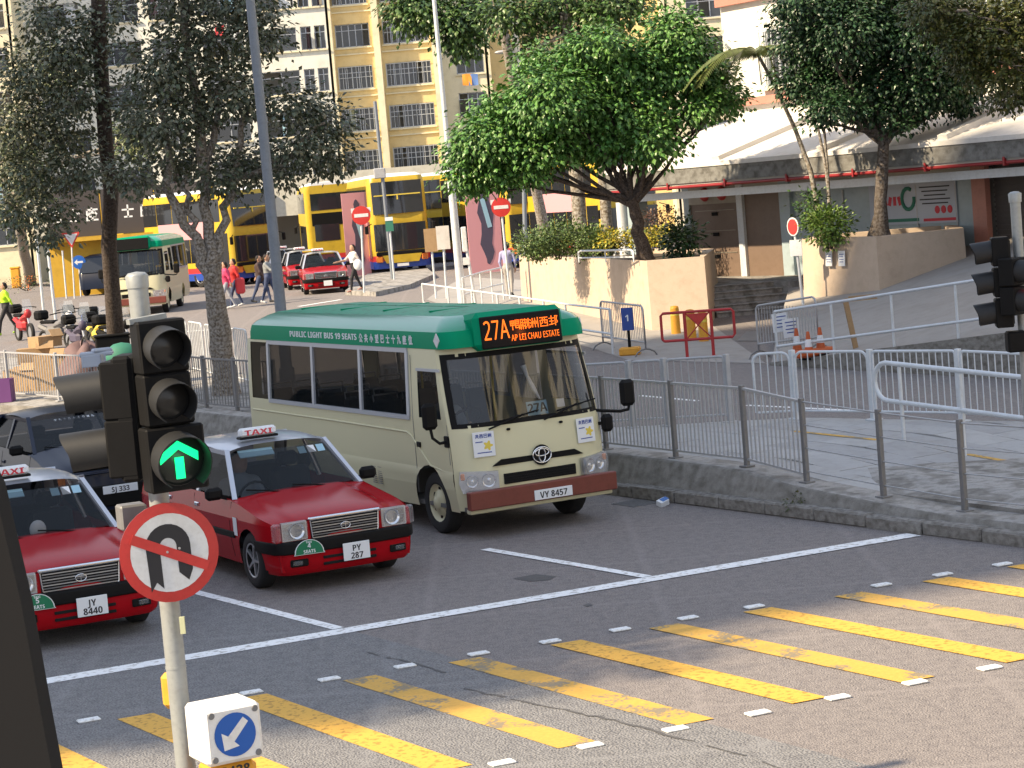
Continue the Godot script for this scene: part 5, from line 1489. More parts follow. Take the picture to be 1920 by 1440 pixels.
# ---------- buildings and planting ----------
func on_plane(u: float, v: float, p0: Vector3, n: Vector3) -> Vector3:
	var r = ray(u, v)
	return EYE + r * ((p0 - EYE).dot(n) / r.dot(n))
func wall_holes(b: MB, x0: float, x1: float, y0: float, y1: float, holes: Array, deep: float):
	# wall in the local z = 0 plane facing +z, with reveals round every opening
	var ex = []; var ey = []
	for h in holes: ex.append_array([h[0], h[1]]); ey.append_array([h[2], h[3]])
	var xs = with_cuts(x0, x1, 1e6, ex); var ys = with_cuts(y0, y1, 1e6, ey)
	for j in ys.size() - 1:
		var run = x0; var cy: float = (ys[j] + ys[j + 1]) * 0.5
		var open = false
		for i in xs.size():
			var inside = false
			if i < xs.size() - 1:
				var cx: float = (xs[i] + xs[i + 1]) * 0.5
				for h in holes:
					if cx > h[0] and cx < h[1] and cy > h[2] and cy < h[3]: inside = true
			else: inside = true
			if inside and not open:
				if xs[i] > run + 1e-5: b.quad(Vector3(run, ys[j], 0), Vector3(xs[i], ys[j], 0), Vector3(xs[i], ys[j + 1], 0), Vector3(run, ys[j + 1], 0))
				open = true
			if not inside and open:
				run = xs[i]; open = false
	for h in holes:
		b.quad(Vector3(h[0], h[2], 0), Vector3(h[1], h[2], 0), Vector3(h[1], h[2], -deep), Vector3(h[0], h[2], -deep))
		b.quad(Vector3(h[0], h[3], -deep), Vector3(h[1], h[3], -deep), Vector3(h[1], h[3], 0), Vector3(h[0], h[3], 0))
		b.quad(Vector3(h[0], h[2], -deep), Vector3(h[0], h[3], -deep), Vector3(h[0], h[3], 0), Vector3(h[0], h[2], 0))
		b.quad(Vector3(h[1], h[2], 0), Vector3(h[1], h[3], 0), Vector3(h[1], h[3], -deep), Vector3(h[1], h[2], -deep))
func window(parent: Node, h: Array, z: float, mull: int, fm: Material, grille := false, open := 0):
	var w = Node3D.new(); w.name = "window"; parent.add_child(w, true)
	var W: float = h[1] - h[0]; var H: float = h[3] - h[2]
	w.position = Vector3(h[0], h[2], z)
	var f = MB.new(); var t = 0.05
	f.box(Vector3(W * 0.5, t * 0.5, 0), Vector3(W, t, 0.06)); f.box(Vector3(W * 0.5, H - t * 0.5, 0), Vector3(W, t, 0.06))
	for k in mull + 1: f.box(Vector3(clampf(W * k / mull, t * 0.5, W - t * 0.5), H * 0.5, 0.002), Vector3(t, H - 0.001, 0.056))
	f.box(Vector3(W * 0.5, H * 0.72, 0.001), Vector3(W, t * 0.8, 0.05))
	part(f, "frame", fm, w)
	for k in mull:
		var g = MB.new()
		if k == open:
			g.box(Vector3(W * (k + 0.06) / mull, H * 0.36, 0.22), Vector3(0.03, H * 0.66, 0.42))
			part(g, "open_pane", M.glass_house, w)
		else:
			g.box(Vector3(W * (k + 0.5) / mull, H * 0.5, -0.03), Vector3(W / mull - t, H - t, 0.008))
			part(g, "pane", [M.glass_house, M.glass_house, M.glass_dark][rng.randi() % 3], w)
	if rng.randf() < 0.7:
		var c = MB.new()
		var cw = W * rng.randf_range(0.2, 0.5); var cx = rng.randf_range(0.05, W - cw)
		var rows = [PackedVector3Array(), PackedVector3Array()]
		for k in 13:
			rows[0].append(Vector3(cx + cw * k / 12.0, 0.05, -0.14 + 0.04 * (k % 2))); rows[1].append(Vector3(cx + cw * k / 12.0, H - 0.05, -0.14 + 0.04 * (k % 2)))
		c.grid(rows); part(c, "curtain", [M.paper, M.curtain, M.tarp, M.paper_blue][rng.randi() % 4], w)
	if grille:
		var gb = MB.new()
		for k in int(W / 0.28) + 1: gb.box(Vector3(k * 0.28, H * 0.5, 0.3), Vector3(0.024, H, 0.024))
		for y in [0.02, H * 0.5, H - 0.05]: gb.box(Vector3(W * 0.5, y, 0.3), Vector3(W, 0.03, 0.024))
		for x in [0.02, W - 0.02]: gb.box(Vector3(x, H * 0.25, 0.15), Vector3(0.03, 0.03, 0.3))
		part(gb, "window_grille", M.galv_pale, w)
	var sl = MB.new(); sl.box(Vector3(W * 0.5, -0.06, 0.16), Vector3(W + 0.2, 0.1, 0.36)); part(sl, "sill", M.wall_cream, w)

func build_tower():
	var z = -140.0
	var X = func(u): return P(u, 200, 140).x
	var t = thing("housing_block", "tall yellow and cream housing estate block rising behind the bus terminus", "building", Vector3(0, 0.9, z))
	var rows = []
	for k in 9: rows.append(-0.9 + 4.0 + 2.6 * k)
	var seg = func(u0, u1, zz, m, ups, wins, mull, grille, yo := 0.0):
		var b = MB.new(); var holes = []
		for w in wins:
			for y in rows: holes.append([X.call(w[0]), X.call(w[1]), y - 0.7 + yo, y + 0.72 + yo])
		b.X = T(Vector3(0, 0, zz)); wall_holes(b, X.call(u0), X.call(u1), 0.0, 24.0, holes, 0.35)
		part(b, "wall", m, t)
		var ib = MB.new(); ib.X = T(Vector3(0, 0, zz)); ib.quad(Vector3(X.call(u0), 0, -1.6), Vector3(X.call(u1), 0, -1.6), Vector3(X.call(u1), 24, -1.6), Vector3(X.call(u0), 24, -1.6)); part(ib, "inner_wall", M.shop_dark, t)
		for h in holes:
			if h[2] < 16.5: window(t, h, zz - 0.2, mull, M.alu_frame, grille and rng.randf() < 0.75, rng.randi() % (mull + 2))
	seg.call(-260, 60, 4.0, M.wall_cream, [], [[-200, -120], [-60, 50]], 3, false)
	seg.call(60, 360, 1.0, M.wall_white, [], [[90, 170], [200, 280], [300, 350]], 3, false)
	seg.call(360, 632, 1.0, M.wall_white, [], [[395, 470], [500, 570], [578, 598], [604, 624]], 2, false)
	seg.call(632, 712, 0.0, M.wall_yellow, [], [[640, 704]], 5, true)
	seg.call(724, 820, 0.0, M.wall_yellow, [], [[730, 814]], 6, true)
	seg.call(834, 922, 0.0, M.wall_cream, [], [[862, 914]], 3, false, 0.4)
	seg.call(922, 1260, -3.0, M.wall_yellow, [], [[1120, 1178]], 3, false, 0.2)
	seg.call(1260, 1500, 0.0, M.wall_cream, [], [[1300, 1390]], 4, false)
	for u in [[712, 724], [820, 834]]:
		var b = MB.new(); b.box(Vector3((X.call(u[0]) + X.call(u[1])) * 0.5, 12, 0.3), Vector3(X.call(u[1]) - X.call(u[0]), 24, 1.4)); part(b, "fin", M.wall_cream, t)
	for q in [[60, 2.5, 3.0], [632, 0.5, 1.0], [922, -1.5, 3.0], [1260, -1.5, 3.0]]:
		var b = MB.new(); b.box(Vector3(X.call(q[0]), 12, q[1] - 0.05), Vector3(0.3, 24, q[2] + 0.1)); part(b, "return_wall", M.wall_cream, t)
	# slab bands under each window row of the yellow bays
	for y in rows:
		for s in [[632.0, 712.0], [724.0, 820.0]]:
			var b = MB.new(); b.box(Vector3((X.call(s[0]) + X.call(s[1])) * 0.5, y - 1.15, 0.06), Vector3(X.call(s[1]) - X.call(s[0]) - 0.1, 0.08, 0.12)); part(b, "band", M.wall_cream, t)
	var dp = MB.new(); dp.cyl(Vector3(X.call(978), 0, -2.8), Vector3(X.call(978), 24, -2.8), 0.25, 0.25, 8); part(dp, "downpipe", M.wall_white, t)
	# washing on poles under the windows
	for q in [[876, 150, M.cloth_orange, "orange towel hung beside a blue one under a cream-bay window"], [888, 150, M.cloth_blue, "blue towel hung beside an orange one under a cream-bay window"], [850, 85, M.cloth_blue, "blue shirt hung alone on the cream bay of the housing block"], [412, 58, M.cloth_red, "red garment hung on the white part of the housing block"], [436, 60, M.paper, "white garment hung beside the red one on the housing block"], [1130, 62, M.cloth_orange, "orange garment hung at the recessed yellow wall"], [1146, 66, M.paper, "white garment hung at the recessed yellow wall"]]:
		var p = P(q[0], q[1], 138.6)
		var b = MB.new()
		b.grid([PackedVector3Array([Vector3(-0.28, 0.35, 0), Vector3(0, 0.38, 0.06), Vector3(0.28, 0.35, 0)]), PackedVector3Array([Vector3(-0.3, -0.3, 0.04), Vector3(0, -0.34, -0.04), Vector3(0.27, -0.32, 0.03)])])
		var o = part(b, "laundry", q[2], self, T(p)); tag(o, q[3], "laundry", "washing on the housing block")
	# podium with a dark arcade
	var pd = thing("podium", "pale concrete podium with a dark open arcade behind the parked buses", "building", Vector3(0, 0.9, -126))
	var b = MB.new(); b.box(Vector3(-9.0, 3.9, -4), Vector3(34, 2.2, 8)); part(b, "slab", M.wall_shop, pd)
	b = MB.new(); b.box(Vector3(-9.0, 1.4, -7.5), Vector3(34, 2.8, 0.3)); part(b, "back_wall", M.shop_dark, pd)
	for k in 7:
		b = MB.new(); b.box(Vector3(-24.0 + k * 5.0, 1.4, -0.5), Vector3(0.5, 2.8, 0.5)); part(b, "column", M.wall_shop, pd)
	b = MB.new(); b.bbox(Vector3(P(480, 350, 126).x, 4.1, 0.25), Vector3(0.9, 0.9, 0.5), 0.05); part(b, "air_conditioner", M.galv, pd)

func build_shops():
	var C0 = Vector3(4.28, 0, -62.0); var C1 = Vector3(11.4, 0, -50.0)
	var e = (C1 - C0).normalized()
	var n = Vector3(-e.z, 0, e.x)            # towards the street
	if n.z < 0: n = -n
	var yaw = atan2(-e.z, e.x)               # local +x runs along the front to the right, +z out to the street
	var t = thing("shop_parade", "low shop parade with a white sloping canopy roof and blue-grey shopfront", "building", C0 - n * 2.2 + Vector3(0, 1.2, 0), yaw)
	var F = func(u, v): return t.transform.affine_inverse() * on_plane(u, v, C0 - n * 2.2, n)
	var L = 26.0
	# canopy: fascia beam, sloping white roof with ribs, soffit, lower beam and red pipe
	var b = MB.new(); b.box(Vector3(L * 0.5 - 1.0, 2.95, 2.2), Vector3(L + 2, 0.5, 0.3)); part(b, "fascia", M.canopy_edge, t)
	b = MB.new(); b.quad(Vector3(-2, 3.21, 2.38), Vector3(L, 3.21, 2.38), Vector3(L, 4.35, -1.8), Vector3(-2, 4.35, -1.8)); b.quad(Vector3(-2, 3.1, 2.38), Vector3(L, 3.1, 2.38), Vector3(L, 3.21, 2.38), Vector3(-2, 3.21, 2.38)); b.quad(Vector3(-2, 3.21, 2.38), Vector3(-2, 4.35, -1.8), Vector3(-2, 3.0, -1.8), Vector3(-2, 3.0, 2.3)); part(b, "canopy_roof", M.canopy_white, t)
	for x in [3.2, 7.6, 12.0, 16.4]:
		b = MB.new(); b.bar(Vector3(x, 3.27, 2.3), Vector3(x, 4.4, -1.75), 0.32, 0.16); part(b, "roof_rib", M.canopy_white, t)
	b = MB.new(); b.box(Vector3(L * 0.5 - 1, 2.68, 0.3), Vector3(L + 2, 0.06, 4.0)); part(b, "soffit", M.shop_dark, t)
	b = MB.new(); b.box(Vector3(L * 0.5 - 1, 2.38, 1.7), Vector3(L + 2, 0.2, 0.12)); part(b, "beam", M.galv_pale, t)
	b = MB.new(); b.tube([Vector3(-2, 2.6, 2.3), Vector3(L, 2.62, 2.3)], 0.042, 8); part(b, "red_pipe", M.pipe_red, t)
	for k in 6:
		b = MB.new(); b.box(Vector3(1.0 + k * 2.6, 2.64, 2.3), Vector3(0.06, 0.2, 0.14)); part(b, "pipe_clamp", M.pipe_red, t)
	# front wall pieces from left to right
	var x = []
	for u in [1290, 1300, 1392, 1403, 1472, 1492, 1838, 1846, 1872, 2100]: x.append(F.call(u, 440).x)
	var slab = func(called, i, j, y0, y1, m, zz := 0.0):
		var q = MB.new(); q.box(Vector3((x[i] + x[j]) * 0.5, (y0 + y1) * 0.5, zz), Vector3(x[j] - x[i] - 0.004, y1 - y0, 0.16)); return part(q, called, m, t)
	slab.call("lift_door_surround", 0, 1, 0.0, 2.6, M.shop_blue)
	slab.call("panel_header", 1, 2, 2.05, 2.6, M.door_metal)
	var pnl: Node3D = slab.call("metal_door", 1, 2, 0.0, 2.05, M.door_brown, -0.05)
	for q in [0.28, 0.58, 0.86]:
		var v = MB.new(); v.box(Vector3(lerpf(x[1], x[2], 0.5), 2.05 * q, 0.045), Vector3(0.26, 0.1, 0.03)); part(v, "door_vent", M.black_matt, pnl)
		v = MB.new(); v.box(Vector3(lerpf(x[1], x[2], 0.5), 2.05 * q + 0.1, 0.04), Vector3((x[2] - x[1]) * 0.8, 0.02, 0.02)); part(v, "door_rail", M.door_metal, pnl)
	for k in 2:
		var v = MB.new(); v.X = Transform3D(Basis(Vector3(1, 0, 0), PI / 2), Vector3(lerpf(x[1], x[2], 0.35 + 0.35 * k), 2.33, 0.12)); v.lathe([Vector2(0, 0.06), Vector2(0.16, 0.05), Vector2(0.2, 0.0), Vector2(0.2, -0.06)], 16); part(v, "alarm_bell", M.red_paint, t)
	slab.call("post", 2, 3, 0.0, 2.6, M.galv_pale, 0.06)
	slab.call("brown_door", 3, 4, 0.0, 2.4, M.door_brown, -0.03)
	slab.call("door_header", 3, 4, 2.4, 2.6, M.shop_dark)
	slab.call("frame_post", 4, 5, 0.0, 2.6, M.shop_blue, 0.05)
	var sf: Node3D = slab.call("shopfront", 5, 6, 0.0, 2.25, M.shop_blue, -0.05)
	slab.call("shop_transom", 5, 6, 2.25, 2.6, M.shop_dark)
	for k in 5:
		var v = MB.new(); v.box(Vector3(lerpf(x[5], x[6], k / 5.0 + 0.1), 1.1, 0.05), Vector3(0.04, 2.2, 0.04)); part(v, "mullion", M.galv, sf)
	slab.call("frame_post", 6, 7, 0.0, 2.6, M.shop_blue, 0.03)
	slab.call("tiled_pillar", 7, 8, 0.0, 2.6, M.tile_pink, 0.25)
	var sh: Node3D = slab.call("shutter", 8, 9, 0.0, 2.6, M.shutter, -0.05)
	for k in 22:
		var v = MB.new(); v.box(Vector3((x[8] + x[9]) * 0.5, 0.06 + k * 0.115, 0.045), Vector3(x[9] - x[8], 0.05, 0.04)); part(v, "shutter_slat", M.shutter, sh)
	b = MB.new(); b.box(Vector3(L * 0.5 - 1, 1.35, -4.2), Vector3(L + 2, 2.7, 8.0)); part(b, "block", M.shop_dark, t)
	# street-side white column at the end of the canopy
	var cp: Vector3 = F.call(1283, 430)
	b = MB.new(); b.cyl(Vector3(cp.x - 0.3, -0.6, 1.9), Vector3(cp.x - 0.3, 2.3, 1.9), 0.16, 0.16, 14); part(b, "column", M.galv_pale, t)
	b = MB.new(); b.box(Vector3(cp.x + 0.05, 0.9, 1.6), Vector3(0.3, 2.8, 0.5)); part(b, "end_pier", M.shop_blue, t)
	# community notice poster on the glass
	var a0: Vector3 = F.call(1632, 352); var a1: Vector3 = F.call(1800, 412)
	var po = thing("poster", "large pale notice poster with green swirl and cartoon figures on the shopfront glass", "poster", t.transform * Vector3((a0.x + a1.x) * 0.5, (a0.y + a1.y) * 0.5, 0.06), yaw)
	var W: float = a1.x - a0.x; var H: float = absf(a0.y - a1.y) * 1.1
	b = MB.new(); b.box(Vector3.ZERO, Vector3(W, H, 0.01)); part(b, "sheet", M.poster, po)
	b = MB.new()
	for k in 6: b.box(Vector3(-W * 0.42 + k * W * 0.055, 0.08 * H, 0.008), Vector3(W * 0.035, H * 0.22, 0.004), Basis(Vector3(0, 0, 1), 0.3 * (k % 3) - 0.3))
	part(b, "printed_heading", M.ink_red, po)
	b = MB.new()
	var sp = []
	for k in 14: sp.append(Vector3(-W * 0.04 + W * 0.07 * cos(k * 0.42 + 1.0), H * 0.12 + H * 0.26 * sin(k * 0.42 + 1.0), 0.008))
	b.tube(sp, W * 0.016, 6); b.box(Vector3(-W * 0.18, -H * 0.4, 0.008), Vector3(W * 0.5, H * 0.08, 0.004)); part(b, "printed_swirl", M.pvc_green, po)
	b = MB.new()
	for k in 5: b.box(Vector3(W * 0.26, H * (0.38 - k * 0.1), 0.008), Vector3(W * (0.34 - 0.05 * (k % 3)), H * 0.03, 0.004))
	part(b, "printed_text", M.ink, po)
	b = MB.new()
	for k in 3: b.ball(Vector3(W * (0.28 + 0.07 * k), -H * 0.18, 0.006), Vector3(W * 0.03, H * 0.1, 0.006), 8, 5)
	b.box(Vector3(W * 0.3, -H * 0.42, 0.008), Vector3(W * 0.36, H * 0.07, 0.004)); part(b, "printed_figures", M.ink_red, po)
	# block of flats above the shops
	var w = thing("flats", "white block of flats with blue-framed windows above the shop canopy", "building", C0 - n * 4.0 + Vector3(0, 1.2, 0), yaw)
	var holes = []
	for r in 4:
		for k in 5: holes.append([0.3 + k * 4.2, 2.4 + k * 4.2, 5.2 + r * 2.9, 6.8 + r * 2.9])
	b = MB.new(); wall_holes(b, -1.6, L, 3.5, 16.0, holes, 0.3); part(b, "wall", M.wall_white, w)
	b = MB.new(); b.quad(Vector3(-1.6, 0, 0), Vector3(-1.6, 16, 0), Vector3(-1.6, 16, -10), Vector3(-1.6, 0, -10)); part(b, "end_wall", M.wall_white, w)
	b = MB.new(); b.quad(Vector3(-1.6, 3.5, -1.5), Vector3(L, 3.5, -1.5), Vector3(L, 16, -1.5), Vector3(-1.6, 16, -1.5)); part(b, "inner_wall", M.shop_dark, w)
	for h in holes: window(w, h, -0.15, 4, M.galv_pale, true, rng.randi() % 5)
	for r in 4:
		b = MB.new(); b.box(Vector3(L * 0.5 - 0.8, 4.85 + r * 2.9, 0.1), Vector3(L + 1.6, 0.22, 0.2)); part(b, "band", M.tile_pink, w)
	# air-conditioning gear on the canopy
	# landing and steps up from the street
	var A = F.call(1292, 515); var B = F.call(1500, 515)
	var ld = MB.new(); ld.X = t.transform
	ld.box(Vector3(L * 0.5 - 1.2, -0.35, 0.9), Vector3(L + 3, 0.7, 2.2)); struct(ld, "shop_landing", M.concrete)
	var spt = P(1440, 585, 56.6); spt.y = gh(spt.z)
	var stp = thing("steps", "worn concrete steps climbing between two planters to the brown doors", "steps", spt, 0.05)
	for k in 5:
		var dep = 0.32 if k < 4 else 2.2
		var top = 0.15 * (k + 1)
		b = MB.new(); b.bbox(Vector3(0.05, top * 0.5 - 0.15, -0.16 - k * 0.32 - (dep - 0.32) * 0.5), Vector3(2.7, top + 0.3, dep - 0.002), 0.015); b.bbox(Vector3(0.05, top - 0.02, 0.015 - k * 0.32), Vector3(2.72, 0.042, 0.06), 0.012)
		part(b, "step", M.concrete, stp)

func planter_box(called: String, label: String, pts: Array, top: float, m: Material) -> Node3D:
	# open planter: walls with thickness, battered slightly, soil inside; pts run counter-clockwise seen from above
	var t = thing(called, label, "planter")
	var poly = PackedVector2Array()
	for p in pts: poly.append(v2(p))
	var inner: PackedVector2Array = Geometry2D.offset_polygon(poly, -0.28)[0]
	var n = pts.size()
	for i in n:
		var a: Vector2 = poly[i]; var c: Vector2 = poly[(i + 1) % n]
		var b = MB.new()
		var ctr = Vector2.ZERO
		for p in poly: ctr += p / n
		var ina = a + (ctr - a).normalized() * 0.36; var inc = c + (ctr - c).normalized() * 0.36
		var oa = a + (a - ctr).normalized() * 0.07; var oc = c + (c - ctr).normalized() * 0.07
		var d = (c - a).normalized() * 0.0
		b.quad(Vector3(oa.x, gh(a.y) - 0.3, oa.y), Vector3(oc.x, gh(c.y) - 0.3, oc.y), Vector3(c.x, top, c.y), Vector3(a.x, top, a.y))
		b.quad(Vector3(a.x, top, a.y), Vector3(c.x, top, c.y), Vector3(inc.x, top, inc.y), Vector3(ina.x, top, ina.y))
		b.quad(Vector3(inc.x, top, inc.y), Vector3(ina.x, top, ina.y), Vector3(ina.x, top - 0.5, ina.y), Vector3(inc.x, top - 0.5, inc.y))
		part(b, "wall", m, t)
	var sb = MB.new()
	var ix = Geometry2D.triangulate_polygon(inner)
	for k in range(0, ix.size(), 3):
		var w = []
		for j in 3: w.append(Vector3(inner[ix[k + j]].x, top - 0.12, inner[ix[k + j]].y))
		if (w[1] - w[0]).cross(w[2] - w[0]).y < 0: sb.tri(w[0], w[2], w[1])
		else: sb.tri(w[0], w[1], w[2])
	part(sb, "soil", M.soil, t)
	return t
func shrub(called: String, label: String, c: Vector3, r: Vector3, n: int, per: int, size: float, cols: Array, group := "") -> Node3D:
	var t = thing(called, label, "shrub", Vector3(c.x, c.y - r.y, c.z), 0.0, group)
	var b = MB.new()
	leaves(b, [[Vector3(0, r.y, 0), r, n]], per, size, cols, 0.0)
	tag(part(b, "foliage", M.leaf, t), "", "", "", "stuff")
	var s = MB.new()
	for k in 5:
		var a = TAU * k / 5
		limb(s, Vector3(cos(a) * 0.05, -0.1, sin(a) * 0.05), Vector3(cos(a) * r.x * 0.6, r.y * 1.2, sin(a) * r.z * 0.6), 0.02, 0.006, 0.03, 5, 4)
	tag(part(s, "stems", M.bark_dark, t), "", "", "", "stuff")
	return t
func blobs(d: float, list: Array, depth: float, dens: float) -> Array:
	# list of [u, v, half width, half height] in photograph pixels, at distance d
	var out = []
	for q in list:
		var dd: float = d + (q[4] if q.size() > 4 else rng.randf_range(-0.4, 0.4) * depth)
		var c = P(q[0], q[1], dd)
		var rx: float = q[2] * dd / F; var ry: float = q[3] * dd / F
		var rz: float = minf(depth, (rx + ry) * 0.6)
		out.append([c, Vector3(rx, ry, rz), int(dens * pow(rx * ry * rz, 0.67) * 10.0) + 4])
	return out
func build_planting():
	# planter under the spreading tree
	var A = G(980, 563); var B = P(1223, 623, 54.6); var C = P(1328, 586, 54.3)
	var D = C + Vector3(0.75, 0, -5.2); var E = A + Vector3(2.2, 0, -1.2)
	planter_box("planter", "long sunlit peach-painted planter wall below the spreading tree", [A, B, C, D, E], 2.12, M.planter)
	var br = thing("planter_rail", "short white two-bar rail on top of the peach planter", "railing")
	var r0 = P(1085, 478, 58.0); var r1 = P(1188, 482, 55.2)
	r0.y = 2.12; r1.y = 2.12
	var rb = MB.new(); var u = Vector3.UP
	rb.tube([r0 + u * 0.06, r0 + u * 0.24, r0.lerp(r1, 0.04) + u * 0.28, r0.lerp(r1, 0.96) + u * 0.28, r1 + u * 0.24, r1 + u * 0.06], 0.025, 8); rb.tube([r0 + u * 0.1, r1 + u * 0.1], 0.02, 8); part(rb, "bars", M.galv_pale, br)
	for k in 3:
		var pb = MB.new(); pb.cyl(r0.lerp(r1, k * 0.5) - u * 0.02, r0.lerp(r1, k * 0.5) + u * 0.27, 0.02, 0.02, 8); part(pb, "post", M.galv_pale, br)
	var green = [Color(0.075, 0.18, 0.035), Color(0.1, 0.22, 0.045), Color(0.055, 0.14, 0.028), Color(0.12, 0.25, 0.06)]
	var hb = P(1214, 482, 55.8); hb.y = 2.0
	var bl = blobs(55.5, [[885, 285, 50, 40], [915, 255, 60, 45], [965, 225, 80, 60], [1030, 185, 90, 65], [1100, 150, 85, 60], [1160, 130, 70, 50], [1230, 130, 60, 60], [1262, 60, 55, 40], [1290, 110, 55, 60], [1330, 160, 50, 45], [1360, 185, 34, 28], [1310, 205, 40, 25], [1180, 205, 90, 60], [1090, 245, 100, 55], [1010, 275, 70, 45], [940, 305, 60, 45], [880, 335, 40, 30], [1230, 260, 40, 45], [1150, 275, 60, 30], [1000, 325, 26, 16], [1010, 110, 30, 20], [1120, 85, 70, 28]], 1.9, 40.0)
	var ht = tree("spreading_tree", "broad heart-leaved tree spreading over the peach planter", hb, P(1183, 372, 55.5), 0.19, bl, 9, 0.145, green, M.bark_dark, 0.9, 1.6)
	# a few single big leaves standing off the crown
	var lm = MB.new(); leaves(lm, [[Vector3.ZERO, Vector3(0.001, 0.001, 0.001), 1]], 1, 0.13, [Color(0.3, 0.24, 0.03)], 0.6)
	for k in 9:
		var q: Array = bl[rng.randi() % bl.size()]
		var d = Vector3(rng.randfn(), rng.randfn(), absf(rng.randfn())).normalized()
		inst(lm.mesh(), "yellow_leaf", M.leaf, ht, T(q[0] + d * q[1] * 1.02 - hb, rng.randf() * TAU))
	# tall pale trunks behind it with leafy tops
	var tg = [Color(0.05, 0.1, 0.022), Color(0.075, 0.14, 0.03), Color(0.04, 0.08, 0.02)]
	for q in [[1085, 432, 1062, 0, 0.21], [1140, 430, 1100, 40, 0.17]]:
		var d = 65.0
		var base = P(q[0], q[1], d); base.y = 1.9
		var bb = blobs(d, [[960, 25, 60, 35], [1000, 70, 26, 40], [1040, 10, 60, 45], [1120, 10, 60, 45], [985, 100, 14, 20]] if q[0] < 1100 else [[1140, 30, 45, 40], [1180, 5, 50, 30], [1090, 75, 30, 20]], 1.5, 22.0)
		tree("tall_tree", "tall smooth pale-barked tree rising behind the spreading tree" if q[0] < 1100 else "slimmer pale-barked tree with a yellow tag behind the spreading tree", base, P(q[2], q[3], d), q[4], bb, 7, 0.17, tg, M.bark_pale, 0.8, 1.25)
	tree("street_tree", "tree with dark hanging leaf sprays in front of the yellow housing block", G(905, 545) + Vector3(2.6, 0, -8), P(905, -120, 78), 0.2, blobs(76, [[790, 20, 60, 40], [850, 45, 45, 45], [880, 75, 26, 30], [760, 5, 40, 25], [900, 20, 40, 40], [862, 95, 20, 14]], 1.4, 20.0), 7, 0.2, tg, M.bark, 0.9)
	# planter shrubs
	var sg = [Color(0.11, 0.17, 0.05), Color(0.15, 0.21, 0.07), Color(0.08, 0.13, 0.04)]
	for q in [[1000, 455, 38, 26], [1045, 448, 45, 32], [1095, 450, 45, 30], [1130, 455, 35, 22], [1010, 468, 40, 14]]:
		var bb = blobs(60.5, [q], 0.8, 16.0)[0]; shrub("shrub", "low clipped green shrub massed in the peach planter bed", bb[0], bb[1], bb[2] * 5, 8, 0.08, sg, "green shrubs in the peach planter")
	for q in [[1150, 448, 30, 14], [1190, 450, 30, 16], [1238, 442, 30, 20]]:
		var bb = blobs(60.0, [q], 0.8, 16.0)[0]; shrub("flowering_shrub", "yellow-leaved shrub beside the dark trunk in the peach planter", bb[0], bb[1], bb[2] * 4, 8, 0.08, [Color(0.5, 0.4, 0.03), Color(0.4, 0.36, 0.05), Color(0.2, 0.24, 0.05)], "yellow shrubs in the peach planter")
	var rbb = blobs(62.5, [[1240, 415, 40, 26]], 0.9, 10.0)[0]
	shrub("reddish_bush", "thin reddish-brown bush behind the dark tree trunk", rbb[0], rbb[1], rbb[2] * 4, 7, 0.07, [Color(0.12, 0.06, 0.05), Color(0.16, 0.1, 0.07)])
	var dbb = blobs(56.5, [[1278, 448, 32, 34]], 0.6, 16.0)[0]
	shrub("dark_bush", "dark glossy bush at the corner of the peach planter", dbb[0], dbb[1], dbb[2] * 4, 7, 0.12, [Color(0.02, 0.05, 0.015), Color(0.035, 0.08, 0.02)])
	# second planter on the slope
	var a2 = P(1512, 568, 54.0); var b2 = P(1650, 548, 51.2); var c2 = P(1812, 508, 52.2)
	var d2 = c2 + Vector3(0.4, 0, -3.2); var e2 = a2 + Vector3(0.8, 0, -1.9)
	planter_box("planter", "shaded pinkish-beige planter with two notices on it, on the sloping forecourt", [a2, b2, c2, d2, e2], 2.36, M.planter)
	var dirn = (b2 - a2); dirn.y = 0; dirn = dirn.normalized()
	var pn = Vector3(-dirn.z, 0, dirn.x)
	for k in 2:
		var c = a2.lerp(b2, 0.38 + 0.14 * k) - Vector3(0, 0, 0)
		var nb = MB.new(); nb.box(Vector3.ZERO, Vector3(0.27, 0.36, 0.01))
		var pos = P(1560 + 24 * k, 484, 52.85 - 0.45 * k)
		pos += pn * 0.09
		var o = part(nb, "notice", M.paper, self, T(pos, atan2(pn.x, pn.z), -0.05)); tag(o, "small white notice taped to the shaded planter wall, left of the pair" if k == 0 else "small white notice taped to the shaded planter wall, right of the pair", "notice")
		for j in 4:
			var lb = MB.new(); lb.box(Vector3(0, 0.1 - j * 0.06, 0.007), Vector3(0.18 - 0.03 * (j % 2), 0.018, 0.003)); part(lb, "printed_line", M.ink_blue, o)
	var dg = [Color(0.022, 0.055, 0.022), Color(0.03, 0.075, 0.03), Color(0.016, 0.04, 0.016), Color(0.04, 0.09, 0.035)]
	var tb = P(1648, 452, 52.6); tb.y = 2.2
	tree("planter_tree", "dense dark green tree with a flared grey trunk in the shaded planter", tb, P(1658, 250, 52.6), 0.17, blobs(52.5, [[1510, 60, 60, 60], [1580, 50, 80, 70], [1660, 40, 90, 70], [1740, 60, 80, 70], [1500, 150, 45, 40], [1560, 150, 70, 55], [1640, 150, 85, 60], [1720, 150, 80, 60], [1790, 140, 60, 55], [1560, 200, 55, 26], [1640, 205, 60, 28], [1710, 205, 50, 24], [1500, 5, 60, 40], [1600, -10, 80, 50], [1720, 0, 90, 50], [1540, 225, 26, 10], [1690, 235, 24, 12], [1800, 80, 60, 60], [1810, 180, 45, 40]], 1.8, 42.0), 9, 0.12, dg, M.bark_grey, 0.6, 2.2)
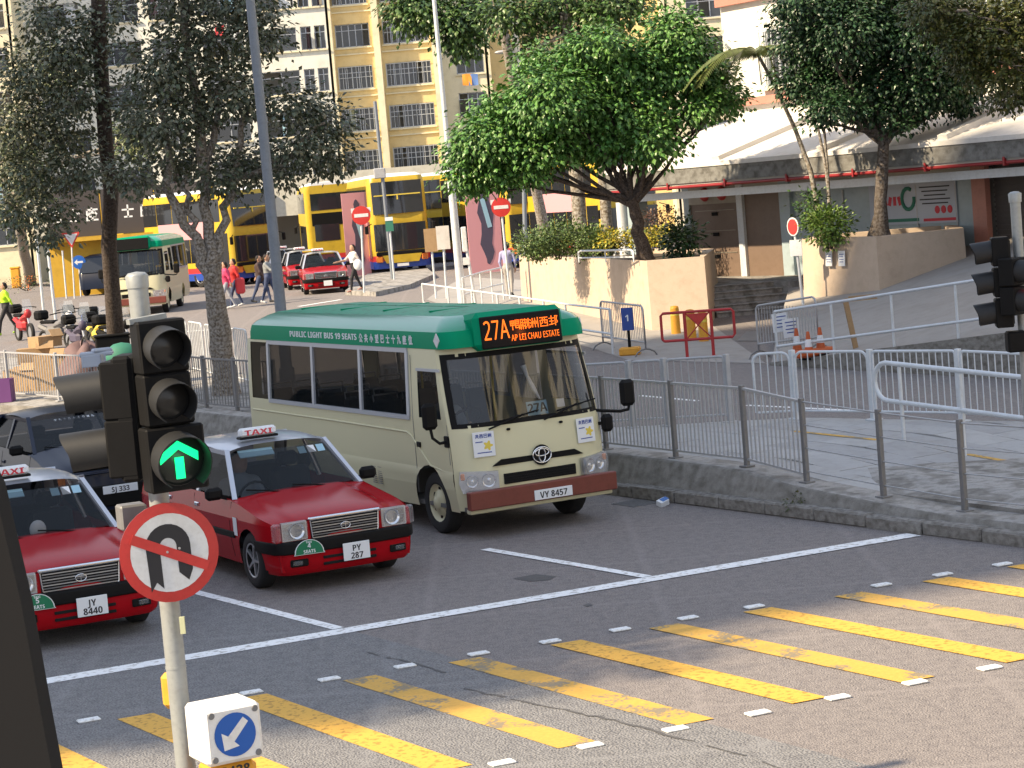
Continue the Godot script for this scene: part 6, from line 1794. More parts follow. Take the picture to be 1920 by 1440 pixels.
	tree("roadside_tree", "olive-green fine-leaved tree overhanging from the right", Vector3(14.2, 1.4, -44.0), Vector3(13.6, 6.0, -44.0), 0.22, blobs(44.0, [[1780, 30, 80, 50], [1860, 60, 80, 70], [1920, 30, 70, 60], [1890, 130, 60, 50], [1830, 120, 50, 40], [1940, 140, 60, 60], [1800, 80, 50, 40], [1890, 185, 40, 22], [2010, 60, 80, 80], [1740, 10, 50, 30]], 1.6, 40.0), 9, 0.1, [Color(0.07, 0.085, 0.02), Color(0.095, 0.1, 0.022), Color(0.05, 0.065, 0.018)], M.bark, 0.4)
	# slender palms and bush
	var pm = thing("palm", "slender leaning palm with feathery fronds in front of the flats", "palm", P(1545, 400, 54.0))
	var o0 = pm.position
	var tr = MB.new()
	tr.tube([Vector3(0, -1.2, 0), P(1520, 320, 54.2) - o0, P(1490, 240, 54.4) - o0, P(1455, 165, 54.4) - o0, P(1420, 100, 54.2) - o0], [0.07, 0.06, 0.052, 0.045, 0.04], 8); part(tr, "trunk", M.bark_pale, pm)
	var hd: Vector3 = P(1418, 96, 54.2) - o0
	for k in 11:
		var a = TAU * k / 11.0 + 0.3
		var fr = MB.new()
		var dir = Vector3(cos(a), 0, sin(a))
		var prev = hd
		var pts = []
		for j in 11:
			var s = j / 10.0
			pts.append(hd + dir * s * 1.75 + Vector3(0, 0.75 * s - 1.5 * s * s, 0))
		fr.col = Color(0.12, 0.13, 0.04)
		fr.tube(pts, 0.015, 5)
		for j in range(1, 11):
			for q in 4:
				var c: Vector3 = pts[j].lerp(pts[j - 1], q / 4.0)
				for s in [-1.0, 1.0]:
					var sd: Vector3 = dir.cross(Vector3.UP) * s
					var l = 0.42 * (1.1 - 0.07 * j)
					fr.col = Color(0.13, 0.16, 0.045) * rng.randf_range(0.7, 1.2)
					var tip: Vector3 = c + sd * l * 0.8 + dir * l * 0.5 + Vector3(0, -l * 0.55, 0)
					fr.tri(c, c + dir * 0.075, tip)
		part(fr, "frond", M.leaf, pm)
	for q in [[1560, 395, 1533, 235], [1553, 392, 1545, 238]]:
		var p0 = P(q[0], q[1], 53.6); var p1 = P(q[2], q[3], 53.9)
		var st = MB.new(); st.tube([Vector3(0, -1.3, 0), (p1 - p0) * 0.5 + Vector3(0.03, 0, 0), p1 - p0], [0.045, 0.04, 0.03], 8)
		var o = part(st, "bare_palm", M.bark, self, T(p0)); tag(o, "thin bare palm stem rising out of the round bush", "palm", "palm stems by the round bush")
	var pb2 = blobs(52.6, [[1553, 425, 38, 34]], 0.55, 20.0)[0]
	shrub("round_bush", "round fresh-green bush in the shaded planter", pb2[0], pb2[1], pb2[2] * 4, 8, 0.1, [Color(0.12, 0.2, 0.03), Color(0.08, 0.15, 0.025), Color(0.16, 0.24, 0.05)])
	var pb3 = blobs(53.4, [[1520, 385, 20, 34]], 0.4, 14.0)[0]
	shrub("upright_shrub", "small upright leafy shrub beside the round bush", pb3[0], pb3[1], pb3[2] * 4, 6, 0.1, [Color(0.04, 0.09, 0.025), Color(0.06, 0.12, 0.03)])
	# trees on the left footway
	var lg = [Color(0.09, 0.105, 0.065), Color(0.11, 0.125, 0.08), Color(0.07, 0.085, 0.05), Color(0.14, 0.15, 0.1)]
	var T2 = G(428, 752)
	var n2 = tree("paperbark_tree", "big paperbark tree with a forked flaking grey trunk beside the lamp post", T2, P(396, 490, 45.5), 0.26, blobs(45.5, [[420, 330, 70, 45], [340, 290, 70, 50], [470, 300, 60, 45], [300, 220, 80, 60], [380, 180, 80, 70], [450, 170, 60, 60], [300, 120, 80, 60], [390, 70, 90, 70], [480, 60, 60, 60], [540, 190, 50, 40], [560, 270, 60, 45], [610, 230, 55, 50], [620, 290, 50, 36], [520, 330, 50, 20], [250, 330, 50, 40], [460, 0, 80, 50], [340, -20, 90, 60], [580, 200, 45, 30]], 1.9, 21.0), 9, 0.12, lg, M.bark, 0.5, 1.3, false)
	var fk = MB.new()
	for q in [[398, 520, 322, 372, 0.13], [322, 372, 300, 200, 0.09], [394, 500, 385, 330, 0.14], [385, 330, 345, 40, 0.12], [400, 490, 436, 340, 0.11], [436, 340, 470, 200, 0.08], [360, 430, 350, 330, 0.07], [385, 330, 420, 150, 0.08], [436, 340, 560, 280, 0.06], [560, 280, 610, 230, 0.04], [322, 372, 250, 320, 0.06], [345, 40, 330, -120, 0.1]]:
		limb(fk, P(q[0], q[1], 45.5) - T2, P(q[2], q[3], 45.4) - T2, q[4], q[4] * 0.68, 0.06)
	part(fk, "forks", M.bark, n2)
	tree("paperbark_tree", "straight-trunked paperbark tree behind the traffic signal", G(222, 735), P(185, -40, 47), 0.2, blobs(47.5, [[60, 130, 70, 60], [130, 90, 60, 60], [40, 220, 60, 60], [110, 230, 70, 70], [150, 310, 60, 50], [60, 320, 60, 50], [30, 400, 40, 40], [100, 390, 50, 40], [190, 40, 60, 60], [80, 30, 50, 40], [250, 200, 40, 60], [20, 300, 40, 50], [150, 170, 50, 50], [90, 440, 40, 20]], 1.8, 21.0), 9, 0.12, lg, M.bark_dark, 0.5, 1.25, false)
	# two more trees filling the far left background
	tree("background_tree", "pale green background tree beyond the left footway", G(40, 545) + Vector3(-2, 0, -12), P(20, 330, 92), 0.3, blobs(92, [[20, 260, 50, 60], [60, 330, 50, 50], [10, 390, 40, 40], [110, 130, 60, 50], [250, 260, 60, 50]], 2.5, 8.0), 7, 0.2, [Color(0.1, 0.13, 0.05), Color(0.13, 0.15, 0.07)], M.bark)

# ---------- street furniture and the far street ----------
func build_forecourt():
	# sloping concrete forecourt in front of the shops
	var poly = PackedVector2Array([Vector2(4.95, -42.9), Vector2(5.25, -44.6), Vector2(8.78, -39.3), Vector2(14.0, -31.5), Vector2(22, -34), Vector2(22, -66), Vector2(4.95, -66)])
	poly = PackedVector2Array([Vector2(5.2, -44.7), Vector2(8.78, -39.3), Vector2(14.0, -31.5), Vector2(24, -34), Vector2(24, -66), Vector2(10.0, -66), Vector2(7.3, -57.5), Vector2(6.2, -51)])
	var b = MB.new()
	for q in Geometry2D.intersect_polygons(poly, PackedVector2Array([Vector2(-100, -100), Vector2(100, -100), Vector2(100, 0), Vector2(-100, 0)])):
		var ix = Geometry2D.triangulate_polygon(q)
		for k in range(0, ix.size(), 3):
			var w = []
			for j in 3:
				var p: Vector2 = q[ix[k + j]]
				w.append(Vector3(p.x, 0.2 + 0.2244 * (p.x - 5.2) - 0.0284 * (p.y + 44.7), p.y))
			if (w[1] - w[0]).cross(w[2] - w[0]).y < 0: b.tri(w[0], w[2], w[1])
			else: b.tri(w[0], w[1], w[2])
	struct(b, "forecourt", M.forecourt)
	# footway in front of the planter
	var fp = PackedVector2Array()
	for q in [[800, 562], [900, 598], [1105, 652], [1180, 676], [1440, 682]]: fp.append(v2(G(q[0], q[1])))
	fp.append(Vector2(5.15, -44.6)); fp.append(Vector2(4.9, -60)); fp.append(Vector2(3.0, -72)); fp.append(v2(G(870, 520)))
	struct(sheet(fp, 0.008), "plaza", M.forecourt)
	# stained wall carrying the slope
	b = MB.new()
	var pts = [Vector3(5.2, 0, -44.7), Vector3(7.0, 0, -41.99), Vector3(8.78, 0, -39.3), Vector3(14.0, 0, -31.5)]
	for i in 3:
		var a: Vector3 = pts[i]; var c: Vector3 = pts[i + 1]
		var ha = 0.2 + 0.2244 * (a.x - 5.2) - 0.0284 * (a.z + 44.7); var hc = 0.2 + 0.2244 * (c.x - 5.2) - 0.0284 * (c.z + 44.7)
		var out = Vector3(-0.03, 0, 0.02)
		b.quad(Vector3(a.x, -0.1, a.z) + out * 2, Vector3(c.x, -0.1, c.z) + out * 2, Vector3(c.x, hc + 0.05, c.z) + out, Vector3(a.x, ha + 0.05, a.z) + out)
		b.quad(Vector3(a.x, ha + 0.05, a.z) + out, Vector3(c.x, hc + 0.05, c.z) + out, Vector3(c.x, hc + 0.05, c.z) + Vector3(0.25, 0, -0.17), Vector3(a.x, ha + 0.05, a.z) + Vector3(0.25, 0, -0.17))
	struct(b, "slope_wall", M.stone)
	# two-rail handrail along the wall
	var hr = thing("slope_railing", "grey two-rail tube railing climbing along the top of the stained wall", "railing")
	var ps = []
	for k in 7:
		var x: float = 5.25 + k * 0.93
		var z = lerpf(-44.7, -39.3, (x - 5.2) / 3.58)
		ps.append(Vector3(x + 0.1, 0.25 + 0.2244 * (x - 5.2) - 0.0284 * (z + 44.7), z - 0.07))
	for i in ps.size():
		var pb = MB.new(); pb.cyl(ps[i] - Vector3(0, 0.05, 0), ps[i] + Vector3(0, 1.0, 0), 0.026, 0.026, 10); part(pb, "post", M.galv_pale, hr)
		if i < ps.size() - 1:
			for y in [1.0, 0.3]:
				var rb = MB.new(); rb.tube([ps[i] + Vector3(0, y, 0), ps[i + 1] + Vector3(0, y, 0)], 0.03, 10); part(rb, "rail", M.galv_pale, hr)
	# white railing round the planter footway
	var wr = thing("plaza_railing", "thin white railing along the sunlit footway below the planter", "railing")
	var q0 = [G(797, 597), G(845, 606), G(890, 615), G(938, 624), G(980, 632), G(1025, 641), G(1066, 650), G(1150, 664)]
	for i in q0.size():
		var pb = MB.new(); pb.cyl(q0[i], q0[i] + Vector3(0, 1.0, 0), 0.028, 0.028, 8); part(pb, "post", M.galv_pale, wr)
		if i < q0.size() - 1:
			for y in [1.0, 0.45]:
				var rb = MB.new(); rb.tube([q0[i] + Vector3(0, y, 0), q0[i + 1] + Vector3(0, y, 0)], 0.025, 8); part(rb, "rail", M.galv_pale, wr)
	var w2 = thing("far_railing", "thin white railing between the sign posts and the man in lilac", "railing")
	var q1 = [G(872, 585), G(905, 573), G(925, 567), G(945, 562)]
	for i in q1.size():
		var pb = MB.new(); pb.cyl(q1[i], q1[i] + Vector3(0, 1.0, 0), 0.025, 0.025, 8); part(pb, "post", M.galv_pale, w2)
		if i < 3:
			for y in [1.0, 0.5]:
				var rb = MB.new(); rb.tube([q1[i] + Vector3(0, y, 0), q1[i + 1] + Vector3(0, y, 0)], 0.025, 8); part(rb, "rail", M.galv_pale, w2)
	# traffic island nose
	var ip = PackedVector2Array()
	for q in [[648, 553], [705, 556], [770, 541], [815, 521], [800, 508], [690, 520]]: ip.append(v2(G(q[0], q[1])))
	struct(slab_block(ip, func(x, z): return gh(z) + 0.16, 0.3), "traffic_island", M.concrete)

func crowd_barrier(label: String, a: Vector3, b: Vector3) -> Node3D:
	var t = thing("crowd_barrier", label, "barrier")
	var u = Vector3.UP
	var d = (b - a); d.y = 0; var L = d.length(); d = d.normalized()
	var s = d.cross(u)
	var f = MB.new()
	var r = 0.12
	var pts = [a + u * 0.3, a + u * (1.1 - r)]
	for k in 5: pts.append(a + d * r * (1 - cos(PI / 8 * k)) + u * (1.1 - r + r * sin(PI / 8 * k)))
	for k in 5: pts.append(b - d * r * (1 - sin(PI / 8 * k)) + u * (1.1 - r + r * cos(PI / 8 * k)))
	pts.append(b + u * (1.1 - r)); pts.append(b + u * 0.3); pts.append(a + u * 0.3)
	f.tube(pts, 0.022, 8, false); part(f, "frame", M.galv, t)
	var m = MB.new(); m.cyl(Vector3.ZERO, Vector3(0, 0.79, 0), 0.009, 0.009, 6, false)
	var me = m.mesh()
	var n = int(L / 0.095)
	for i in range(1, n): inst(me, "upright_bar", M.galv, t, T(a + d * (L * i / n) + u * 0.3))
	for p in [a, b]:
		var g = MB.new()
		g.tube([p + u * 0.3, p + u * 0.16], 0.02, 8)
		g.tube([p + s * 0.26 + u * 0.0, p + s * 0.2 + u * 0.09, p + s * 0.08 + u * 0.15, p + u * 0.16, p - s * 0.08 + u * 0.15, p - s * 0.2 + u * 0.09, p - s * 0.26], 0.018, 8); part(g, "foot", M.galv_dark, t)
	return t
func sign_disc(parent: Node, xf: Transform3D, r: float, kind: String):
	var face = func(rad, z0, z1, m, called):
		var b = MB.new(); b.X = Transform3D(Basis(Vector3(1, 0, 0), PI / 2), Vector3.ZERO)
		b.lathe([Vector2(0, z0), Vector2(rad, z0), Vector2(rad, z1), Vector2(0, z1)], 32)
		return part(b, called, m, parent, xf)
	if kind == "no_entry":
		face.call(r, -0.02, 0.0, M.sign_red, "sign_plate")
		var b = MB.new(); b.box(Vector3(0, 0, 0.003), Vector3(r * 1.5, r * 0.36, 0.006)); part(b, "white_bar", M.sign_white, parent, xf)
		b = MB.new(); b.box(Vector3(0, r * 0.55, -0.035), Vector3(r * 2.1, r * 0.5, 0.02)); part(b, "backing", M.sign_white, parent, xf)
	elif kind == "arrow":
		face.call(r, -0.02, 0.0, M.sign_blue, "sign_plate")
		var b = MB.new(); b.prism(PackedVector2Array([Vector2(-0.68, 0), Vector2(-0.2, 0.42), Vector2(-0.2, 0.14), Vector2(0.62, 0.14), Vector2(0.62, -0.14), Vector2(-0.2, -0.14), Vector2(-0.2, -0.42)]), 0.0, 0.004)
		part(b, "arrow", M.sign_white, parent, xf * Transform3D(Basis.from_scale(Vector3(r, r, 1)), Vector3.ZERO))
	elif kind == "no_uturn":
		face.call(r, -0.02, 0.0, M.sign_red, "sign_plate")
		face.call(r * 0.79, 0.0, 0.003, M.sign_white, "white_field")
		var p = PackedVector2Array()
		for k in 13: p.append(Vector2(-0.02 - 0.45 * cos(PI * k / 12), 0.13 + 0.45 * sin(PI * k / 12)))
		p.append_array([Vector2(0.43, -0.38), Vector2(0.33, -0.6), Vector2(0.15, -0.42), Vector2(0.15, -0.1)])
		for k in 13: p.append(Vector2(-0.02 + 0.17 * cos(PI * k / 12), 0.13 + 0.17 * sin(PI * k / 12)))
		p.append_array([Vector2(-0.19, -0.7), Vector2(-0.32, -0.56), Vector2(-0.45, -0.74)])
		var b = MB.new(); b.prism(p, 0.003, 0.006); part(b, "u_turn_arrow", M.ink, parent, xf * Transform3D(Basis.from_scale(Vector3(r, r, 1)), Vector3.ZERO))
		b = MB.new(); b.box(Vector3(0, 0, 0.0075), Vector3(r * 1.66, r * 0.2, 0.005), Basis(Vector3(0, 0, 1), -0.47)); part(b, "red_bar", M.sign_red, parent, xf)
		for q in [[-0.05, 0.02], [0.2, 0.06]]:
			b = MB.new(); b.cyl(Vector3(r * q[0], r * q[1], 0.008), Vector3(r * q[0], r * q[1], 0.014), 0.008, 0.007, 8); part(b, "bolt", M.steel, parent, xf)
func aspect(parent: Node, at: Vector3, w: float, h: float, lit: String, vl := 0.2):
	# one lamp unit, front at local +z
	var b = MB.new(); b.bbox(at + Vector3(0, 0, -0.09), Vector3(w, h, 0.18), 0.012); part(b, "housing", M.black, parent)
	var r = 0.102 if lit != "arrow" else 0.14
	b = MB.new(); b.X = Transform3D(Basis(Vector3(1, 0, 0), PI / 2), at); b.lathe([Vector2(r, 0.0), Vector2(r * 0.6, 0.015), Vector2(0, 0.02)], 24); part(b, "lens", M.lens_off, parent)
	b = MB.new(); b.X = Transform3D(Basis(Vector3(1, 0, 0), PI / 2), at)
	b.lathe([Vector2(r + 0.02, 0.0), Vector2(r + 0.012, 0.012)], 24); part(b, "lens_ring", M.visor, parent)
	# visor: tube open below
	var outer = []
	for j in 2:
		var l0 = PackedVector3Array()
		for k in 25:
			var a = lerpf(-0.95, PI + 0.95, k / 24.0)
			var z = 0.0 if j == 0 else vl * (0.75 + 0.25 * sin(clampf(a, 0, PI)))
			l0.append(at + Vector3(cos(a) * (r + 0.02), sin(a) * (r + 0.02) - (0.02 * j), z))
		outer.append(l0)
	b = MB.new(); b.grid(outer)
	var inn = []
	for row in outer:
		var l1 = PackedVector3Array()
		for p in row: l1.append(at + (p - at) * Vector3(0.96, 0.96, 1.0))
		inn.append(l1)
	b.grid(inn); b.grid([outer[1], inn[1]])
	part(b, "visor", M.visor, parent)
	if lit == "arrow":
		b = MB.new(); b.prism(PackedVector2Array([Vector2(0, 0.105), Vector2(0.116, 0.03), Vector2(0.112, -0.022), Vector2(0, 0.055), Vector2(-0.112, -0.022), Vector2(-0.116, 0.03)]), 0, 0.004); part(b, "green_chevron", M.green_light, parent, T(at + Vector3(0, 0, 0.024)))
		b = MB.new(); b.prism(PackedVector2Array([Vector2(-0.027, 0.01), Vector2(0.027, 0.01), Vector2(0.027, -0.115), Vector2(-0.027, -0.115)]), 0, 0.004); part(b, "green_stem", M.green_light, parent, T(at + Vector3(0, 0, 0.024)))
		var l = OmniLight3D.new(); l.name = "signal_glow"; l.light_color = Color(0.1, 1, 0.55); l.light_energy = 0.004; l.omni_range = 3.0; l.light_size = 0.05; l.shadow_enabled = true; l.position = at + Vector3(0, 0, 0.06); parent.add_child(l)
	elif lit == "red":
		b = MB.new(); b.X = Transform3D(Basis(Vector3(1, 0, 0), PI / 2), at + Vector3(0, 0, 0.006)); b.lathe([Vector2(r * 0.9, 0.0), Vector2(r * 0.5, 0.016), Vector2(0, 0.02)], 20); part(b, "red_lamp", M.red_light, parent)
		var l = OmniLight3D.new(); l.name = "signal_glow"; l.light_color = Color(1, 0.1, 0.05); l.light_energy = 0.004; l.omni_range = 3.0; l.light_size = 0.05; l.shadow_enabled = true; l.position = at + Vector3(0, 0, 0.06); parent.add_child(l)
func build_signals():
	var base = P(320, 1140, 13.1)
	var top = P(256, 514, 13.1)
	var isl = MB.new()
	isl.X = T(Vector3(base.x - 0.35, 0, -13.0)); isl.bbox(Vector3(0, 0.04, 0.2), Vector3(2.2, 0.22, 1.5), 0.03)
	struct(isl, "refuge_island", M.concrete)
	var t = thing("traffic_signal", "grey signal post with lit green ahead arrow and a no-U-turn sign", "traffic signal", Vector3(base.x, 0.15, base.z))
	var O = t.position
	var tp = top - O
	var ln = Vector3(tp.x / tp.y, 1, tp.z / tp.y)
	var b = MB.new(); b.cyl(Vector3.ZERO, ln * (tp.y - 0.06), 0.06, 0.06, 20); part(b, "pole", M.pole, t)
	b = MB.new(); b.X = Transform3D(Basis.IDENTITY, ln * (tp.y - 0.08)); b.lathe([Vector2(0.066, 0), Vector2(0.068, 0.07), Vector2(0.05, 0.088), Vector2(0, 0.095)], 20); part(b, "pole_cap", M.pole, t)
	b = MB.new(); b.cyl(ln * 1.32, ln * 1.335, 0.063, 0.063, 20); b.cyl(ln * 0.0, ln * 0.02, 0.13, 0.13, 20); part(b, "pole_joint", M.pole, t)
	# head facing us to the right
	var hd = Node3D.new(); hd.name = "signal_head"; t.add_child(hd, true)
	var c: Vector3 = P(318, 755, 12.82) - O
	hd.transform = Transform3D(Basis(Vector3.UP, 0.42) * Basis(Vector3(0, 0, 1), 0.012), c)
	aspect(hd, Vector3(0, 0.325, 0), 0.285, 0.305, "")
	aspect(hd, Vector3(0, 0.02, 0), 0.285, 0.3, "")
	aspect(hd, Vector3(0.01, -0.325, 0.01), 0.345, 0.375, "arrow")
	b = MB.new(); b.bar(Vector3(-0.16, 0.48, -0.12), Vector3(0.06, 0.495, -0.12), 0.08, 0.03); part(b, "top_bracket", M.pole, hd)
	# head facing left
	hd = Node3D.new(); hd.name = "signal_head"; t.add_child(hd, true)
	hd.transform = Transform3D(Basis(Vector3.UP, -1.62), P(205, 795, 13.1) - O)
	for k in 2: aspect(hd, Vector3(0, 0.2 - 0.34 * k, 0.0), 0.285, 0.34, "", 0.3)
	b = MB.new(); b.bbox(Vector3(0.0, 0.03, -0.13), Vector3(0.28, 0.74, 0.12), 0.02); part(b, "rear_box", M.black, hd)
	# junction box, sign, push button
	b = MB.new(); b.bbox(P(247, 968, 13.15) - O, Vector3(0.16, 0.15, 0.14), 0.012, Basis(Vector3.UP, 0.4)); part(b, "junction_box", M.galv_dark, t)
	var sg = Node3D.new(); sg.name = "no_u_turn_sign"; t.add_child(sg)
	sign_disc(sg, Transform3D(Basis(Vector3.UP, 0.36) * Basis(Vector3(0, 0, 1), 0.02), P(318, 1036, 12.93) - O), 0.292, "no_uturn")
	b = MB.new(); b.bbox(P(322, 1293, 13.2) - O, Vector3(0.1, 0.22, 0.12), 0.03, Basis(Vector3.UP, -0.4)); part(b, "push_button_box", M.bollard_yellow, t)
	b = MB.new(); b.box(P(346, 1172, 12.99) - O + Vector3(-0.012, 0, 0.0), Vector3(0.03, 0.1, 0.02)); part(b, "sticker", M.curtain, t)
	# keep-left bollard
	var bp = P(425, 1420, 12.9); 
	var k = thing("keep_left_bollard", "white box bollard with a blue keep-left arrow on a yellow post", "bollard", Vector3(bp.x, 0.15, bp.z), 0.5)
	var yb = bp.y - 0.15
	b = MB.new(); b.bbox(Vector3(0, yb * 0.5 - 0.01, 0), Vector3(0.28, yb, 0.26), 0.03); var ped = part(b, "pedestal", M.bollard_yellow, k)
	lab("3428", 0.06, M.ink, ped, T(Vector3(0.0, yb - 0.055, 0.132)), "lettering", true, 0.002)
	b = MB.new(); b.bbox(Vector3(0, yb + 0.165, 0), Vector3(0.355, 0.335, 0.32), 0.022); part(b, "lamp_box", M.white_plastic, k)
	var xf = T(Vector3(0.005, yb + 0.165, 0.161))
	b = MB.new(); b.X = Transform3D(Basis(Vector3(1, 0, 0), PI / 2), Vector3.ZERO); b.lathe([Vector2(0, 0), Vector2(0.128, 0), Vector2(0.128, 0.003), Vector2(0, 0.003)], 32); part(b, "blue_disc", M.sign_blue, k, xf)
	b = MB.new(); b.prism(PackedVector2Array([Vector2(-0.075, -0.085), Vector2(-0.085, 0.02), Vector2(-0.045, -0.005), Vector2(0.055, 0.095), Vector2(0.085, 0.065), Vector2(-0.01, -0.04), Vector2(0.02, -0.07)]), 0.003, 0.005); part(b, "arrow", M.white_plastic, k, xf)
	for q in [[-1, -1], [1, -1], [-1, 1], [1, 1]]:
		b = MB.new(); b.cyl(Vector3(q[0] * 0.135, q[1] * 0.13, 0.0), Vector3(q[0] * 0.135, q[1] * 0.13, 0.006), 0.02, 0.018, 14); part(b, "screw_cap", M.galv_dark, k, xf)
	# right-hand signal
	var pt = P(1903, 372, 23.4)
	var r = thing("traffic_signal", "grey capped signal post with black heads and red lamps beside the hoop rail", "traffic signal", Vector3(pt.x, pave_xz(pt.x, pt.z), pt.z))
	O = r.position
	b = MB.new(); b.cyl(Vector3(0, -0.02, 0), Vector3(0, pt.y - O.y, 0), 0.055, 0.055, 18); part(b, "pole", M.pole, r)
	b = MB.new(); b.X = T(Vector3(0, pt.y - O.y, 0)); b.lathe([Vector2(0.066, -0.04), Vector2(0.07, 0.05), Vector2(0.04, 0.07), Vector2(0, 0.075)], 18); part(b, "pole_cap", M.pole, r)
	hd = Node3D.new(); hd.name = "signal_head"; r.add_child(hd, true)
	hd.transform = Transform3D(Basis(Vector3.UP, -1.72), P(1862, 530, 23.35) - O)
	for q in [0.32, 0.0, -0.32]: aspect(hd, Vector3(0, q, 0), 0.285, 0.3, "", 0.22)
	b = MB.new(); b.bbox(Vector3(0, 0, -0.13), Vector3(0.26, 0.9, 0.12), 0.02); part(b, "rear_box", M.black, hd)
	hd = Node3D.new(); hd.name = "signal_head"; r.add_child(hd, true)
	hd.transform = Transform3D(Basis(Vector3.UP, 0.75), P(1915, 545, 23.1) - O)
	aspect(hd, Vector3(0, 0.2, 0), 0.27, 0.29, "red"); aspect(hd, Vector3(0, -0.1, 0), 0.27, 0.29, "")
	b = MB.new(); b.bbox(P(1905, 640, 23.3) - O, Vector3(0.2, 0.22, 0.18), 0.02); part(b, "junction_box", M.black, r)
	# window pillar of the vehicle the picture was taken from
	var wp = thing("window_pillar", "dark padded window pillar of the vehicle at the left edge", "window frame")
	b = MB.new()
	var outl = [[-160, 800], [-8, 868], [10, 905], [32, 1000], [60, 1120], [92, 1300], [118, 1440], [150, 1600], [-160, 1600]]
	var poly = PackedVector2Array()
	for q in outl:
		var p = P(q[0], q[1], 1.6)
		poly.append(Vector2(p.x, p.y))
	b.prism(poly, -1.6, -1.565)
	part(b, "trim", M.black_matt, wp)

func build_street():
	var u = Vector3.UP
	# barriers and boards by the plaza
	crowd_barrier("grey crowd barrier with a blue sign board beside the white railing", G(1132, 655), G(1212, 668))
	crowd_barrier("grey crowd barrier with white notices in front of the slope railing", GR(1424, 672), GR(1536, 660))
	var a = G(1182, 666)
	var sb = thing("sign_board", "small blue sign board on a post with a yellow foot by the crowd barrier", "sign", a, -0.2)
	var b = MB.new(); b.box(Vector3(0, 0.8, 0.03), Vector3(0.26, 0.5, 0.03)); part(b, "board", M.ink_blue, sb)
	b = MB.new(); b.bar(Vector3(0, 0, 0), Vector3(0, 0.62, 0), 0.06, 0.06); part(b, "post", M.black, sb)
	b = MB.new(); b.bbox(Vector3(0, 0.09, 0), Vector3(0.45, 0.18, 0.35), 0.03); part(b, "foot", M.bollard_yellow, sb)
	lab("1", 0.14, M.paper, sb, T(Vector3(0, 0.82, 0.047)), "lettering", true, 0.003)
	for q in [[1462, 604, 45.4, "white notice board hung on the crowd barrier by the slope railing"], [1482, 614, 45.2, "smaller white notice sheet beside the notice board on the crowd barrier"]]:
		b = MB.new(); b.box(Vector3.ZERO, Vector3(0.34, 0.38, 0.012)); var o = part(b, "notice", M.paper, self, T(P(q[0], q[1], q[2]) + Vector3(0, 0, 0.12), 0.1, 0, 0.05)); tag(o, q[3], "notice")
		for j in 4:
			var lb = MB.new(); lb.box(Vector3(0, 0.12 - j * 0.07, 0.008), Vector3(0.24 - 0.04 * (j % 2), 0.02, 0.003)); part(lb, "printed_line", M.ink_blue, o)
	var cn: Node3D = null
	for q in [[1496, 655], [1518, 662], [1540, 654]]:
		var p = GR(q[0], q[1] + 12)
		if cn == null:
			cn = thing("traffic_cone", "orange traffic cone with white sleeve standing behind the slope railing", "cone", p, 0.3, "cones behind the slope railing")
			b = MB.new(); b.bbox(Vector3(0, 0.02, 0), Vector3(0.3, 0.04, 0.3), 0.01); part(b, "base", M.black, cn)
			b = MB.new(); b.lathe([Vector2(0.11, 0.04), Vector2(0.075, 0.25)], 14); b.lathe([Vector2(0.05, 0.4), Vector2(0.03, 0.55), Vector2(0, 0.555)], 14); part(b, "cone", M.orange, cn)
			b = MB.new(); b.lathe([Vector2(0.075, 0.25), Vector2(0.05, 0.4)], 14); part(b, "sleeve", M.paper, cn)
		else: copy(cn, p, q[0])
	var ob = MB.new(); ob.bbox(Vector3(0, 0.12, 0), Vector3(1.0, 0.14, 0.3), 0.04); tag(part(ob, "water_barrier", M.orange, self, T(GR(1525, 672), 0.6)), "low orange plastic barrier lying behind the slope railing", "barrier")
	var bd = MB.new(); bd.box(Vector3(0, 0.5, 0), Vector3(0.1, 1.0, 0.04), Basis(Vector3(0, 0, 1), 0.16)); bd.box(Vector3(0.3, 0.98, 0), Vector3(0.6, 0.1, 0.04)); tag(part(bd, "trestle", M.card, self, T(GR(1598, 655), 0.3)), "tan timber trestle leaning behind the slope railing", "trestle")
	# red gate barrier
	var ra = G(1289, 672); var rb2 = P(1339, 676, -ra.z); rb2.y = gh(ra.z)
	var rg = thing("red_barrier", "red tube barrier frame with a crossed triangle in front of yellow bollards", "barrier")
	var d = (rb2 - ra).normalized(); d.y = 0
	var l0 = ra - d * 0.48; var l1 = rb2 + d * 0.46
	b = MB.new(); b.tube([l0 + u * 0.42, l0 + u * 0.46 - d * 0.02, l0 + u * 0.94 - d * 0.02, l0 + u * 0.99 + d * 0.03, l1 + u * 0.97 - d * 0.03, l1 + u * 0.92 + d * 0.02, l1 + u * 0.44 + d * 0.02, l1 + u * 0.38 - d * 0.03, l0 + u * 0.4 + d * 0.03, l0 + u * 0.42], 0.03, 8, false); part(b, "frame", M.red_paint, rg)
	for p in [ra, rb2]:
		b = MB.new(); b.cyl(p, p + u * 0.97, 0.035, 0.035, 10); b.cyl(p, p + u * 0.02, 0.08, 0.08, 10); part(b, "post", M.red_paint, rg)
	for q in [[0.05, 0.95], [0.95, 0.05]]:
		b = MB.new(); b.tube([ra.lerp(rb2, q[0]) + u * 0.42, ra.lerp(rb2, q[1]) + u * 0.95], 0.015, 6); part(b, "brace", M.red_paint, rg)
	b = MB.new(); b.tri(ra.lerp(rb2, 0.1) + u * 0.94, ra.lerp(rb2, 0.9) + u * 0.94, ra.lerp(rb2, 0.5) + u * 0.68); part(b, "triangle_plate", M.sign_red, rg)
	var bl: Node3D = null
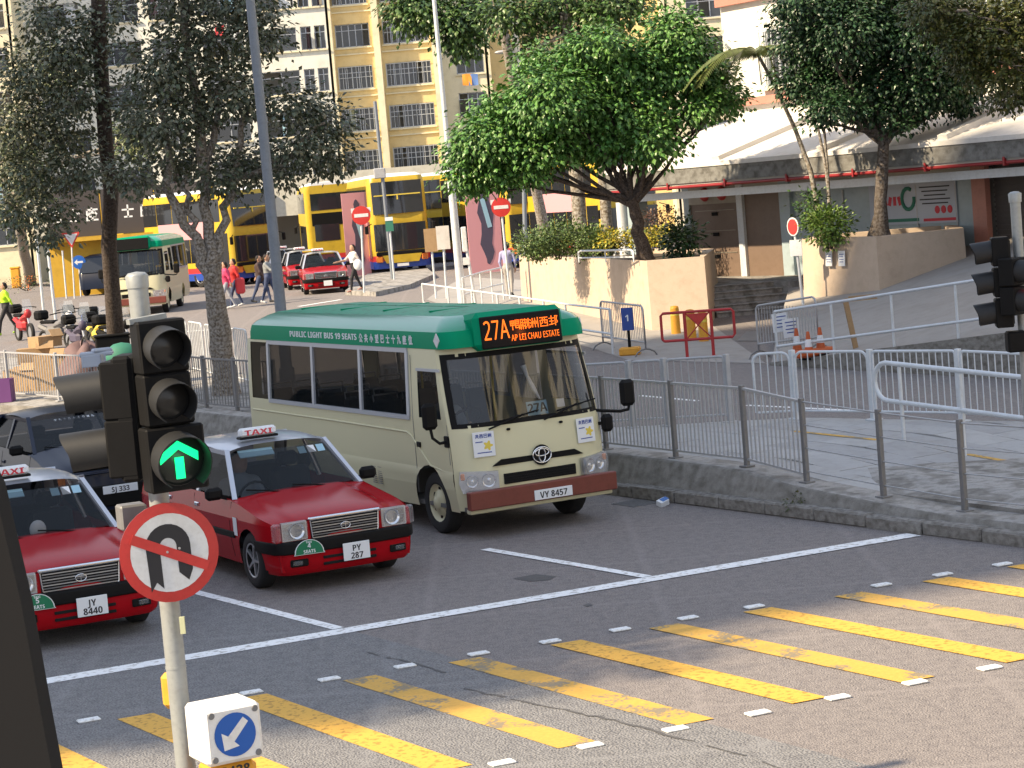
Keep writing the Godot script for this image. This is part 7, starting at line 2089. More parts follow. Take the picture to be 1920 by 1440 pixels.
	for q in [[1268, 626], [1297, 634], [1320, 640]]:
		var p = G(q[0], q[1])
		if bl == null:
			bl = thing("yellow_bollard", "stout yellow bollard nearest the crowd barrier with the blue sign", "bollard", p, 0, "yellow bollards behind the red barrier")
			b = MB.new(); b.lathe([Vector2(0.115, -0.02), Vector2(0.105, 0.6), Vector2(0.09, 0.66), Vector2(0, 0.675)], 18); part(b, "shaft", M.bollard_yellow, bl)
			b = MB.new(); b.cyl(Vector3(0, 0.44, 0), Vector3(0, 0.5, 0), 0.11, 0.11, 18, false); part(b, "band", M.flower_yellow, bl)
		else: copy(bl, p, 0, "middle of the three stout yellow bollards by the planter" if q[0] < 1300 else "stout yellow bollard nearest the concrete steps")
	# manhole plate on the forecourt
	var mp = PackedVector2Array()
	for q in [[1382, 640], [1400, 622], [1430, 622], [1420, 640]]: mp.append(v2(G(q[0], q[1])))
	struct(sheet(mp, 0.012), "cover_plate", M.galv_dark)
	# round prohibition sign by the steps
	var sp = GR(1506, 572)
	var st = thing("sign_post", "thin grey post with an oval red sign and a white plate by the steps", "sign", sp)
	var stp: Vector3 = P(1489, 425, -sp.z) - sp
	b = MB.new(); b.cyl(Vector3.ZERO, stp, 0.035, 0.035, 8); part(b, "post", M.galv_pale, st)
	b = MB.new(); b.X = Transform3D(Basis(Vector3.UP, -1.05) * Basis(Vector3(1, 0, 0), PI / 2), stp); b.lathe([Vector2(0, 0.03), Vector2(0.22, 0.03), Vector2(0.22, 0.045), Vector2(0, 0.045)], 24); part(b, "rim", M.sign_white, st)
	b = MB.new(); b.X = Transform3D(Basis(Vector3.UP, -1.05) * Basis(Vector3(1, 0, 0), PI / 2), stp); b.lathe([Vector2(0, 0.045), Vector2(0.185, 0.045), Vector2(0.185, 0.052), Vector2(0, 0.052)], 24); part(b, "red_disc", M.sign_red, st)
	b = MB.new(); b.box(stp + Vector3(0, -0.5, 0.05), Vector3(0.3, 0.38, 0.015), Basis(Vector3.UP, -0.5)); part(b, "plate", M.sign_white, st)
	# lamp posts, sign posts
	var lp = thing("lamp_post", "thick slate-blue lamp post beside the forked paperbark tree", "lamp post", G(533, 745) )
	lp.position = P(528, 590, 43.2); lp.position.y = gh(lp.position.z)
	var tp: Vector3 = P(463, -60, 43.2) - lp.position
	b = MB.new(); b.tube([Vector3.ZERO, Vector3(0, 1.0, 0), tp], [0.13, 0.115, 0.085], 14); part(b, "shaft", M.pole_dark, lp)
	b = MB.new(); b.cyl(Vector3(0, 0, 0), Vector3(0, 0.9, 0), 0.16, 0.15, 14); part(b, "base", M.pole_dark, lp)
	var l2 = thing("lamp_post", "tall pale lamp post between the estate windows and the spreading tree", "lamp post", G(868, 582))
	tp = P(812, -20, -l2.position.z) - l2.position
	b = MB.new(); b.tube([Vector3.ZERO, tp * 0.4, tp * 0.42, tp], [0.13, 0.11, 0.075, 0.06], 12); part(b, "shaft", M.galv_pale, l2)
	var l3 = thing("street_lamp", "grey street lamp head on a short arm above the spreading tree", "lamp post", Vector3(P(985, 500, 80).x, 0.9, -80))
	tp = P(976, 112, 80) - l3.position
	b = MB.new(); b.tube([Vector3.ZERO, tp], [0.09, 0.06], 10); b.tube([tp, tp + Vector3(-0.25, 0.28, 0), tp + Vector3(-0.5, 0.32, 0)], 0.035, 8); part(b, "column", M.pole_dark, l3)
	b = MB.new(); b.ball(tp + Vector3(-0.62, 0.32, 0), Vector3(0.28, 0.07, 0.13)); part(b, "lamp_head", M.galv, l3)
	var sgn = func(called, label, base, top, kind, r):
		var s = thing(called, label, "sign", base)
		var q = MB.new(); q.cyl(Vector3.ZERO, top - base, 0.035, 0.035, 8); part(q, "post", M.galv_pale, s)
		sign_disc(s, T(top - base + Vector3(0, -r * 0.9, 0.06)), r, kind)
	var e1 = G(683, 549, 0.14); sgn.call("no_entry_sign", "round red no-entry sign on the island beside the walking woman", e1, P(676, 388, -e1.z), "no_entry", 0.32)
	var e2 = G(957, 560); sgn.call("no_entry_sign", "round red no-entry sign in front of the pink bus advert", e2, P(938, 372, -e2.z), "no_entry", 0.3)
	var e3 = G(152, 556); sgn.call("arrow_sign", "round blue sign with a white left arrow above the motorcycles", e3, P(147, 480, -e3.z), "arrow", 0.31)
	var gw = thing("give_way_sign", "white give-way triangle with a red edge behind the left footway", "sign", G(140, 560))
	var gt: Vector3 = P(133, 440, -gw.position.z) - gw.position
	b = MB.new(); b.cyl(Vector3.ZERO, gt, 0.035, 0.035, 8); part(b, "post", M.galv_pale, gw)
	b = MB.new(); b.X = T(gt + Vector3(0, -0.2, 0.05)); b.prism(PackedVector2Array([Vector2(-0.42, 0.3), Vector2(0.42, 0.3), Vector2(0, -0.4)]), 0, 0.01); part(b, "rim", M.sign_red, gw)
	b = MB.new(); b.X = T(gt + Vector3(0, -0.2, 0.05)); b.prism(PackedVector2Array([Vector2(-0.3, 0.23), Vector2(0.3, 0.23), Vector2(0, -0.27)]), 0.01, 0.014); part(b, "face", M.sign_white, gw)
	var posts = [[740, 532, 729, 408, 0.04, "slim post with a small green and white plate by the double-decker", 1], [737, 530, 703, 190, 0.07, "slim dark post carrying a box in front of the double-decker", 2], [893, 577, 869, 430, 0.045, "white post topped by a white rounded plate", 3], [818, 560, 806, 430, 0.035, "pair of short posts with a tan board", 4], [838, 560, 829, 425, 0.035, "post with a pale board seen edge-on", 4], [84, 605, 68, 445, 0.05, "bright steel post beside the motorcycles", 0], [108, 630, 90, 470, 0.05, "second bright steel post among the motorcycles", 0], [125, 560, 117, 470, 0.04, "grey steel post behind the motorcycles", 0], [1175, 420, 1168, 395, 0.03, "low post with a yellow tag in the planter", 0]]
	for q in posts:
		var p0 = G(q[0], q[1])
		if q[0] == 1175: p0 = P(1148, 425, 64); p0.y = 2.0
		var s = thing("sign_post" if q[6] > 0 else "steel_post", q[5], "post", p0)
		var t2: Vector3 = P(q[2], q[3], -p0.z) - p0
		b = MB.new(); b.cyl(Vector3.ZERO, t2, q[4], q[4], 8); part(b, "shaft", M.galv_pale if q[6] != 2 else M.pole_dark, s)
		if q[6] == 1:
			b = MB.new(); b.box(t2 + Vector3(0, -0.25, 0.06), Vector3(0.3, 0.55, 0.02)); part(b, "plate", M.pvc_green, s)
			b = MB.new(); b.box(t2 + Vector3(0, -0.05, 0.075), Vector3(0.3, 0.14, 0.02)); part(b, "white_band", M.paper, s)
		elif q[6] == 2:
			b = MB.new(); b.bbox(P(712, 325, -p0.z) - p0, Vector3(0.45, 0.4, 0.3), 0.03); part(b, "box", M.galv, s)
		elif q[6] == 3:
			b = MB.new(); b.bbox(t2 + Vector3(0, -0.3, 0.05), Vector3(0.16, 0.75, 0.05), 0.06); part(b, "plate", M.sign_white, s)
			b = MB.new(); b.box(t2 + Vector3(0, -0.95, 0.05), Vector3(0.2, 0.22, 0.03)); part(b, "small_plate", M.sign_white, s)
		elif q[6] == 4:
			b = MB.new(); b.box(t2 + Vector3(0, -0.35, 0.05), Vector3(0.42, 0.75, 0.04)); part(b, "board", M.canopy_white if q[0] > 830 else M.card, s)

func double_decker(label: String, at: Vector3, turn: float) -> Node3D:
	var t = thing("double_decker_bus", label, "bus", at, turn, "double-decker buses at the terminus")
	var L = 10.8; var H = 4.35
	var lev = func(y, hw, zf): return rrect(hw, -L, zf, 0.28, y, 0.1)
	var b = MB.new(); b.grid([lev.call(0.85, 1.25, 0.02), lev.call(2.3, 1.25, 0.0), lev.call(2.45, 1.25, 0.02), lev.call(3.9, 1.24, -0.12), lev.call(4.2, 1.18, -0.25)]); part(b, "body", M.dd_yellow, t)
	b = MB.new(); b.grid([lev.call(4.2, 1.18, -0.25), lev.call(4.33, 0.95, -0.5), lev.call(4.36, 0.3, -1.5), lev.call(4.362, 0.285, -4.0)]); part(b, "roof", M.dd_white, t)
	b = MB.new(); b.grid([lev.call(0.3, 1.24, 0.02), lev.call(0.62, 1.253, 0.025)]); part(b, "blue_skirt", M.dd_blue, t)
	b = MB.new(); b.grid([lev.call(0.62, 1.253, 0.025), lev.call(0.86, 1.253, 0.025)]); part(b, "red_stripe", M.dd_red, t)
	b = MB.new(); b.box(Vector3(0, 0.45, -L * 0.5), Vector3(2.3, 0.3, L - 0.5)); part(b, "chassis", M.chassis, t)
	for s in [-1.0, 1.0]:
		for k in 8:
			var z = -0.9 - k * 1.22
			b = MB.new(); b.box(Vector3(s * 1.251, 3.38, z - 0.4), Vector3(0.012, 1.0, 1.18)); part(b, "upper_window", M.glass_dark, t)
			if k > 0:
				b = MB.new(); b.box(Vector3(s * 1.256, 1.68, z - 0.4), Vector3(0.012, 1.15, 1.18)); part(b, "lower_window", M.glass_dark, t)
		b = MB.new(); b.box(Vector3(s * 1.257, 1.55, -0.75), Vector3(0.012, 1.6, 1.0)); part(b, "door" if s > 0 else "cab_window", M.glass_dark, t)
	b = MB.new(); b.box(Vector3(-1.258, 2.55, -3.4), Vector3(0.014, 0.75, 4.2)); part(b, "advert", M.dd_pink, t)
	var gf = func(y0, y1, z0, z1, w): return func(u, y): return Vector3(w * u, y, lerpf(z0, z1, (y - y0) / (y1 - y0)) + 0.1 * (1 - pow(w * u / 1.25, 2.0)) + 0.02)
	b = MB.new(); skin(b, -0.97, 0.97, 2.62, 4.0, 0.25, [], gf.call(2.62, 4.0, 0.01, -0.15, 1.12)); part(b, "upper_windscreen", M.glass_dark, t)
	b = MB.new(); skin(b, -0.97, 0.97, 1.05, 2.2, 0.25, [], gf.call(1.05, 2.2, 0.02, 0.01, 1.15)); part(b, "lower_windscreen", M.glass_dark, t)
	b = MB.new(); b.box(Vector3(0, 3.42, 0.06), Vector3(2.0, 0.05, 0.04)); b.box(Vector3(0, 3.32, 0.075), Vector3(0.05, 0.22, 0.04)); tag(part(b, "guard_rail", M.flower_yellow, t), "", "", "", "stuff")
	b = MB.new(); b.bbox(Vector3(0, 0.93, 0.1), Vector3(2.2, 0.16, 0.12), 0.03); part(b, "black_band", M.black, t)
	b = MB.new(); b.X = T(Vector3(0, 0.62, 0.125)); b.prism(PackedVector2Array([Vector2(-0.85, 0.24), Vector2(0.85, 0.24), Vector2(0.7, -0.1), Vector2(-0.7, -0.1)]), 0, 0.03); part(b, "yellow_apron", M.dd_yellow, t)
	b = MB.new(); b.box(Vector3(0, 0.42, 0.15), Vector3(0.5, 0.12, 0.02)); part(b, "number_plate", M.paper, t)
	for s in [-1.0, 1.0]:
		b = MB.new(); b.X = T(Vector3(s * 0.98, 0.7, 0.09), s * 0.35); b.bbox(Vector3.ZERO, Vector3(0.3, 0.26, 0.06), 0.03); part(b, "headlight", M.lamp_orange, t)
		b = MB.new(); b.bbox(Vector3(s * 1.45, 2.0, 0.3), Vector3(0.16, 0.34, 0.1), 0.03); b.bar(Vector3(s * 1.2, 2.25, 0.1), Vector3(s * 1.45, 2.15, 0.3), 0.03, 0.03); part(b, "mirror", M.black, t)
		for z in [-2.6, -7.6]: wheel(t, Vector3(s * 1.12, 0.48, z), 0.48, 0.26, 0.29, s, "car")
	# rear end
	b = MB.new(); b.box(Vector3(0, 3.4, -L - 0.005), Vector3(1.9, 0.8, 0.02)); part(b, "rear_upper_window", M.glass_dark, t)
	b = MB.new(); b.box(Vector3(0.25, 1.9, -L - 0.005), Vector3(1.2, 0.8, 0.02)); part(b, "rear_lower_window", M.glass_dark, t)
	b = MB.new(); b.box(Vector3(0.2, 2.55, -L - 0.005), Vector3(1.5, 0.6, 0.02)); part(b, "rear_advert", M.black, t)
	return t

func motorbike(label: String, at: Vector3, turn: float, m: Material) -> Node3D:
	var t = thing("motorcycle", label, "motorcycle", at, turn, "motorcycles parked behind the left footway")
	for z in [0.62, -0.62]: 
		var g = Node3D.new(); g.name = "wheel"; t.add_child(g, true); g.transform = Transform3D(Basis(Vector3(0, 0, 1), PI / 2), Vector3(0, 0.29, z))
		var b = MB.new(); b.lathe([Vector2(0.2, -0.05), Vector2(0.27, -0.05), Vector2(0.29, 0), Vector2(0.27, 0.05), Vector2(0.2, 0.05), Vector2(0.2, -0.05)], 18); part(b, "tyre", M.rubber, g)
		b = MB.new(); b.cyl(Vector3(0, -0.03, 0), Vector3(0, 0.03, 0), 0.19, 0.19, 14); part(b, "rim", M.steel, g)
	var b = MB.new(); b.bbox(Vector3(0, 0.5, -0.1), Vector3(0.26, 0.34, 0.75), 0.1); b.bbox(Vector3(0, 0.72, 0.16), Vector3(0.26, 0.22, 0.5), 0.09, Basis(Vector3(1, 0, 0), -0.25)); b.bbox(Vector3(0, 0.62, -0.62), Vector3(0.2, 0.14, 0.5), 0.06, Basis(Vector3(1, 0, 0), 0.3)); part(b, "body", m, t)
	b = MB.new(); b.bbox(Vector3(0, 0.8, -0.32), Vector3(0.26, 0.1, 0.68), 0.04); part(b, "seat", M.black, t)
	b = MB.new(); b.tube([Vector3(0, 0.3, 0.62), Vector3(0, 0.7, 0.48), Vector3(0, 1.0, 0.36)], 0.035, 8); part(b, "fork", M.steel, t)
	b = MB.new(); b.tube([Vector3(-0.36, 1.02, 0.24), Vector3(-0.15, 1.06, 0.36), Vector3(0.15, 1.06, 0.36), Vector3(0.36, 1.02, 0.24)], 0.018, 6); part(b, "handlebar", M.black, t)
	b = MB.new(); b.ball(Vector3(0, 0.86, 0.5), Vector3(0.12, 0.14, 0.1)); part(b, "headlamp_cowl", m, t)
	b = MB.new(); b.quad(Vector3(-0.16, 0.95, 0.52), Vector3(0.16, 0.95, 0.52), Vector3(0.12, 1.3, 0.42), Vector3(-0.12, 1.3, 0.42)); part(b, "windshield", M.glass_clear, t)
	b = MB.new(); b.bbox(Vector3(0, 1.0, -0.7), Vector3(0.36, 0.28, 0.34), 0.06); part(b, "top_box", M.black, t)
	b = MB.new(); b.tube([Vector3(0.14, 0.3, 0.1), Vector3(0.16, 0.28, -0.7)], 0.045, 8); part(b, "exhaust", M.chrome, t)
	return t

func build_left():
	var u = Vector3.UP
	var poly = PackedVector2Array()
	for q in [[-120, 768], [100, 776], [280, 790], [470, 806], [545, 812]]: poly.append(v2(G(q[0], q[1])))
	for q in [[560, 745], [430, 708], [200, 690], [-120, 672]]: poly.append(v2(G(q[0], q[1])))
	struct(slab_block(poly, func(x, z): return gh(z) + 0.15, 0.4), "left_footway", M.concrete)
	var kb = Node3D.new(); kb.name = numbered("kerb"); kb.set_meta("kind", "structure"); add_child(kb)
	for i in 4:
		var a = Vector3(poly[i].x, gh(poly[i].y), poly[i].y); var c = Vector3(poly[i + 1].x, gh(poly[i + 1].y), poly[i + 1].y)
		var n = int(a.distance_to(c) / 0.95)
		for k in n:
			var p = a.lerp(c, (k + 0.5) / n); var dd = (c - a) / n
			var b = MB.new(); b.bbox(Vector3.ZERO, Vector3(0.16, 0.22, dd.length() - 0.02), 0.015, Basis(Vector3.UP, atan2(dd.x, dd.z))); part(b, "kerb_stone", M.kerb, kb, T(p + Vector3(0, 0.06, 0.06)))
	# railings along it
	var rl = thing("footway_railing", "dull grey railing in front of the heaped cardboard on the left footway", "railing")
	var ps = [G(-60, 740, 0.15), G(18, 744, 0.15), G(112, 752, 0.15), G(200, 758, 0.15)]
	for i in ps.size():
		post(rl, ps[i], 1.05, 0.06, M.galv)
		if i < ps.size() - 1: fence_panel(rl, ps[i], ps[i + 1], 1.0, 0.12, M.galv, 0.01)
	var r2 = thing("footway_railing", "grey railing round the foot of the forked paperbark tree", "railing")
	ps = [G(340, 758, 0.15), G(388, 766, 0.15), G(446, 772, 0.15), G(520, 778, 0.15)]
	for i in ps.size():
		post(r2, ps[i], 1.05, 0.07, M.galv_dark)
		if i < ps.size() - 1: fence_panel(r2, ps[i], ps[i + 1], 1.0, 0.11, M.galv_dark, 0.01)
	var r3 = thing("hoop_fence", "sunlit grey hooped fence panels behind the forked paperbark tree", "railing")
	for q in [[335, 690, 356, 694], [362, 694, 386, 700], [392, 702, 440, 712], [446, 712, 470, 718]]:
		fence_panel(r3, G(q[0], q[1], 0.15), G(q[2], q[3], 0.15), 1.15, 0.13, M.galv_pale, 0.012, 0.05, 0.1)
	# heap of salvaged things
	var k = 0
	for q in [[45, 728, 0.9, 0.5, 0.6, 0.0], [95, 736, 0.7, 0.8, 0.6, 0.0], [60, 700, 0.8, 0.35, 0.5, 0.6], [120, 735, 0.5, 0.6, 0.5, 0.0], [75, 690, 0.6, 0.25, 0.5, 0.95], [30, 735, 0.4, 0.5, 0.4, 0.0]]:
		var b = MB.new(); b.box(Vector3(0, q[3] * 0.5, 0), Vector3(q[2], q[3], q[4]))
		var p = G(q[0], 735, 0.15)
		var o = part(b, "cardboard_box", M.card, self, T(p + Vector3(0, q[5], -0.5 - 0.15 * k), 0.3 * k - 0.5)); tag(o, ["wide flattened cardboard box at the bottom of the heap behind the left railing", "tall cardboard box standing in the heap behind the left railing", "cardboard box stacked on another behind the left railing", "small upright cardboard box by the pink tarpaulin", "thin cardboard stack on top of the heap", "little cardboard box beside the purple basket"][k], "box")
		var fb = MB.new(); fb.box(Vector3(q[2] * 0.3, q[3] + 0.06, q[4] * 0.45), Vector3(q[2] * 0.5, 0.01, 0.22), Basis(Vector3(1, 0, 0), 0.8)); part(fb, "flap", M.card, o)
		k += 1
	var tp = G(150, 735, 0.15)
	var tb = MB.new()
	var rows = []
	for i in 7:
		var l = PackedVector3Array()
		for j in 13:
			var a = TAU * (j % 12) / 12
			var y = (1.0 + 0.12 * sin(a * 4.0)) * (1 - pow(i / 6.0, 1.7)) if i < 6 else 0.0
			var r = 0.08 + 0.55 * pow(i / 6.0, 0.6) * (1 + 0.2 * sin(a * 5 + i) + 0.14 * sin(a * 3 - i * 2.0))
			l.append(Vector3(cos(a) * r, y, -sin(a) * r * 0.8))
		rows.append(l)
	rows.reverse(); tb.grid(rows); tag(part(tb, "tarpaulin_heap", M.tarp, self, T(tp + Vector3(0, 0, -0.9))), "dusty pink tarpaulin thrown over a heap behind the left railing", "tarpaulin")
	var bb = MB.new(); bb.bbox(Vector3(0, 0.6, 0), Vector3(0.75, 1.2, 0.6), 0.03); bb.bbox(Vector3(0, 1.22, 0), Vector3(0.8, 0.05, 0.64), 0.02); tag(part(bb, "black_cabinet", M.black, self, T(G(205, 738, 0.15) + Vector3(0, 0, -1.0), 0.2)), "black lidded bin between the tarpaulin and the traffic signal", "bin")
	var gb = MB.new(); gb.ball(Vector3(0, 0.3, 0), Vector3(0.4, 0.32, 0.3)); tag(part(gb, "green_bag", M.pvc_green, self, T(G(222, 742, 0.15) + Vector3(0.1, 0.5, -0.4))), "pale green sack on the heap beside the traffic signal", "bag")
	var wb = MB.new(); wb.bbox(Vector3(0, 1.0, 0), Vector3(0.7, 0.1, 0.34), 0.03); wb.bbox(Vector3(0.12, 1.07, 0.02), Vector3(0.4, 0.08, 0.3), 0.03, Basis(Vector3.UP, 0.3)); wb.bbox(Vector3(-0.05, 0.86, 0.17), Vector3(0.5, 0.24, 0.03), 0.01); tag(part(wb, "folded_sheet", M.poster, self, T(G(190, 757, 0.15) + Vector3(0, 0.05, 0.0), 0.1)), "folded blue-white sheet laid over the left railing", "sheet")
	var pk = thing("purple_basket", "purple plastic crate at the foot of the left railing", "crate", G(8, 752, 0.15) + Vector3(0, 0, 0.2))
	for s in [[0, 0.25, 0.2, 0.5, 0.5, 0.02], [0, 0.25, -0.2, 0.5, 0.5, 0.02], [0.25, 0.25, 0, 0.02, 0.5, 0.4], [-0.25, 0.25, 0, 0.02, 0.5, 0.4], [0, 0.02, 0, 0.5, 0.04, 0.4]]:
		var b = MB.new(); b.box(Vector3(s[0], s[1], s[2]), Vector3(s[3], s[4], s[5])); part(b, "side", M.purple, pk)
	# motorcycles
	var mats = [M.purple_rail, M.galv_dark, M.sign_white, M.flower_yellow, M.black, M.ink_blue, M.red_paint, M.steel]
	var names = ["dusty violet scooter parked behind the cardboard heap", "dark grey motorcycle in the parked row", "white scooter in the parked row by the steel posts", "yellow-cowled motorcycle near the straight tree trunk", "black motorcycle at the end of the parked row", "navy motorcycle parked behind the pink tarpaulin", "red scooter with a top box near the walking man", "silver motorcycle beside the straight tree trunk"]
	var i = 0
	for q in [[150, 668], [110, 655], [135, 645], [190, 662], [222, 668], [165, 650], [48, 640], [205, 648]]:
		motorbike(names[i], G(q[0], q[1]), 0.5 + 0.35 * sin(i * 2.1), mats[i]); i += 1

func build_far():
	var b1 = double_decker("yellow double-decker facing us head-on behind the no-entry sign", G(757, 514), 0.15)
	copy(b1, P(1012, 512, 92) * Vector3(1, 0, 1) + Vector3(0, 0.9, 0), 0.27, "yellow double-decker with a pink advert partly behind the spreading tree")
	copy(b1, Vector3(P(562, 430, 106).x, 0.9, -120), PI + 0.12, "yellow double-decker seen from the rear beside the podium opening")
	copy(b1, Vector3(P(478, 470, 100).x, 0.9, -100), 0.75, "yellow double-decker standing at an angle behind the forked tree")
	copy(b1, Vector3(P(835, 430, 108).x, 0.9, -108), 0.15, "yellow double-decker parked just behind the head-on bus")
	copy(b1, Vector3(P(1185, 430, 86).x, 0.9, -86), 0.4, "yellow double-decker glimpsed behind the dark tree trunk and shop column")
	# yellow kiosk with dark sign boards behind the left trees
	var kx = P(90, 450, 104).x; var kw: float = P(400, 450, 104).x - kx
	var ks = thing("kiosk", "yellow-walled kiosk with dark sign boards behind the parked minibus", "kiosk", Vector3(kx, 0.9, -104))
	var kb = MB.new(); wall_holes(kb, 0, kw, 0, 2.5, [[kw * 0.52, kw * 0.62, 0.9, 1.9], [kw * 0.8, kw * 0.95, 0.0, 2.0]], 0.3); part(kb, "wall", M.kiosk_yellow, ks)
	kb = MB.new(); kb.box(Vector3(kw * 0.5, 1.2, -1.5), Vector3(kw - 0.1, 2.4, 0.1)); part(kb, "inner_wall", M.shop_dark, ks)
	kb = MB.new(); kb.box(Vector3(kw * 0.5, 2.58, 0.1), Vector3(kw + 0.4, 0.16, 0.8)); part(kb, "ledge", M.kiosk_yellow, ks)
	for k in 3:
		kb = MB.new(); kb.box(Vector3(kw * (0.17 + 0.33 * k), 3.75, -0.1), Vector3(kw * 0.32, 2.1, 0.2)); var sb2 = part(kb, "sign_board", M.kiosk_sign, ks)
		glyphs([CJK.ba, CJK.shi, CJK.zuo], 0.55, 0.3, M.paper, sb2, T(Vector3(kw * (0.17 + 0.33 * k), 3.7, 0.005)), "lettering", 0.14)
	kb = MB.new(); kb.box(Vector3(kw * 0.5, 2.4, -2.0), Vector3(kw, 4.8, 0.2)); part(kb, "rear_wall", M.kiosk_yellow, ks)
	# tall pink advert column in front of the second bus
	for q in [[912, 480, 0.9, 3.9, "tall pink and blue advert panel on the side of the angled bus", 88.5], [668, 440, 0.7, 3.6, "pale pink and blue advert strip beside the head-on bus", 97.5]]:
		var ad = thing("advert_panel", q[4], "advert", Vector3(P(q[0], q[1], q[5]).x, 0.95, -q[5]), 0.25)
		var b = MB.new(); b.box(Vector3(0, q[3] * 0.5, 0), Vector3(q[2] * 1.5, q[3], 0.06)); part(b, "panel", M.dd_pink, ad)
		var sp2 = PackedVector2Array()
		for k in 24: sp2.append(Vector2(0.1 + q[2] * (0.3 + 0.1 * sin(k * 1.9)) * cos(TAU * k / 24), q[3] * (0.5 + 0.42 * sin(TAU * k / 24))))
		b = MB.new(); b.X = T(Vector3(0, 0, 0.03)); b.prism(sp2, 0, 0.01); part(b, "printed_figure", M.purple_rail, ad)
		b = MB.new(); b.box(Vector3(0.12, q[3] * 0.6, 0.045), Vector3(q[2] * 0.2, q[3] * 0.3, 0.01), Basis(Vector3(0, 0, 1), 0.2)); part(b, "printed_light", M.paper_blue, ad)
	# queueing taxis
	var labs = ["red taxi first in the queue by the traffic island", "red taxi second in the queue by the traffic island", "red taxi third in the queue by the traffic island", "red taxi last in the queue by the traffic island"]
	var f0 = G(612, 549)
	var tx = taxi(labs[0], f0, 0.12, [], "taxis queueing at the terminus", "4", false)
	for k in 3: copy(tx, f0 + Vector3(-1.15 - k * 1.25, 0, -6.0 * (k + 1)), 0.16 + 0.03 * k, labs[k + 1])
	minibus("second cream and green minibus parked by the yellow bus", G(268, 588), 0.02, false)
	var gc = thing("green_stall", "small green market umbrella stall behind the parked minibus", "stall", G(300, 500))
	var b = MB.new(); b.lathe([Vector2(1.6, 2.2), Vector2(0.1, 2.9), Vector2(0, 2.92)], 8); part(b, "canopy", M.pvc_green, gc)
	b = MB.new(); b.cyl(Vector3(0, 0, 0), Vector3(0, 2.9, 0), 0.05, 0.05, 8); part(b, "pole", M.galv, gc)
	var van = MB.new()
	var vn = thing("van", "dark blue van with a wide windscreen behind the motorcycles", "van", G(160, 560) + Vector3(0, 0, -3.0), -0.2)
	van.grid([rrect(0.85, -4.2, 0.0, 0.25, 0.3, 0.1), rrect(0.88, -4.2, 0.0, 0.25, 1.0, 0.1), rrect(0.8, -4.15, -0.6, 0.25, 1.75, 0.1), rrect(0.6, -3.9, -0.9, 0.25, 1.85, 0.1), rrect(0.02, -2.0, -1.9, 0.01, 1.88)]); part(van, "body", M.car_blue, vn)
	b = MB.new(); skin(b, -0.8, 0.8, 1.05, 1.7, 0.3, [], func(uu, y): return Vector3(0.85 * uu, y, 0.11 - 0.6 * (y - 1.0) / 0.75)); part(b, "windscreen", M.glass_dark, vn)
	for s in [-1.0, 1.0]:
		for z in [-0.7, -3.3]: wheel(vn, Vector3(s * 0.78, 0.32, z), 0.32, 0.2, 0.2, s, "car")
	# orange-topped street planter and bins far left
	var ob = shrub("flower_bed", "low orange flower bed at the far left kerb", G(35, 552) + Vector3(0, 0.5, -2), Vector3(1.6, 0.3, 0.6), 60, 6, 0.09, [Color(0.6, 0.16, 0.03), Color(0.06, 0.1, 0.03), Color(0.1, 0.14, 0.04)])
	b = MB.new(); b.bbox(Vector3(0, 0.55, 0), Vector3(0.5, 1.1, 0.4), 0.05); b.bbox(Vector3(0, 1.15, 0), Vector3(0.56, 0.12, 0.46), 0.04); tag(part(b, "yellow_box", M.bollard_yellow, self, T(G(32, 540))), "yellow street box by the orange flowers", "street box")

func build_people():
	var W = Color(0.62, 0.62, 0.62); var K = Color(0.015, 0.015, 0.018); var J = Color(0.04, 0.06, 0.13)
	person("person in a pink jacket and grey trousers walking past the forked tree", G(428, 580), -1.3, {"h": 1.6, "top": Color(0.6, 0.05, 0.14), "legs": Color(0.3, 0.32, 0.38), "shoe": W, "stride": 0.4, "coat": true})
	person("person in a long red coat walking beside the pink jacket", G(444, 577), -1.2, {"h": 1.66, "top": Color(0.5, 0.03, 0.03), "legs": J, "shoe": W, "stride": 0.35, "coat": true})
	person("person in dark clothes crossing beside the lamp post", G(492, 568), 1.4, {"h": 1.65, "top": Color(0.05, 0.03, 0.03), "legs": J, "stride": 0.5, "coat": true})
	person("person in a grey hooded top crossing beside the lamp post", G(507, 570), 1.3, {"h": 1.7, "top": Color(0.22, 0.24, 0.25), "legs": J, "shoe": W, "stride": 0.35, "arm_r": 0.5})
	person("woman in a white top and black trousers stepping off the island", G(668, 547, 0.1), -1.0, {"h": 1.65, "top": Color(0.75, 0.75, 0.75), "legs": K, "stride": 0.42, "sleeve": false, "arm_r": 0.5, "shoe": Color(0.4, 0.2, 0.16)})
	person("man in a lilac shirt and grey trousers standing at the end of the peach planter", G(957, 557), 2.9, {"h": 1.72, "top": Color(0.3, 0.3, 0.48), "legs": Color(0.34, 0.32, 0.3), "stride": 0.12, "look": 0.05})
	person("person in black with a lime safety vest walking at the far left", G(16, 628), -1.2, {"h": 1.68, "top": Color(0.45, 0.75, 0.03), "legs": K, "stride": 0.5, "shoe": Color(0.3, 0.5, 0.03)})
	var bg = MB.new(); bg.ball(Vector3(0, 0, 0), Vector3(0.16, 0.2, 0.1)); tag(part(bg, "tote_bag", M.paper, self, T(G(676, 547, 0.1) + Vector3(0, 0.95, 0.1))), "white tote bag carried by the woman in the white top", "bag")
	var rb = MB.new(); rb.bbox(Vector3.ZERO, Vector3(0.3, 0.55, 0.3), 0.06); tag(part(rb, "red_bag", M.cloth_red, self, T(G(452, 577) + Vector3(0.05, 0.75, 0.05))), "big red bag carried by the person in the red coat", "bag")

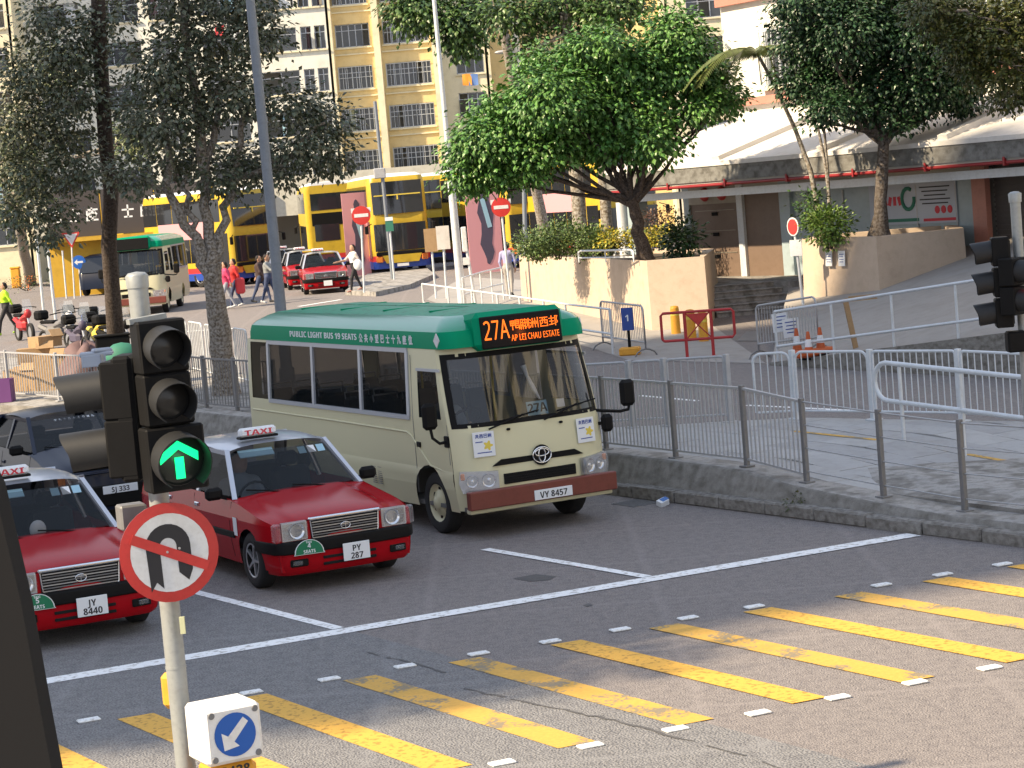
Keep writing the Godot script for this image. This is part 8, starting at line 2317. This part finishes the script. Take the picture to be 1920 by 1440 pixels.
func build_off_frame():
	# the tall block to the left that shades the road, and the sunlit flats to the right mirrored in the windscreens
	var t = thing("office_block", "tall grey office block standing left of the road, shading it", "building", Vector3(-46, 0, -15.5))
	var b = MB.new()
	var holes = []
	for r in 13:
		for k in 6: holes.append([-11.6 + k * 3.8, -9.0 + k * 3.8, 2.2 + r * 3.4, 4.0 + r * 3.4])
	b.X = Transform3D(Basis(Vector3.UP, PI / 2), Vector3(6, 0, 0)); wall_holes(b, -13.4, 13.4, 0, 48, holes, 0.25); part(b, "street_wall", M.wall_white, t)
	b = MB.new(); b.box(Vector3(-0.2, 24, 0), Vector3(11.8, 48, 26.8)); part(b, "mass", M.wall_shop, t)
	var f = thing("flats", "sunlit cream flats with balcony bands to the right of the road", "building", Vector3(44, 0, -4))
	b = MB.new(); b.box(Vector3(0, 17, 0), Vector3(10, 34, 44)); part(b, "mass", M.wall_cream, f)
	for r in 11:
		b = MB.new(); b.box(Vector3(-5.3, 3.0 + r * 3.0, 0), Vector3(0.6, 0.9, 43)); part(b, "balcony", M.wall_white, f)
		for k in 10:
			b = MB.new(); b.box(Vector3(-5.01, 4.6 + r * 3.0, -19.5 + k * 4.3), Vector3(0.03, 1.6, 2.6)); part(b, "window", M.glass_dark, f)
	# street trees left of the crossing that dapple the edge of the shade
	var dc = [Color(0.05, 0.09, 0.03), Color(0.07, 0.11, 0.035)]
	var k2 = 0
	for q in [[-12.6, -14.3, 9.8], [-17.1, -12.4, 12.6], [-22.6, -10.2, 16.2]]:
		var c = Vector3(q[0], q[2], q[1])
		tree("street_tree", ["shorter street tree left of the crossing", "middle street tree left of the crossing", "tallest street tree left of the crossing"][k2], Vector3(q[0], 0, q[1]), Vector3(q[0], q[2] - 1.5, q[1]), 0.18, [[c, Vector3(1.5, 1.2, 1.0), 70], [c + Vector3(-1.2, 0.3, 0.7), Vector3(1.2, 0.9, 0.9), 45], [c + Vector3(1.3, -0.2, 0.2), Vector3(1.1, 0.9, 0.8), 45]], 8, 0.2, dc, M.bark)
		k2 += 1

func _ready():
	rng.seed = 20240517
	make_materials()
	build_light()
	build_ground()
	build_markings()
	build_right_pavement()
	build_forecourt()
	build_tower()
	build_shops()
	build_off_frame()
	build_planting()
	build_left()
	var mb = minibus("cream minibus with a green roof and lit 27A display waiting at the stop line", Vector3(-0.283, 0, -27.886), 0.476, true)
	driver(-0.5, 1.0, -0.3, mb, "minibus driver in a grey shirt behind the big windscreen")
	build_traffic()
	build_signals()
	build_street()
	build_far()
	build_people()
